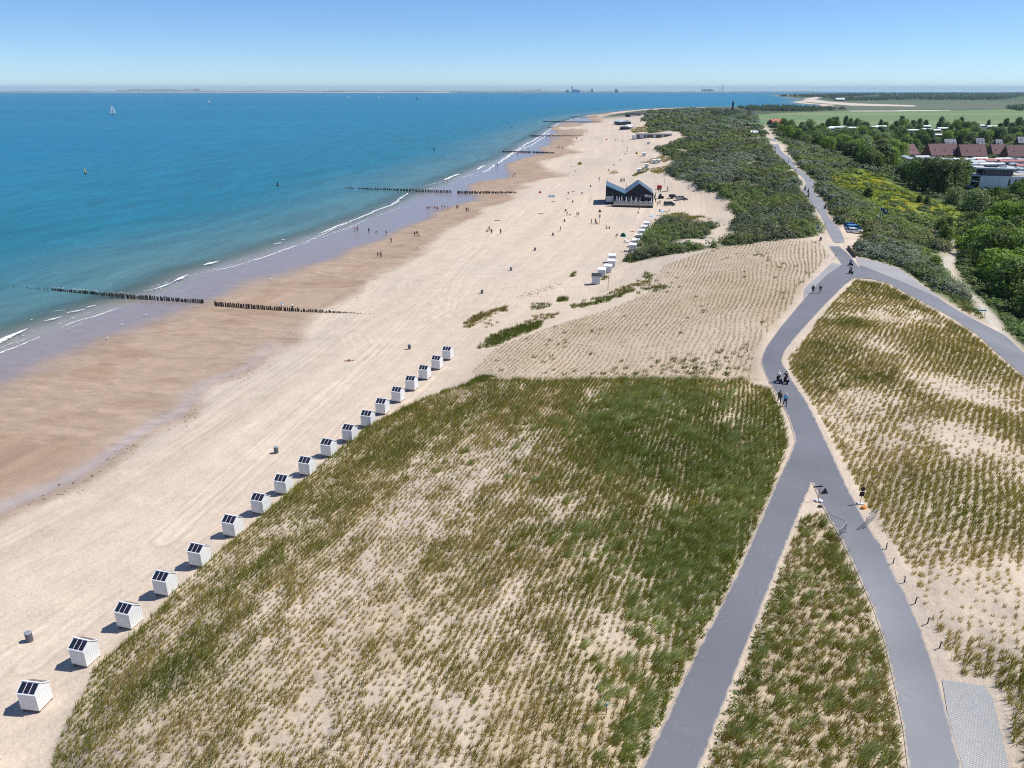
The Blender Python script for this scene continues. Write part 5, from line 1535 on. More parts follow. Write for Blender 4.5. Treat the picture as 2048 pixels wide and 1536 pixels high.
LONE = [(933, 424, 'stand', 'person in black at the water edge, left one of a pair', 'black', 'black'), (937, 423.5, 'stand', 'person in black at the water edge, right one of a pair', 'navy', 'black'), (710.5, 463, 'walk', 'wader in the shallows, leftmost of the scattered waders', None, 'red'), (715.5, 463, 'walk', 'wader right of the leftmost wader', 'beige', 'navy'), (738, 466, 'stand', 'wader in black with a dog in the shallows', 'black', 'black'), (772.5, 471, 'stand', 'wader in pale top standing apart in the shallows', 'grey', 'maroon'),
        (782.5, 486, 'walk', 'walker in black at the edge of the wet sand', 'black', 'black'), (829.5, 473, 'walk', 'walker in maroon with a dog on the wet sand', 'maroon', 'black'), (834.5, 472, 'walk', 'walker in navy beside the one in maroon on wet sand', 'navy', 'black'), (756, 516, 'walk', 'walker on the damp sand, left one of a close pair', 'black', 'maroon'), (762, 515.5, 'walk', 'walker on the damp sand, right one of a close pair', 'maroon', 'black'),
        (975, 464, 'sit', 'small sitting person on open sand beside two standing people', 'orange', 'grey'), (978.5, 462.5, 'stand', 'small person in beige on open sand', 'beige', 'navy'), (983, 468, 'stand', 'person in black standing on open sand, left of another', 'black', 'black'), (1001, 468, 'stand', 'person in dark clothes standing alone on open sand', 'olive', 'black'), (888.5, 366.5, 'stand', 'bather in the waves left of another beyond the second groyne', None, 'black'), (895.5, 366.5, 'stand', 'bather in the waves right of another beyond the second groyne', None, 'navy'),
        (1025, 356, 'stand', 'bather in the shallows beyond the second groyne, leftmost of three', None, 'navy'), (1028.5, 351.5, 'stand', 'bather in the shallows beyond the second groyne, middle of three', 'black', 'black'), (1031.5, 356, 'stand', 'bather in the shallows beyond the second groyne, rightmost of three', None, 'red'),
        (1106, 404, 'lie', 'sunbather in dark clothes lying in front of the blue windbreak', 'black', 'black'), (1136.5, 388, 'sit', 'sunbather sitting on a red towel left of the black pavilion', 'red', 'navy'), (1135.5, 398, 'lie', 'sunbather lying below the one sitting on the red towel', None, 'red'), (1146, 383.5, 'lie', 'sunbather lying above the one on the red towel', None, 'maroon'),
        (1134, 431.5, 'stand', 'person in black with a dog near the litter bins', 'black', 'black'), (1153.5, 432.5, 'walk', 'bather in red trunks walking left of another', None, 'red'), (1156.5, 433, 'walk', 'bather with pale shorts walking right of another', None, 'beige'), (1121, 463.5, 'walk', 'walker in orange top on the upper beach by a litter bin', 'orange', 'beige'),
        (1182.5, 447.5, 'stand', 'person in grey standing left of the tall signpost', 'grey', 'navy'), (1190.5, 447, 'stand', 'person in navy standing next to the tall signpost', 'navy', 'black'), (1192.5, 448, 'sit', 'person sitting at the foot of the tall signpost', 'black', 'black'), (1277.5, 427, 'sit', 'person sitting on the sand in front of the pavilion terrace', 'beige', 'black'), (1278.5, 419, 'walk', 'walker in brown right in front of the pavilion terrace', 'maroon', 'black'),
        (1319, 423.5, 'sit', 'sunbather in black, leftmost of the four beside the grassy dune', 'black', 'black'), (1325, 424, 'lie', 'sunbather lying second of the four beside the grassy dune', 'red', 'navy'), (1331, 424, 'lie', 'sunbather lying third of the four beside the grassy dune', None, 'maroon'), (1338, 423.5, 'sit', 'sunbather in white, rightmost of the four beside the grassy dune', 'white', 'beige'),
        (1297, 447, 'lie', 'sunbather in dark clothes lying above the cabin row', 'black', 'black'), (1234, 473, 'sit', 'person sitting left of the turquoise beach shelter', 'navy', 'beige'), (1213, 457.5, 'sit', 'person in pale top sitting on open sand below the signpost', 'white', 'grey'), (1219, 458, 'sit', 'person in black sitting on open sand below the signpost', 'black', 'black'), (1264.5, 464, 'lie', 'sunbather lying left of the far cabins on a red towel', None, 'red'), (1252, 484, 'sit', 'person in white sitting beside the cabin row', 'white', 'white'),
        (1311, 404, 'stand', 'person in black at the right corner of the pavilion', 'black', 'black'), (1308.5, 399, 'stand', 'person in red at the right side of the pavilion', 'maroon', 'black'), (1310.5, 394, 'stand', 'person in white at the right side of the pavilion', 'white', 'black'), (1315.5, 412, 'walk', 'person in grey walking between pavilion and the blue van', 'grey', 'grey'), (1319.5, 409, 'walk', 'person in navy walking between pavilion and the blue van', 'navy', 'black'), (1317, 384, 'stand', 'person standing left of a pair below the red container', 'black', 'black'), (1320.5, 384, 'stand', 'person standing right of a pair below the red container', 'black', 'navy'), (1150, 343, 'sit', 'sitting person near the yellow beach shelter', 'black', 'black'), (1142, 334, 'sit', 'sitting person in white near the yellow beach shelter', 'white', 'navy')]
for x, y, ps, l_, tp, bt in LONE:
    q = at(x, y)
    person(q, random.uniform(0, 6) if ps != 'lie' else random.uniform(-.4, .4), ps, l_, tp, bt, random.choice(['brown', 'fair', 'brown']), None, 1.08, bt in ('black', 'navy', 'grey') and tp is not None)
for i, (x, y) in enumerate([(1113.7, 297.5), (1116, 298), (1119, 297), (1125, 297.5), (1102, 298), (1147.5, 292), (1153, 279.5), (1163.5, 282), (1193.5, 277), (1129, 270), (1132, 271), (1241, 364.5), (1243, 364), (1246, 364.5), (1248.5, 364), (1230.5, 282), (1234, 281.5), (1236, 267), (1093, 281.5), (1101, 278), (1153, 278), (1175, 265), (1036, 312), (1010, 318), (1056, 300), (991, 333), (994, 331), (995.5, 334)]):
    person(at(x, y), random.uniform(0, 6), random.choice(['stand', 'walk']), 'tiny distant beachgoer on the far beach or in the far shallows', random.choice(['black', 'red', 'navy', 'white']), 'black', 'brown', 'distant beachgoers', 1.15)
def dog(q, label, rz_):
    t = empty('dog', q, rz_, label, 'dog')
    V = [(0, 0, .42), (.18, 0, .44), (.34, 0, .45), (.46, 0, .58), (.58, 0, .60), (-.2, 0, .43), (-.34, 0, .52)]
    Rr = [.10, .115, .11, .06, .045, .085, .02]
    Ed = [(0, 1), (1, 2), (2, 3), (3, 4), (0, 5), (5, 6)]
    for x, par, s_ in ((.32, 2, -1), (.32, 2, 1), (-.2, 5, -1), (-.2, 5, 1)):
        k = len(V)
        back = x < 0
        V += [(x, s_ * .09, .30), (x + (-.07 if back else .0), s_ * .09, .16), (x + (-.02 if back else .01), s_ * .09, .02)]
        Rr += [.05, .03, .028]
        Ed += [(par, k), (k, k + 1), (k + 1, k + 2)]
    me = skin('coat', V, Ed, Rr, CL['black'])
    c_ = bpy.data.objects.new('coat', me)
    C.objects.link(c_)
    c_.parent = t
    for s_ in (-1, 1): MB().tube([(.45, s_ * .05, .62), (.43, s_ * .07, .70)], [.03, .006]).build('ear', CL['black'], t)
dog(at(752, 466), 'dark dog in the shallows near the wader in black', 1.0)
dog(at(838.5, 473), 'dark dog walking behind the person in maroon', 3.0)
dog(at(1139, 431.5), 'dark dog standing right of the person by the bins', .2)

# ------------------------------------------------------------------ the black beach pavilion
P0 = at(1210.5, 408.6)
PRZ = R(-7)
pv_ = empty('beach_pavilion', (P0.x, P0.y, P0.z + .75), PRZ, 'black boarded beach pavilion with zigzag blue grey metal roof and white sign', 'pavilion')
WX_ = [(0, 6.1), (8.0, 3.2), (13.4, 6.7), (19.4, 3.2)]
DEP = 15.0
m = MB()
m.poly([(x, y, z) for y in (0, DEP) for x, z in [(0, 0), (19.4, 0), (19.4, 3.2), (13.4, 6.6), (8, 3.2), (0, 6.0)]], [(5, 4, 0), (0, 4, 1), (4, 3, 2), (4, 2, 1), (11, 6, 10), (6, 7, 10), (10, 8, 9), (10, 7, 8), (0, 6, 11, 5), (1, 2, 8, 7)])
walls = m.build('wall', BLACK, pv_)
pl = MB()
for k in range(1, 48): pl.box(k * .404 - .012, k * .404 + .012, -.02, -.003, .05, 3.0)
pl.build('board_joints', mat('boards_edge', (.03, .033, .045), .6), walls)
for (x0, z0_), (x1, z1_) in zip(WX_[:-1], WX_[1:]):
    d = Vector((x1 - x0, 0, z1_ - z0_))
    a = math.atan2(d.z, d.x)
    M_ = Matrix.Translation((x0, 0, z0_ + .06)) @ Matrix.Rotation(-a, 4, 'Y')
    rf = MB().box(0.0, d.length, -.45, DEP + .2, 0, .10, M_).build('roof', ROOFB, pv_)
    s_ = MB()
    for k in range(1, int(d.length / .55)): s_.box(k * .55 - .02, k * .55 + .02, -.44, DEP + .18, .102, .15, M_)
    s_.build('standing_seam', ROOFB, rf)
    MB().box(0, d.length, -.49, -.452, -.16, .12, M_).build('fascia', TEALS if x0 == 0 else DARKM, rf)  # teal on the left roof edge is a painted sun highlight
pv_.scale = (1.0, 1, 1.13)
MB().box(-.1, 19.5, -.1, DEP + .1, -1.3, -.003).build('platform', DARKM, pv_)
for x0, x1, z1_ in ((.3, 3.2, 2.3), (8.1, 9.9, 2.2), (12.6, 14.2, 2.1)):
    gl_ = MB().box(x0, x1, -.05, -.022, .15, z1_).build('window', GLASSD if x0 > 1 else LGREY, walls)
    f_ = MB()
    for k in range(4):
        xx = x0 + (x1 - x0) * k / 3
        f_.box(xx - .04, xx + .04, -.075, -.052, .15, z1_)
    f_.build('window_frame', WHITE, walls)
dr = MB().box(10.4, 11.6, -.06, -.022, .02, 2.2).build('door', GLASSD, pv_)
MB().box(11.4, 11.45, -.12, -.062, .9, 1.2).build('handle', METAL, dr)
for x in (2.8, 14.5): MB().ball((x, -.14, 2.75), (.13, .1, .13)).build('wall_lamp', WHITE, pv_)
def lettering(txt, size, m_, M_, name='sign', parent=None, ext=.03):
    cu = bpy.data.curves.new(name, 'FONT')
    cu.body, cu.size, cu.extrude, cu.shear, cu.space_character = txt, size, ext, .18, 1.0
    cu.offset = .02
    o = bpy.data.objects.new(name, cu)
    C.objects.link(o)
    bpy.context.view_layer.update()
    me = bpy.data.meshes.new_from_object(o.evaluated_get(bpy.context.evaluated_depsgraph_get()))
    bpy.data.objects.remove(o)
    me.transform(M_)
    me.materials.clear()
    me.materials.append(m_)
    q = bpy.data.objects.new(name, me)
    C.objects.link(q)
    if parent: q.parent = parent
    return q
lettering('Moio', 1.45, WHITE, Matrix.Translation((15.7, -.10, 2.12)) @ Matrix.Rotation(UP, 4, 'X'), 'sign', pv_)
for x, y in ((.35, 13.5), (8.6, 14)): MB().tube([(x, y, 5.0 if x < 1 else 3.0), (x, y, 7.2 if x < 1 else 6.0)], .06).build('flue', DARKM, pv_)
# terrace
te = empty('terrace', (P0.x, P0.y, P0.z + .30), PRZ, 'raised pale terrace with white wind screens in front of the black pavilion', 'terrace')
MB().box(3.4, 19.2, -7.0, -.1, .42, .60).build('deck', DECK, te)
pp = MB()
MB().box(3.5, 19.1, -6.9, -6.8, -.9, .415).build('skirting', DARKM, te)
for k in range(8):
    x = 3.7 + k * 1.92
    MB().box(x, x + 1.86, -6.96, -6.92, .72, 1.85).build('wind_screen', mat('white_screen', (.33, .35, .38), .3) if k == 0 else bpy.data.materials['white_screen'], te)
for k in range(9): MB().box(3.64 + k * 1.92, 3.70 + k * 1.92, -7.0, -6.9, -.5, 2.1).build('screen_post', DARKM, te)
for k in range(3): MB().box(3.40, 3.44, -6.6 + k * 2.1, -4.6 + k * 2.1, .72, 1.85).build('wind_screen', bpy.data.materials['white_screen'], te)
MB().poly([(.2, -6.6, -.25), (3.39, -6.6, .5), (3.39, -3.4, .5), (.2, -3.4, -.25), (.2, -6.6, -.5), (3.39, -6.6, -.5), (3.39, -3.4, -.5), (.2, -3.4, -.5)], [(0, 1, 2, 3), (4, 5, 1, 0), (5, 6, 2, 1), (6, 7, 3, 2), (7, 4, 0, 3), (7, 6, 5, 4)]).build('ramp', DECK, te)
def tp(x, y, z=.6):
    return Vector((P0.x + x * math.cos(PRZ) - y * math.sin(PRZ), P0.y + x * math.sin(PRZ) + y * math.cos(PRZ), P0.z + .30 + z))
# folded parasols, tables and chairs on the terrace
def parasol():
    t = empty('parasol', (0, 0, 0), 0, None, 'parasol', 'folded white parasols on the terrace')
    MB().tube([(0, 0, 0), (0, 0, 3.0)], .035).build('pole', METAL, t)
    MB().lathe([(.05, 2.75), (.13, 2.4), (.19, 1.6), (.24, 1.0), (.12, .95)], 8).build('folded_canopy', WHITE, t)
    MB().lathe([(.3, 0), (.3, .06), (.05, .1)], 10).build('base', DARKM, t)
    return t
PAR = parasol()
for i, (x, y) in enumerate([(4.6, -1.6), (5.6, -4.4), (6.6, -1.4), (8.4, -4.2), (10.4, -1.6), (12.2, -5.0), (18.4, -6.0)]):
    if i == 0: PAR.location, PAR['label'] = tp(x, y), 'folded white parasol on the terrace of the black pavilion'
    else: dup(PAR, tp(x, y), 0, 'folded white parasol on the terrace of the black pavilion')
def tableset():
    t = empty('terrace_table', (0, 0, 0), 0, 'small white table on the terrace of the black pavilion', 'table', 'white tables on the terrace')
    MB().box(-.4, .4, -.4, .4, .71, .75).build('table_top', WHITE, t)
    for x in (-.34, .34):
        for y in (-.34, .34): MB().box(x - .025, x + .025, y - .025, y + .025, 0, .708).build('leg', WHITE, t)
    c_ = empty('terrace_chair', (0, 0, 0), 0, 'white chair on the terrace of the black pavilion', 'chair', 'white chairs on the terrace')
    MB().box(-.22, .22, -.22, .22, .42, .46).build('seat', WHITE, c_)
    MB().box(-.24, -.205, -.22, .22, .462, .9).build('backrest', WHITE, c_)
    for x in (-.19, .19):
        for y in (-.19, .19): MB().box(x - .02, x + .02, y - .02, y + .02, 0, .418).build('leg', WHITE, c_)
    return t, c_
TAB, CHA = tableset()
first = True
for i in range(8):
    for j in range(3):
        x, y = 4.6 + i * 1.92 + random.uniform(-.15, .15), -5.9 + j * 2.0 + random.uniform(-.1, .1)
        if random.random() < .12: continue
        if first: TAB.location = tp(x, y)
        else: dup(TAB, tp(x, y), PRZ)
        for s_ in (-1, 1):
            if first and s_ < 0: CHA.location = tp(x - .62, y)
            else: dup(CHA, tp(x + s_ * .62, y), PRZ + (math.pi if s_ > 0 else 0))
            if random.random() < .34: person(tp(x + s_ * .52, y, .98), PRZ + (math.pi if s_ > 0 else 0), 'sit', 'guest sitting at a white table on the pavilion terrace', random.choice(['white', 'grey', 'navy', 'black', 'skyblue']), 'navy', 'brown', 'guests on the pavilion terrace')
        first = False
# things round the pavilion
ct_ = empty('storage_container', at(1318.5, 378.5), R(-4), 'red storage container on the sand right of the pavilion', 'container')
MB().box(-1.0, 1.0, -.7, .7, .05, 1.75).build('body', RED, ct_, .03)
MB().box(-.9, -.02, -.73, -.702, .15, 1.6).build('door', RED, ct_)
MB().box(.02, .9, -.73, -.702, .15, 1.6).build('door', RED, ct_)
mk = empty('beach_mast', at(1328, 375), 0, 'tall thin dark mast on the sand right of the pavilion', 'mast')
MB().tube([(0, 0, -.3), (0, 0, 7.6)], [.06, .035]).build('pole', DARKM, mk)
MB().tube([(-.8, 0, 6.2), (.8, 0, 6.2)], .03).build('spar', DARKM, mk)
sh_ = empty('shade_sail_stand', at(1335, 382), R(8), 'grey open shade canopy on a single dark post right of the red container', 'canopy')
MB().tube([(0, 0, -.1), (0, 0, 1.9)], .16).build('post', DARKM, sh_)
MB().poly([(-1.7, -.9, 1.95), (1.9, -.8, 2.25), (1.9, .9, 2.25), (-1.7, .8, 1.95), (-1.7, -.9, 1.99), (1.9, -.8, 2.29), (1.9, .9, 2.29), (-1.7, .8, 1.99)], [(0, 1, 2, 3), (4, 5, 6, 7), (0, 1, 5, 4), (1, 2, 6, 5), (2, 3, 7, 6), (3, 0, 4, 7)]).build('canopy_cloth', LGREY, sh_)

# ------------------------------------------------------------------ vehicles
def car(name, loc, rz_, label, cat, paint, L_=4.1, h=1.48, kind='hatch'):
    t = empty(name, loc, rz_, label, cat)
    hw, lx = .84, L_ / 2
    if kind == 'hatch': low = [(-lx, .32), (lx, .32), (lx + .02, .62), (lx - .12, .82), (lx - .95, .92), (-lx + .1, .95), (-lx - .02, .7)]; cab = [(lx - 1.05, .92), (lx - 1.75, h - .03), (-.2, h), (-lx + .55, h - .06), (-lx + .08, .94)]
    elif kind == 'pickup': low = [(-lx, .42), (lx, .42), (lx + .02, .8), (lx - .1, 1.0), (lx - 1.0, 1.08), (-lx, 1.12)]; cab = [(lx - 1.1, 1.08), (lx - 1.75, h), (-.3, h), (-.55, 1.1)]
    else: low = [(-lx, .36), (lx, .36), (lx + .02, .75), (lx - .1, .95), (lx - .55, 1.05), (-lx, 1.08)]; cab = [(lx - .6, 1.05), (lx - 1.35, h - .03), (-lx + .35, h), (-lx + .03, 1.07)]
    b = MB().prism(low, -hw, hw).build('body', paint, t, .05)
    hc = hw - .10
    n = len(cab)
    vs = [(x, -hw + .03 if z < 1.12 else -hc, z) for x, z in cab] + [(x, hw - .03 if z < 1.12 else hc, z) for x, z in cab]
    cabin_ = MB().poly(vs, [tuple(range(n))[::-1], tuple(range(n, 2 * n))] + [(i, (i + 1) % n, n + (i + 1) % n, n + i) for i in range(n)]).build('roof', paint, t, .04)
    zb, zt = cab[0][1] + .06, h - .12
    xs0, xs1 = cab[-1][0] + .22, cab[0][0] - .32
    for s_ in (-1, 1):
        y0, y1 = s_ * (hw - .035), s_ * (hc + .012)
        for xa, xb in ((xs0, (xs0 + xs1) / 2 - .05), ((xs0 + xs1) / 2 + .05, xs1)):
            MB().poly([(xa, y0, zb), (xb, y0, zb), (xb - .18, y1, zt), (xa + .08, y1, zt), (xa, y0 - s_ * .02, zb), (xb, y0 - s_ * .02, zb), (xb - .18, y1 - s_ * .02, zt), (xa + .08, y1 - s_ * .02, zt)], [(0, 1, 2, 3), (4, 5, 6, 7), (0, 1, 5, 4), (1, 2, 6, 5), (2, 3, 7, 6), (3, 0, 4, 7)]).build('window', GLASSD, t)
    for (xa, za), (xb, zb2) in ((cab[0], cab[1]), (cab[-1], cab[-2])):
        sx = 1 if xa > 0 else -1
        va, vb = Vector((xa, 0, za)).lerp(Vector((xb, 0, zb2)), .12), Vector((xa, 0, za)).lerp(Vector((xb, 0, zb2)), .92)
        o_ = Vector((sx * .02, 0, .012))
        vs = [(va.x, -hw + .14, va.z), (va.x, hw - .14, va.z), (vb.x, hc - .07, vb.z), (vb.x, -hc + .07, vb.z)]
        vs = vs + [tuple(Vector(v) + o_) for v in vs]
        MB().poly(vs, [(0, 1, 2, 3), (4, 5, 6, 7), (0, 1, 5, 4), (1, 2, 6, 5), (2, 3, 7, 6), (3, 0, 4, 7)]).build('windscreen' if sx > 0 else 'rear_window', GLASSD, t)
    for x in (-lx + .72, lx - .78):
        for s_ in (-1, 1):
            M_ = Matrix.Translation((x, s_ * (hw - .06), .32)) @ Matrix.Rotation(UP, 4, 'X')
            w_ = MB().lathe([(.20, -.09), (.32, -.10), (.32, .10), (.20, .09)], 18, M_).build('wheel', TYRE, t)
            MB().lathe([(.03, -.105), (.19, -.10), (.19, .10), (.03, .105)], 12, M_).build('rim', METAL, w_)
    for s_ in (-1, 1):
        MB().box(lx - .06, lx + .035, s_ * .6 - .16, s_ * .6 + .16, .60, .74).build('headlight', WHITE, t)
        MB().box(-lx - .035, -lx + .05, s_ * .62 - .14, s_ * .62 + .14, .70, .86).build('tail_light', RED, t)
        MB().box(.55, .72, s_ * (hw + .07) - .07, s_ * (hw + .07) + .07, .95, 1.06).build('wing_mirror', paint, t)
    return t
CARB, CARW, CARL, CARD, CARS = mat('blue_car_paint', (.02, .12, .36), .25, .2), mat('white_car_paint', (.78, .79, .80), .25), mat('light_blue_car_paint', (.12, .36, .60), .25, .2), mat('dark_teal_paint', (.03, .10, .14), .3, .2), mat('silver_paint', (.42, .45, .48), .3, .4)
car('parked_car', at(1703, 455.5), R(4), 'blue hatchback parked farthest of three beside the dune road', 'car', CARB)
car('parked_car', at(1706, 460.5), R(4), 'light blue and white car parked in the middle of three beside the dune road', 'car', CARL, 4.3, 1.62, 'van')
car('parked_car', at(1708, 466), R(4), 'white hatchback parked nearest of three beside the dune road', 'car', CARW)
car('parked_van', at(1338.5, 411.5), R(3), 'dark teal open van with surf gear on top, parked nearest right of the pavilion', 'van', CARD, 4.6, 1.75, 'van')
car('parked_car', at(1361, 399.5), R(8), 'silver off road car parked right of the dark trailer', 'car', CARS, 4.2, 1.7, 'van')
for i, (dx, c_, l_) in enumerate([(-1.4, YELLOW, 'yellow surf board on the roof of the dark teal van'), (-.3, TEALF, 'turquoise surf board on the roof of the dark teal van'), (.9, WHITE, 'white surf board on the roof of the dark teal van')]):
    q = at(1338.5, 411.5)
    o = MB().ball((0, 0, 0), (1.1, .28, .06), 12, 6).build('surf_board', c_)
    o.location, o.rotation_euler = (q.x + dx * .5, q.y - .45 + i * .45, q.z + 1.86), (0, 0, R(5 + 6 * i))
    tag(o, l_, 'surf board')
tr_o = empty('trailer', at(1344, 396.5), R(4), 'dark box trailer between the vehicles right of the pavilion', 'trailer')
MB().box(-1.3, 1.3, -.8, .8, .5, 1.6).build('body', DARKM, tr_o, .05)
MB().tube([(-1.25, 0, .5), (-2.2, 0, .42)], .05).build('drawbar', METAL, tr_o)
for s_ in (-1, 1): MB().lathe([(.1, -.1), (.3, -.1), (.3, .1), (.1, .1)], 14, Matrix.Translation((0, s_ * .86, .3)) @ Matrix.Rotation(UP, 4, 'X')).build('wheel', TYRE, tr_o)
tc_ = empty('beach_tractor', at(1322, 397), R(10), 'dark beach tractor beside the right wall of the pavilion', 'tractor')
MB().box(-.9, .9, -.45, .45, .5, 1.1).build('bonnet', DARKM, tc_, .06)
MB().prism([(-.9, 1.1), (.1, 1.1), (-.05, 2.0), (-.8, 2.0)], -.5, .5).build('cab', GLASSD, tc_)
for x, r_ in ((-.6, .55), (.7, .38)):
    for s_ in (-1, 1): MB().lathe([(.12, -.14), (r_, -.14), (r_, .14), (.12, .14)], 16, Matrix.Translation((x, s_ * .62, r_)) @ Matrix.Rotation(UP, 4, 'X')).build('wheel', TYRE, tc_)
ql = empty('quad_bike', at(1371.5, 400), R(8), 'dark quad bike at the right end of the parked vehicles', 'quad bike')
MB().box(-.6, .6, -.25, .25, .4, .7).build('body', DARKM, ql, .08)
MB().tube([(.35, -.35, .95), (.35, .35, .95)], .03).build('handlebar', METAL, ql)
for x in (-.5, .5):
    for s_ in (-1, 1): MB().lathe([(.08, -.1), (.25, -.1), (.25, .1), (.08, .1)], 12, Matrix.Translation((x, s_ * .42, .25)) @ Matrix.Rotation(UP, 4, 'X')).build('wheel', TYRE, ql)

# ------------------------------------------------------------------ beach furniture
def shelter(x, y, m_, label, k=1.0):
    t = empty('beach_shelter', at(x, y), random.uniform(0, 6), label, 'beach shelter')
    pts = [(math.cos(a) * 1.0 * k, math.sin(a) * .8 * k) for a in np.linspace(0, math.pi * 1.15, 7)]
    vs = [(px_, py_, 0) for px_, py_ in pts] + [(px_ * .72, py_ * .72, .75 * k) for px_, py_ in pts] + [(0, .05, 1.15 * k)]
    n = 7
    MB().poly(vs, [(i, i + 1, n + i + 1, n + i) for i in range(n - 1)] + [(n + i, n + i + 1, 2 * n) for i in range(n - 1)]).build('canopy_cloth', m_, t)
    MB().box(-.8 * k, .8 * k, -.5 * k, .6 * k, .0, .03).build('ground_sheet', DARKM, t)
shelter(1246.5, 473, TEALF, 'turquoise beach shelter near the cabin row', 1.1)
shelter(1159.5, 329, YELLOW, 'yellow beach shelter on the open sand far left of the pavilion', 1.5)
shelter(1273.5, 308, YELLOW, 'yellow beach shelter beside the far cabins', 1.4)
shelter(1080.5, 386, RED, 'small red beach shelter at the landward end of the second groyne', 1.0)
shelter(1213, 280, RED, 'small red beach shelter on the far beach', 1.3)
def brolly(x, y, m_, label):
    t = empty('beach_umbrella', at(x, y), 0, label, 'beach umbrella')
    MB().tube([(0, 0, -.2), (0, 0, 2.0)], .025).build('pole', METAL, t)
    MB().lathe([(1.05, 1.65), (.85, 1.83), (.45, 1.97), (.03, 2.05)], 10).build('canopy_cloth', m_, t)
brolly(1303, 442, BLUEF, 'pale blue beach umbrella above the cabin row')
brolly(1323, 431.5, BLUEF, 'blue beach umbrella beside the grassy dune in front of the pavilion')
wb = empty('windbreak', at(1103.5, 395), R(4), 'blue and white striped windbreak on the sand near the second groyne', 'windbreak')
for k in range(5): MB().box(-1.5 + k * .6, -.9 + k * .6 - .01, -.02, .02, .05, 1.0).build('cloth_panel', BLUEF if k % 2 else WHITE, wb)
for k in range(6): MB().tube([(-1.5 + k * .6, 0, -.2), (-1.5 + k * .6, 0, 1.15)], .025).build('stake', WOODP, wb)
dk = empty('deck_chair', at(1256, 485), 2.4, 'white deck chair beside the nearest row cabin', 'deck chair')
MB().box(-.7, .4, -.35, .35, .30, .36).build('seat', WHITE, dk)
MB().prism([(.38, .34), (.46, .34), (.9, .95), (.82, .97)], -.35, .35).build('backrest', WHITE, dk)
for x in (-.6, .3):
    for y in (-.3, .3): MB().box(x - .03, x + .03, y - .03, y + .03, 0, .298).build('leg', WOODP, dk)
sp_ = empty('warning_signpost', at(1198.5, 448.5), 0, 'tall signpost with a red triangle and a white plate on the upper beach', 'signpost')
MB().tube([(0, 0, -.3), (0, 0, 2.0)], .09).build('lower_post', ORANGE, sp_)
MB().tube([(0, 0, 2.0), (0, 0, 5.4)], .06).build('upper_post', METAL, sp_)
MB().box(-.35, .35, -.12, -.07, 2.3, 3.4).build('white_plate', LGREY, sp_)
MB().prism([(-.65, 4.2), (.65, 4.2), (0, 5.4)], -.12, -.07).build('triangle_plate', mat('dark_red_plate', (.20, .02, .02), .5), sp_)
for x, y, hgt, l_ in [(1183.5, 399.5, 3.4, 'slim dark pole on the sand left of the pavilion, taller of two'), (1178.5, 406, 2.2, 'slim dark pole on the sand left of the pavilion, shorter of two'), (1199, 364, 3.0, 'slim dark pole behind the left side of the pavilion'), (1215.8, 580, 3.0, 'slim dark pole beside the middle cabin cluster')]:
    t = empty('marker_pole', at(x, y), 0, l_, 'marker pole')
    MB().tube([(0, 0, -.3), (0, 0, hgt)], [.06, .045]).build('pole', WOODP, t)
    MB().lathe([(.07, hgt - .02), (.07, hgt + .06), (.02, hgt + .1)], 8).build('cap', DARKM, t)
for x, y, l_, L2 in [(995, 441.5, 'dark driftwood log on open sand', 2.6), (1081.5, 428, 'thin dark driftwood branch on open sand', 2.4)]:
    o = MB().tube([(-L2 / 2, 0, .08), (-.2, .1, .14), (.4, -.05, .12), (L2 / 2, .1, .1)], [.09, .12, .1, .04]).tube([(.2, 0, .12), (.6, .4, .22)], [.05, .02]).build('driftwood_log', WOODP)
    o.location = at(x, y)
    tag(o, l_, 'log')

# ------------------------------------------------------------------ road furniture
def barrier(p, q, label):
    a, b_ = at(*p), at(*q)
    d = b_ - a
    L_ = math.hypot(d.x, d.y)
    t = empty('crowd_barrier', (a.x, a.y, a.z + .05), math.atan2(d.y, d.x), label, 'barrier')
    f = MB()
    f.tube([(0, 0, .12), (0, 0, 1.06), (.06, 0, 1.12), (L_ - .06, 0, 1.12), (L_, 0, 1.06), (L_, 0, .12)], .028, 8)
    f.tube([(0, 0, .28), (L_, 0, .28)], .022)
    f.build('frame', METAL, t)
    br = MB()
    n = int(L_ / .13)
    for k in range(1, n): br.tube([(L_ * k / n, 0, .28), (L_ * k / n, 0, 1.1)], .011, 5)
    br.build('bars', METAL, t)
    for x in (.12, L_ - .12): MB().tube([(x, -.32, 0), (x, -.27, .05), (x, 0, .12), (x, .27, .05), (x, .32, 0)], .024).build('foot', METAL, t)
barrier((1652, 1049), (1689, 1066), 'steel crowd barrier standing across the left edge of the eastern fork road')
barrier((1729, 1058), (1752, 1033), 'steel crowd barrier standing on the sand right of the eastern fork road')
barrier((1676, 1082), (1690, 1066), 'short steel barrier gate folded towards the camera beside the eastern fork road')
CONCF = mat('concrete_foot', (.60, .60, .58), .8, noise=.1)
STRP = mat('red_white_post', (.55, .12, .09), .6)
q = at(1636, 1002)
s1 = empty('road_sign', q, R(10), 'temporary road sign with a dark triangle and arrow board at the fork apex', 'road sign')
MB().tube([(0, 0, .1), (0, 0, 1.9)], .03).build('post', STRP, s1)
MB().box(-.32, .32, -.25, .25, 0, .12).build('foot_block', CONCF, s1, .03)
MB().prism([(.12, .75), (.92, .75), (.52, 1.45)], -.05, -.03).build('triangle_plate', DARKM, s1)
MB().box(.06, .52, -.04, -.0, .95, 1.0).build('bracket', DARKM, s1)
MB().box(-.75, .25, -.06, -.035, 1.55, 1.68).build('arrow_board', BLACK, s1)
o = MB().ball((0, 0, .12), (.22, .2, .13), 10, 6).build('sandbag', WHITE)
o.location = at(1641, 1004)
tag(o, 'white sandbag lying against the foot of the temporary road sign', 'sandbag')
o = MB().ball((0, 0, .1), (.26, .17, .11), 10, 6).build('sandbag', DARKM)
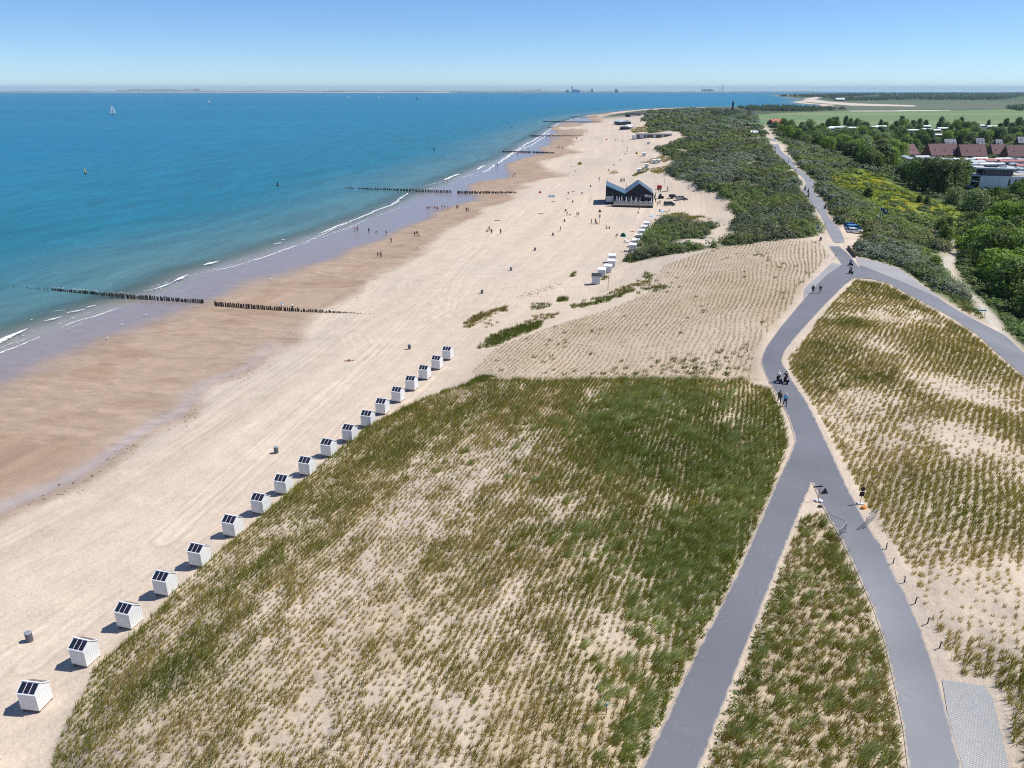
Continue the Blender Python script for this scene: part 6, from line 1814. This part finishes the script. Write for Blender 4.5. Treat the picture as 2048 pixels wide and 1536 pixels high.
o.location = at(1640.5, 1014)
tag(o, 'dark sandbag lying on the stones below the temporary road sign', 'sandbag')
q = at(1720, 1008)
s2 = empty('road_sign', q, R(-6), 'temporary road sign with dark disc and plate on the sand right of the road', 'road sign')
MB().tube([(0, 0, .1), (0, 0, 1.75)], .03).build('post', STRP, s2)
MB().box(-.32, .32, -.22, .22, 0, .14).build('foot_block', CONCF, s2, .03)
MB().box(-.22, .22, -.06, -.035, .85, 1.35).build('plate', mat('dark_plate', (.03, .012, .014), .5), s2)
MB().lathe([(.02, -.012), (.22, -.012), (.22, .012), (.02, .012)], 20, Matrix.Translation((.04, -.045, 1.62)) @ Matrix.Rotation(UP, 4, 'X')).build('disc', DARKM, s2)
o = MB().ball((0, 0, .12), (.28, .22, .14), 10, 6).ball((.12, .1, .2), (.12, .1, .1), 8, 6).build('bag', ORANGE)
o.location = at(1727, 1017)
tag(o, 'crumpled orange bag lying at the foot of the road sign', 'bag')
for i, (x, y) in enumerate([(1772, 1098), (1786, 1127), (1809, 1165), (1830, 1207), (1855, 1247), (1879, 1296)]):
    t = empty('timber_stake', at(x, y), random.uniform(0, 6), f'short dark timber stake right of the eastern fork road, {["farthest", "second farthest", "third farthest", "fourth farthest", "second nearest", "nearest"][i]} of six', 'stake', 'stakes beside the eastern fork road')
    MB().tube([(0, 0, -.2), (.03, 0, .55)], [.05, .04]).build('post', WOODP, t)
    MB().tube([(.03, 0, .55), (.16, .02, .58)], .03).build('wire_stub', DARKM, t)
for x, y, l_ in [(1617.5, 556, 'short stake at the edge of the planted sand by the apron'), (1591.5, 577, 'short stake in the planted sand left of the apron'), (1494.5, 704, 'short stake in the planted sand left of the road bend'), (1655.5, 517, 'thin curved stake at the roadside below the junction'), (1669.5, 517, 'thin stake right beside the asphalt below the junction')]:
    t = empty('timber_stake', at(x, y), 0, l_, 'stake')
    MB().tube([(0, 0, -.2), (.05, 0, .95)], [.06, .045]).build('post', WOODP, t)
    MB().lathe([(.05, .93), (.05, .97), (.02, 1.0)], 6, Matrix.Translation((.05, 0, 0))).build('cap', DARKM, t)
t = empty('trail_marker', at(1212, 1428), R(30), 'slim dark post with a pale blue tag standing in the marram grass', 'trail marker')
MB().tube([(0, 0, -.2), (.03, 0, .8)], .03).build('post', DARKM, t)
MB().box(-.02, .17, -.015, .015, .62, .86).build('tag_plate', BLUEF, t)
t = empty('trail_sign', at(1962, 630), R(-5), 'long turquoise board on low posts beside the sandy path', 'sign')
MB().box(-.75, .75, -.04, .04, .75, .98).build('board', TEALS, t)
for x in (-.6, .6): MB().tube([(x, 0, -.1), (x, 0, .75)], .04).build('post', WOODP, t)
t = empty('information_board', at(1633, 467), R(-8), 'tall white information board on posts beside the scrub at the junction', 'information board')
MB().box(-.55, .55, -.05, .05, .7, 2.3).build('panel', LGREY, t)
MB().box(-.4, .4, -.075, -.052, 1.2, 2.0).build('map', mat('dark_map', (.12, .15, .16), .5), t)
for x in (-.5, .5): MB().tube([(x, 0, -.1), (x, 0, .7)], .05).build('post', DARKM, t)
dup(BIN0, at(1641, 481), 0, 'dark litter bin at the sandy gap of the dune road')
# retaining wall
a, b_ = at(1695, 497), at(1710.5, 515.5)
d = b_ - a
rw = empty('retaining_wall', (a.x, a.y, a.z), math.atan2(d.y, d.x), 'low dark timber retaining wall between sand and scrub at the junction', 'retaining wall')
L_ = math.hypot(d.x, d.y)
MB().box(0, L_, -.08, .08, -.3, .75).build('wall', RUST, rw)
MB().box(-.05, L_ + .05, -.13, .13, .752, .84).build('capping', WOODP, rw)
# flag poles
for i, (x, y) in enumerate([(1754.5, 457), (1758.5, 459)]):
    t = empty('flagpole', at(x, y), 0, 'white flagpole with a dark blue flag, ' + ('left of the pair' if i == 0 else 'right of the pair with a white emblem'), 'flagpole')
    MB().tube([(0, 0, -.2), (0, 0, 6.2 + .3 * (i == 0))], [.06, .035]).build('pole', WHITE, t)
    vs, fs = [], []
    for k in range(9):
        for j in range(2): vs.append((k * .2, .12 * math.sin(k * .9 + i), 6.1 - j * (1.1 if i else .9) - k * .085 + .06 * math.sin(k)))
    for k in range(8): fs.append((2 * k, 2 * k + 1, 2 * k + 3, 2 * k + 2))
    fl = MB().poly(vs, fs).build('flag', NAVY, t)
    sl_ = fl.modifiers.new('thick', 'SOLIDIFY')
    sl_.thickness = .012
    if i: MB().box(.6, 1.1, -.16, .16, 5.15, 5.5).build('emblem', WHITE, fl)

# ------------------------------------------------------------------ buildings along the beach, far
q = at(1273.5, 278.5)
lp = empty('long_pavilion', (q.x, q.y, q.z), R(-2), 'long grey and white flat roofed beach pavilion before the scrub dune', 'pavilion')
MB().box(0, 31, 0, 8, .5, 4.2).build('wall', LGREY, lp)
MB().box(-.3, 31.3, -.4, 8.3, 4.21, 4.7).build('roof', GREYROOF, lp)
MB().box(0, 29, -.05, -.0, -1.0, .9).build('base', DARKM, lp)
for x0, x1 in ((.2, 2.4), (6.3, 8), (9, 14.3), (17, 22), (24, 29)): MB().box(x0, x1, -.06, -.01, 1.2, 3.7).build('window', GLASSD, lp)
MB().box(-3.8, -.02, 0, 5, .3, 3.6).build('side_wing', WHITEW, lp)
for px_, py_, L_, w_, h_, rz_, lb, m_ in [(1259, 259, 30, 11, 4.5, 72, 'long pale grey roofed beach pavilion lying along the dune foot', GREYW), (1262, 248.5, 26, 12, 5, 104, 'pale grey ridged beach pavilion behind the long one', GREYW), (1255, 234, 22, 12, 6, 8, 'dark beach pavilion farthest along the dune foot', BLACK)]:
    q = at(px_, py_)
    t = empty('beach_pavilion', q, R(rz_), lb, 'pavilion')
    MB().box(0, L_, 0, w_, -.5, h_ * .55).build('wall', BLACK if m_ is BLACK else DARKM, t)
    MB().prism([(-.5, h_ * .56), (w_ + .5, h_ * .56), (w_ * .5, h_)], -.5, L_ + .5, 'x').build('roof', m_, t)
    MB().box(L_ * .2, L_ * .8, -.06, -.01, .3, h_ * .45).build('window', GLASSD if m_ is not BLACK else WHITE, t)
# lighthouse
q = at(1464.5, 225)
lh = empty('lighthouse', q, 0, 'dark slender lighthouse rising from the dunes against the sea', 'lighthouse')
LHM = mat('dark_lighthouse_paint', (.035, .045, .06), .6)
MB().lathe([(2.6, -2), (2.5, .5), (1.7, 15.5), (1.75, 16)], 8).build('tower', LHM, lh)
MB().lathe([(1.7, 10.0), (1.95, 7.0), (1.95, 6.98), (1.6, 6.5)][::-1], 8).build('white_band', LGREY, lh)
MB().lathe([(2.6, 16.0), (2.6, 16.5), (1.5, 16.55)], 12).build('gallery', DARKM, lh)
MB().lathe([(1.35, 16.5), (1.35, 19.2)], 12).build('lantern', GLASSD, lh)
MB().lathe([(1.7, 19.2), (1.4, 20.0), (.4, 21.2), (.1, 22.2)], 12).build('roof', LHM, lh)
# white modern building
q = at(1956, 381)
wb_ = empty('modern_building', (q.x, q.y, q.z), R(-12), 'white modern two storey building with glazed top floor and flat roof', 'building')
MB().box(0, 22, 0, 13, -1.5, 6.4).build('wall', WHITE, wb_)
MB().box(-.15, 22.15, -.15, 13.15, 6.41, 6.8).build('parapet', WHITE, wb_)
for x in (12.2, 14.8, 16.0): MB().box(x, x + .7, -.08, -.0, 2.2, 5.4).build('window', GLASSD, wb_)
MB().box(1.2, 14.0, 1.6, 11, 6.81, 9.6).build('upper_storey', GLASSD, wb_)
um = MB()
for k in range(9): um.box(1.2 + k * 1.6 - .05, 1.2 + k * 1.6 + .05, 1.52, 1.595, 6.81, 9.6)
um.build('glazing_bars', LGREY, wb_)
MB().prism([(-2.6, 9.75), (15.2, 9.62), (15.2, 10.2), (-2.6, 10.5)], .2, 12).build('roof', LGREY, wb_)
MB().box(3, 8, 4, 8, 10.45, 11.1).build('roof_plant', DARKM, wb_)
MB().box(9.5, 12, 5, 7.5, 10.3, 10.9).build('roof_plant', LGREY, wb_)
for z in (1.0, 4.0, 6.6):
    MB().box(-3.4, -.16, -.2, 11, z, z + .28).build('balcony', WHITE, wb_)
    MB().box(-3.4, -3.34, -.2, 11, z + .3, z + 1.2).build('balcony_rail', LGREY, wb_)
MB().box(-.06, -.01, .8, 12, -1, 6.2).build('window', GLASSD, wb_)
MB().box(15.0, 21.8, 1, 12, 6.81, 7.2).build('roof_terrace', DECK, wb_)
# terraced houses with steep tiled roofs
def house_row(px0, px1, py, depth_, wh, rh, label, roofm=BRICKR, rz_=0.0):
    a, b_ = at(px0, py), at(px1, py)
    L_ = math.hypot(b_.x - a.x, b_.y - a.y)
    t = empty('house', a, math.atan2(b_.y - a.y, b_.x - a.x) + rz_, label, 'house')
    MB().prism([(0, -1), (depth_, -1), (depth_, wh), (depth_ / 2, rh - .15), (0, wh)], 0, L_, 'x').build('wall', BRICKW, t)
    sl = math.atan2(rh - wh, depth_ / 2)
    ln = math.hypot(rh - wh, depth_ / 2) + .5
    for s_ in (-1, 1):
        M_ = Matrix.Translation((0, depth_ / 2, rh)) @ Matrix.Rotation(-s_ * sl if s_ > 0 else sl, 4, 'X')
        r_ = MB().box(-.3, L_ + .3, min(0, s_ * ln), max(0, s_ * ln), -.14, .0, M_).build('roof', roofm, t)
        if s_ < 0:
            for k in range(max(2, int(L_ / 7))):
                x = (k + .5) * L_ / max(2, int(L_ / 7))
                MB().box(x - .4, x + .4, -ln * .55 - .5, -ln * .55 + .5, .003, .06, M_).build('skylight', GLASSD, r_)
    for k in range(max(1, int(L_ / 9))): MB().box((k + .7) * 8 - .3, (k + .7) * 8 + .3, depth_ / 2 + .1, depth_ / 2 + .9, rh - .8, rh + .8).build('chimney', BRICKW, t)
    for k in range(max(2, int(L_ / 4))): MB().box(k * 4 + .8, k * 4 + 2.4, -.06, -.0, .6, 2.1).build('window', GLASSD, t)
house_row(1805, 1836, 317, 10, 2.6, 8.6, 'short house row with purple red roof, leftmost beyond the dense grove')
house_row(1862, 1917, 318, 10, 2.6, 9.6, 'long house row with purple red roof, second from the left')
house_row(1922, 1973, 319, 10, 2.6, 9.6, 'long house row with purple red roof, third from the left')
house_row(1985, 2014, 315, 10, 2.6, 8.6, 'house row with dull red roof set back, fourth from the left')
house_row(2016, 2066, 320, 10, 2.6, 9.4, 'long house row with purple red roof at the right edge')
house_row(1952, 1968, 296, 8, 2.8, 7.8, 'grey gabled house with white trim behind the red roofs', GREYROOF)
house_row(1890, 1912, 297, 8, 2.8, 7.4, 'grey roofed house half hidden by trees behind the red roofs', GREYROOF)
house_row(2036, 2056, 292, 8, 2.8, 7.4, 'grey roofed house among trees at the right edge', GREYROOF)
house_row(1992, 2004, 298, 8, 2.8, 7.4, 'grey roofed house behind the fourth red roof', GREYROOF)
house_row(1546, 1567, 250, 9, 2.8, 6.6, 'lone farmhouse with orange red roof on the edge of the meadow', REDROOF)
house_row(1501, 1515, 270, 5, 2.4, 3.6, 'small white hut on the far dune crest by the path', WHITE)
# holiday caravans
CVW = MB().box(-4.6, 4.6, -1.7, 1.7, .2, 2.7).mesh('wall', WHITEW)
CVG = MB().box(-4.0, 4.0, -1.76, -1.705, 1.2, 2.1).mesh('window', GLASSD)
CVRS = {}
for nm, m_ in (('pale', LGREY), ('white', WHITE), ('grey', GREYROOF), ('red', mat('pink_red_roof', (.36, .12, .12), .7, noise=.1))):
    CVRS[nm] = MB().prism([(-2.0, 2.71), (2.0, 2.71), (0, 3.5)], -4.9, 4.9, 'x').mesh('roof', m_)
def caravan(x, y, roof_, rz_, label, grp=None, sc=1.0):
    o = empty('holiday_caravan', at(x, y), rz_, label, 'caravan', grp)
    o.scale = (sc,) * 3
    for nm, me in (('wall', CVW), ('window', CVG), ('roof', CVRS[roof_])):
        c_ = bpy.data.objects.new(nm, me)
        C.objects.link(c_)
        c_.parent = o
for x, y in [(1812, 322), (1820, 326), (1842, 322), (1852, 326), (1872, 325), (1886, 327), (1900, 328), (1918, 327), (1932, 330), (1946, 327), (1958, 325), (1938, 337), (1925, 336), (1970, 337), (1990, 337), (2004, 326), (2020, 326), (2030, 338), (2044, 328), (2020, 345), (2040, 347), (2052, 340), (2046, 356), (2054, 366), (2034, 360), (1952, 332), (1985, 328)]:
    caravan(x, y, random.choice(['pale', 'white', 'grey', 'pale']), random.choice([.1, .12, 1.5]), 'pale roofed holiday caravan in the park below the red roofed houses', 'pale caravans of the holiday park')
for x, y, l_ in [(1968, 331, 'caravan with a pink red roof, left one in front of the houses'), (1984, 332, 'caravan with a pink red roof beside the left red one'), (2012, 333, 'caravan with a pink red roof, third of the red ones'), (2028, 333, 'caravan with a pink red roof, fourth of the red ones'), (2046, 342, 'caravan with a pink red roof at the right edge'), (2040, 376, 'caravan with a dull red roof below the white building at the right edge')]: caravan(x, y, 'red', .08, l_, None, 1.2)
for x, y in [(1655, 263), (1668, 261), (1680, 261), (1694, 262), (1704, 262), (1745, 260), (1761, 259), (1820, 267), (1828, 267), (1852, 265), (1868, 267), (1884, 263), (1850, 258.5), (1880, 277), (1967, 257), (1983, 259)]:
    caravan(x, y, 'white', .05, 'white roofed caravan glimpsed between the trees of the wood', 'white caravans between the trees', 1.3)
# park lane and short footpath
loft('park_lane', [(1985,432),(2003,424),(1976,408),(1946,398)], [(2002,442),(2016,430),(1990,408),(1952,396)], concrete, .06)
loft('footpath', [(1842,424),(1844,415),(1842,408)], [(1846,424),(1850,415),(1846,408)], concrete, .06)

# ------------------------------------------------------------------ sails, ships and buoys
SAILM = NT('white_sail_cloth')
SAILM.b.inputs['Base Color'].default_value = (.85, .85, .84, 1)
_t = SAILM.n('BsdfTranslucent')
_t.inputs['Color'].default_value = (.95, .95, .93, 1)
_x = SAILM.n('MixShader')
_x.inputs[0].default_value = .75
SAILM.L(SAILM.b.outputs[0], _x.inputs[1])
SAILM.L(_t.outputs[0], _x.inputs[2])
SAILM.L(_x.outputs[0], SAILM.t.nodes['Material Output'].inputs['Surface'])
def sailboat(x, y, h, label, rz_=.3, dark=False):
    p = gnd(x, y, 0)
    t = empty('sailing_boat', (p[0], p[1], -drop(p[0], p[1])), rz_, label, 'sailing boat')
    k = h / 12.0
    MB().poly([(-4 * k, -1.2 * k, 1 * k), (-4 * k, 1.2 * k, 1 * k), (1 * k, 1.4 * k, 1 * k), (5 * k, 0, 1.2 * k), (1 * k, -1.4 * k, 1 * k), (-3.6 * k, -.7 * k, -.3 * k), (-3.6 * k, .7 * k, -.3 * k), (1 * k, .8 * k, -.3 * k), (4.2 * k, 0, -.3 * k), (1 * k, -.8 * k, -.3 * k)], [(0, 1, 2, 3, 4), (5, 6, 7, 8, 9), (0, 1, 6, 5), (1, 2, 7, 6), (2, 3, 8, 7), (3, 4, 9, 8), (4, 0, 5, 9)]).build('hull', WHITE if not dark else NAVY, t)
    MB().tube([(.6 * k, 0, 0), (.6 * k, 0, 12 * k)], .09 * k).build('mast', METAL, t)
    sm_ = SAILM.m if not dark else NAVY
    for nm, tri in (('mainsail', [(.5 * k, 0, 1.8 * k), (-3.8 * k, .8 * k, 1.8 * k), (.5 * k, 0, 11.8 * k)]), ('jib', [(.8 * k, 0, 11 * k), (4.8 * k, 0, 1.4 * k), (1.0 * k, .9 * k, 1.6 * k)])):
        a, b_, c_ = map(Vector, tri)
        mid = (a + b_ + c_) / 3 + Vector((0, .5 * k, 0))
        o = MB().poly([a, b_, c_, mid], [(0, 1, 3), (1, 2, 3), (2, 0, 3)]).build(nm, sm_, t)
        if dark:
            s_ = o.modifiers.new('t', 'SOLIDIFY')
            s_.thickness = .06 * k
sailboat(225, 229, 19, 'white sailing boat nearest the camera on the open sea', .05)
sailboat(417.5, 207, 14, 'white sailing boat farther out right of the nearest one', .1)
sailboat(697, 197.5, 16, 'white sailing boat in the middle distance, left of two white sails', .2)
sailboat(757, 197, 15, 'white sailing boat in the middle distance, right of two white sails', .1)
sailboat(834, 199, 13, 'small dark sailing boat under the far ship', .8, True)
sailboat(1112, 191.5, 16, 'tiny white sailing boat off the far town', .5)
sailboat(1219, 192, 15, 'tiny white sailing boat right of the far town', 1.2)
sailboat(1285, 192.5, 14, 'tiny white sailing boat above the dune end', 1.2)
def ship(x, y, L_, label, m_):
    p = gnd(x, y, 0)
    t = empty('cargo_ship', (p[0], p[1], -drop(p[0], p[1])), .05, label, 'ship')
    MB().poly([(-L_ / 2, -9, 7), (-L_ / 2, 9, 7), (L_ * .42, 9, 7), (L_ / 2, 0, 8), (L_ * .42, -9, 7), (-L_ / 2, -8, -1), (-L_ / 2, 8, -1), (L_ * .42, 7, -1), (L_ * .47, 0, -1), (L_ * .42, -7, -1)], [(0, 1, 2, 3, 4), (5, 6, 7, 8, 9), (0, 1, 6, 5), (1, 2, 7, 6), (2, 3, 8, 7), (3, 4, 9, 8), (4, 0, 5, 9)]).build('hull', m_, t)
    MB().box(L_ * .33, L_ * .42, -7, 7, 7.9, 19).build('bridge', WHITE, t)
    MB().box(-L_ * .4, L_ * .3, -6, 6, 7.9, 10).build('deck_cargo', m_, t)
ship(297, 185, 115, 'dark teal cargo ship low on the water at the left', mat('teal_hull', (.03, .15, .17), .6))
ship(812, 185, 170, 'dark cargo ship with white bridge before the far shore', mat('blue_grey_hull', (.04, .10, .16), .6))
def buoy(x, y, m_, label, h=3.0):
    p = gnd(x, y, 0)
    t = empty('navigation_buoy', (p[0], p[1], 0), 0, label, 'buoy')
    MB().lathe([(.5, -.5), (.75, .1), (.7, .5), (.35, .8)], 12).build('float', DARKM, t)
    MB().lathe([(.42, .7), (.30, h * .7), (.2, h)], 8).build('tower', m_, t)
    MB().tube([(0, 0, h), (0, 0, h + .5)], .08).build('topmark', m_, t)
buoy(171, 347.5, YELLOW, 'yellow navigation buoy floating on the sea at the left', 2.6)
buoy(555.5, 371.5, DARKM, 'dark navigation buoy off the end of the second groyne', 1.8)
buoy(868, 300.5, DARKM, 'dark navigation buoy in the middle of the sea', 2.2)
buoy(1024, 256, DARKM, 'dark navigation buoy off the far groynes', 2.2)
# the far side of the estuary
def shore_ridge(name, pts, ymid, thick, m_, seed, x0, x1, hgt, sandh=0):
    """a low coast seen across the water: real ridge mesh with depth"""
    n = 240
    px_ = np.linspace(x0, x1, n)
    base = gnd(px_, np.interp(px_, [p[0] for p in ymid], [p[1] for p in ymid]), np.zeros(n))
    dirv = base / np.hypot(*base.T)[:, None]
    rowsv = []
    for k, f in enumerate((0, .12, .3, .6, 1.0)):
        q = base + dirv * thick * f
        hh = (0, sandh, 1.0, .95, 0)[k] * (1 if k in (1,) else hgt) * (1 if k in (0, 1, 4) else (.45 + .9 * fbm(px_ / 28, np.full(n, seed + .0), seed, 4)))
        rowsv.append(np.c_[q, np.asarray(hh) * np.ones(n) - drop(q[:, 0], q[:, 1]) - (2 if k in (0, 4) else 0)])
    G_ = np.stack(rowsv)
    return tag(grid_mesh(name, G_[..., 0], G_[..., 1], G_[..., 2], {}, m_), kind='structure')
FARD = mat('far_dune_scrub_hazed', (.20, .22, .19), .95, noise=.3, scale=.004)  # scrub colour paled, so part of the distance haze is painted in
FARS = mat('far_beach_sand', (.72, .64, .54), .95)
YM = [(-400, 184.6), (600, 184.9), (1100, 185.1), (1600, 185.2)]
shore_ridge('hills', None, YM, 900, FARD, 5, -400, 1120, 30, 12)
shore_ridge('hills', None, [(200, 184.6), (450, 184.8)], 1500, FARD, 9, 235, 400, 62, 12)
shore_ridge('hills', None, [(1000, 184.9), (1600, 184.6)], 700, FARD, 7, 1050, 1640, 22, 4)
shore_ridge('beach', None, [(-400, 184.9), (600, 185.2), (1120, 185.4)], 60, FARS, 3, -400, 900, 8, 6)
BLOCKM = mat('far_town_walls_hazed', (.42, .47, .52), .9)  # light blue tone paints in distance haze and lifts the shaded fronts
def far_block(name, x, w_, h_, label, y=184.9, spire=False):
    p = gnd(x, y, 0)
    d_ = np.hypot(*p)
    k = d_ / F_PX
    t = empty(name, (p[0], p[1], -drop(p[0], p[1])), 0, label, name.replace('_', ' '))
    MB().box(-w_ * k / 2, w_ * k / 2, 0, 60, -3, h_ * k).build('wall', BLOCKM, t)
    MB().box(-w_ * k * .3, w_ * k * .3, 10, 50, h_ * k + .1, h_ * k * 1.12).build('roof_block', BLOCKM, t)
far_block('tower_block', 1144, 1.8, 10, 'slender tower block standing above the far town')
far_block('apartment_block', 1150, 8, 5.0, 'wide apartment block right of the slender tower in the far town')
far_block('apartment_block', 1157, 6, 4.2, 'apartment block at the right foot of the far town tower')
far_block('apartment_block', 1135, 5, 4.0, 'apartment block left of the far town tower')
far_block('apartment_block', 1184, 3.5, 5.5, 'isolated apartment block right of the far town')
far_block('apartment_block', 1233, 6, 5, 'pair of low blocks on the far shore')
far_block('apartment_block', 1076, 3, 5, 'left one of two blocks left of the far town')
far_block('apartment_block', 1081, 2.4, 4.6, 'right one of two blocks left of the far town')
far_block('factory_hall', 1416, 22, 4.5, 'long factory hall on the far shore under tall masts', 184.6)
for x, h_ in [(1403, 12), (1418, 10), (1438, 10), (1443, 14), (1446, 13)]:
    p = gnd(x, 184.6, 0)
    k = np.hypot(*p) / F_PX
    t = empty('chimney_stack', (p[0], p[1], -drop(p[0], p[1])), 0, 'thin tall chimney of the factory on the far shore', 'chimney', 'chimneys on the far shore')
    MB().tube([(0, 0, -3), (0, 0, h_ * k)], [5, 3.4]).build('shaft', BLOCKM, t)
    MB().tube([(0, 0, h_ * k + .05), (0, 0, h_ * k + 4)], 4.0).build('rim', WHITE, t)
# far beach pavilion on the bay
q = at(1681, 201.5)
t = empty('bay_pavilion', q, .1, 'dark roofed building on the far bay beach', 'building')
MB().box(-18, 18, 0, 14, -2, 5).build('wall', DARKM, t)
MB().prism([(-1, 5.01), (15, 5.01), (7, 11)], -19, 19, 'x').build('roof', LGREY, t)

# ------------------------------------------------------------------ surf
fm = NT('sea_foam')
fn = fm.noise(fm.n('NewGeometry').outputs['Position'], .9, 6, .7)
fe = fm.attr('edge').outputs['Fac']
fm.b.inputs['Base Color'].default_value = (.86, .88, .88, 1)
fm.b.inputs['Roughness'].default_value = .8
ft = fm.n('BsdfTransparent')
fx_ = fm.n('MixShader')
fm.L(fm.mr(fm.math('ADD', fn, fm.math('MULTIPLY', fe, .42)), .66, .90, 0, .92), fx_.inputs[0])
fm.L(ft.outputs[0], fx_.inputs[1])
fm.L(fm.b.outputs[0], fx_.inputs[2])
fm.L(fx_.outputs[0], fm.t.nodes['Material Output'].inputs['Surface'])
fX, fF, fE, nb_ = [], [], [], 0
def foam(px_, wd, k=0.0, pile=.14):
    global nb_
    p = gl(px_, 0)
    L_ = np.hypot(*np.diff(p, axis=0).T).sum()
    p = resample(p, max(8, int(L_ / 1.2)))
    n = len(p)
    d = np.gradient(p, axis=0)
    d /= np.hypot(*d.T)[:, None]
    nr = np.c_[-d[:, 1], d[:, 0]]
    ph = random.uniform(0, 99)
    wob = (fbm(np.arange(n) / 6 + ph, np.full(n, ph), 7) - .5) * wd * 1.6
    ww = wd * (.35 + 1.2 * fbm(np.arange(n) / 4 + ph, np.full(n, 3.3), 8)) * np.minimum(1, np.minimum(np.arange(n), np.arange(n)[::-1]) / 3.0 + .05)
    pr = [(-1, 0, -.9), (-.5, .6, .25), (0, 1.0, .8), (.55, .5, .2), (1, 0, -.9)]
    for f, z, e in pr:
        q = p + nr * (wob + f * ww)[:, None]
        fX.append(np.c_[q, np.full(n, .03 + z * pile) - drop(q[:, 0], q[:, 1])])
        fE.append(np.full(n, e + k))
    for j in range(4):
        a = nb_ + j * n + np.arange(n - 1)
        fF.append(np.stack([a, a + 1, a + n + 1, a + n], -1))
    nb_ += 5 * n
foam([(-40, 700), (0, 683), (30, 669), (54, 658)], 1.5, .4)
foam([(88, 643), (122, 634)], .9, .3)
foam([(136, 627), (170, 619)], .8, .2)
foam([(172, 616), (192, 611)], .6, .2)
foam([(-40, 722), (0, 706), (40, 692), (80, 675)], .8, .2)
foam([(-20, 705), (20, 690), (60, 678), (82, 673)], 2.2, -.25)
foam([(120, 657), (150, 644), (188, 634), (238, 616)], .45, .3, .06)
foam([(126, 661), (165, 646)], .3, .1, .05)
foam([(105, 624), (130, 621)], .5, .0)
foam([(60, 640), (66, 639)], .5, .2)
foam([(288, 583), (318, 576), (345, 565)], 1.0, .2)
foam([(295, 577), (330, 568), (345, 562)], 1.9, -.3)
foam([(344, 564), (360, 558), (377, 549)], 1.2, .4)
foam([(404, 531), (433, 522)], 1.3, .45)
foam([(412, 543), (450, 537), (478, 530), (497, 524)], .5, .2, .06)
foam([(497, 524), (525, 516), (560, 503), (596, 490)], .7, .3, .08)
foam([(548, 489), (562, 485)], .9, .3)
foam([(562, 481), (572, 479)], .9, .2)
foam([(596, 491), (636, 480)], .4, .1, .05)
foam([(470, 523), (500, 514)], .5, .0)
foam([(604, 487), (640, 472), (682, 452), (700, 444)], .8, .05)
foam([(640, 468), (680, 451), (715, 438), (748, 424), (785, 409), (818, 386)], 1.3, .2)
foam([(620, 482), (660, 470), (700, 455), (740, 437)], .8, -.05)
foam([(752, 433), (790, 420), (800, 416)], .5, .0)
foam([(786, 411), (800, 402)], .6, .1)
foam([(888, 360), (919, 348)], 1.8, .45)
foam([(850, 372), (880, 365), (900, 361)], 1.0, .05)
foam([(905, 358), (950, 349)], .8, .15)
foam([(955, 340), (968, 331)], 1.8, .4)
foam([(966, 345), (990, 330), (1018, 314), (1042, 297)], 1.8, .2)
foam([(940, 356), (975, 345), (1000, 338)], 1.2, -.1)
foam([(1000, 322), (1042, 295), (1070, 279), (1098, 261), (1118, 246)], 2.4, .15, .2)
foam([(1048, 299), (1075, 283), (1100, 266)], 2.0, .1)
foam([(1118, 246), (1157, 235.5), (1186, 229.5), (1250, 222.8)], 3.2, .1, .2)
foam([(820, 384), (850, 380), (870, 376)], .8, .1)
for ln_, w_ in (([(-40, 708), (0, 692), (60, 668), (122, 645), (190, 622)], 2.6), ([(280, 590), (345, 572), (415, 540), (497, 520), (560, 497)], 2.4), ([(600, 482), (660, 462), (720, 436), (780, 413), (820, 392)], 2.8), ([(860, 374), (905, 357), (960, 338), (1005, 320)], 3.0), ([(240, 622), (330, 596), (400, 566)], 1.6), ([(690, 470), (760, 441), (830, 408)], 1.6), ([(900, 380), (960, 352), (1010, 330), (1050, 300)], 2.2)):
    foam(ln_, w_, -.42, .05)
fo = raw_mesh('sea_foam', np.vstack(fX), np.vstack(fF), {'edge': np.concatenate(fE)}, fm.m)
tag(fo, kind='stuff')

# ------------------------------------------------------------------ the sea air
hm = bpy.data.materials.new('sea_air')
hm.use_nodes = True
ht = hm.node_tree
ht.nodes.remove(ht.nodes['Principled BSDF'])
pv = ht.nodes.new('ShaderNodeVolumePrincipled')
pv.inputs['Color'].default_value = (.55, .80, 1.0, 1)
pv.inputs['Density'].default_value = 3e-5
pv.inputs['Anisotropy'].default_value = 0.0
ht.links.new(pv.outputs[0], ht.nodes['Material Output'].inputs['Volume'])
hb = bmesh.new()
bmesh.ops.create_cube(hb, size=1)
hme = bpy.data.meshes.new('haze')
hb.to_mesh(hme)
hb.free()
haze = bpy.data.objects.new('haze', hme)
C.objects.link(haze)
hme.materials.append(hm)
z0, z1 = -340.0, 135.0
haze.scale = (92000, 46000, z1 - z0)
haze.location = (0, 20000, (z0 + z1) / 2)
tag(haze, kind='stuff')
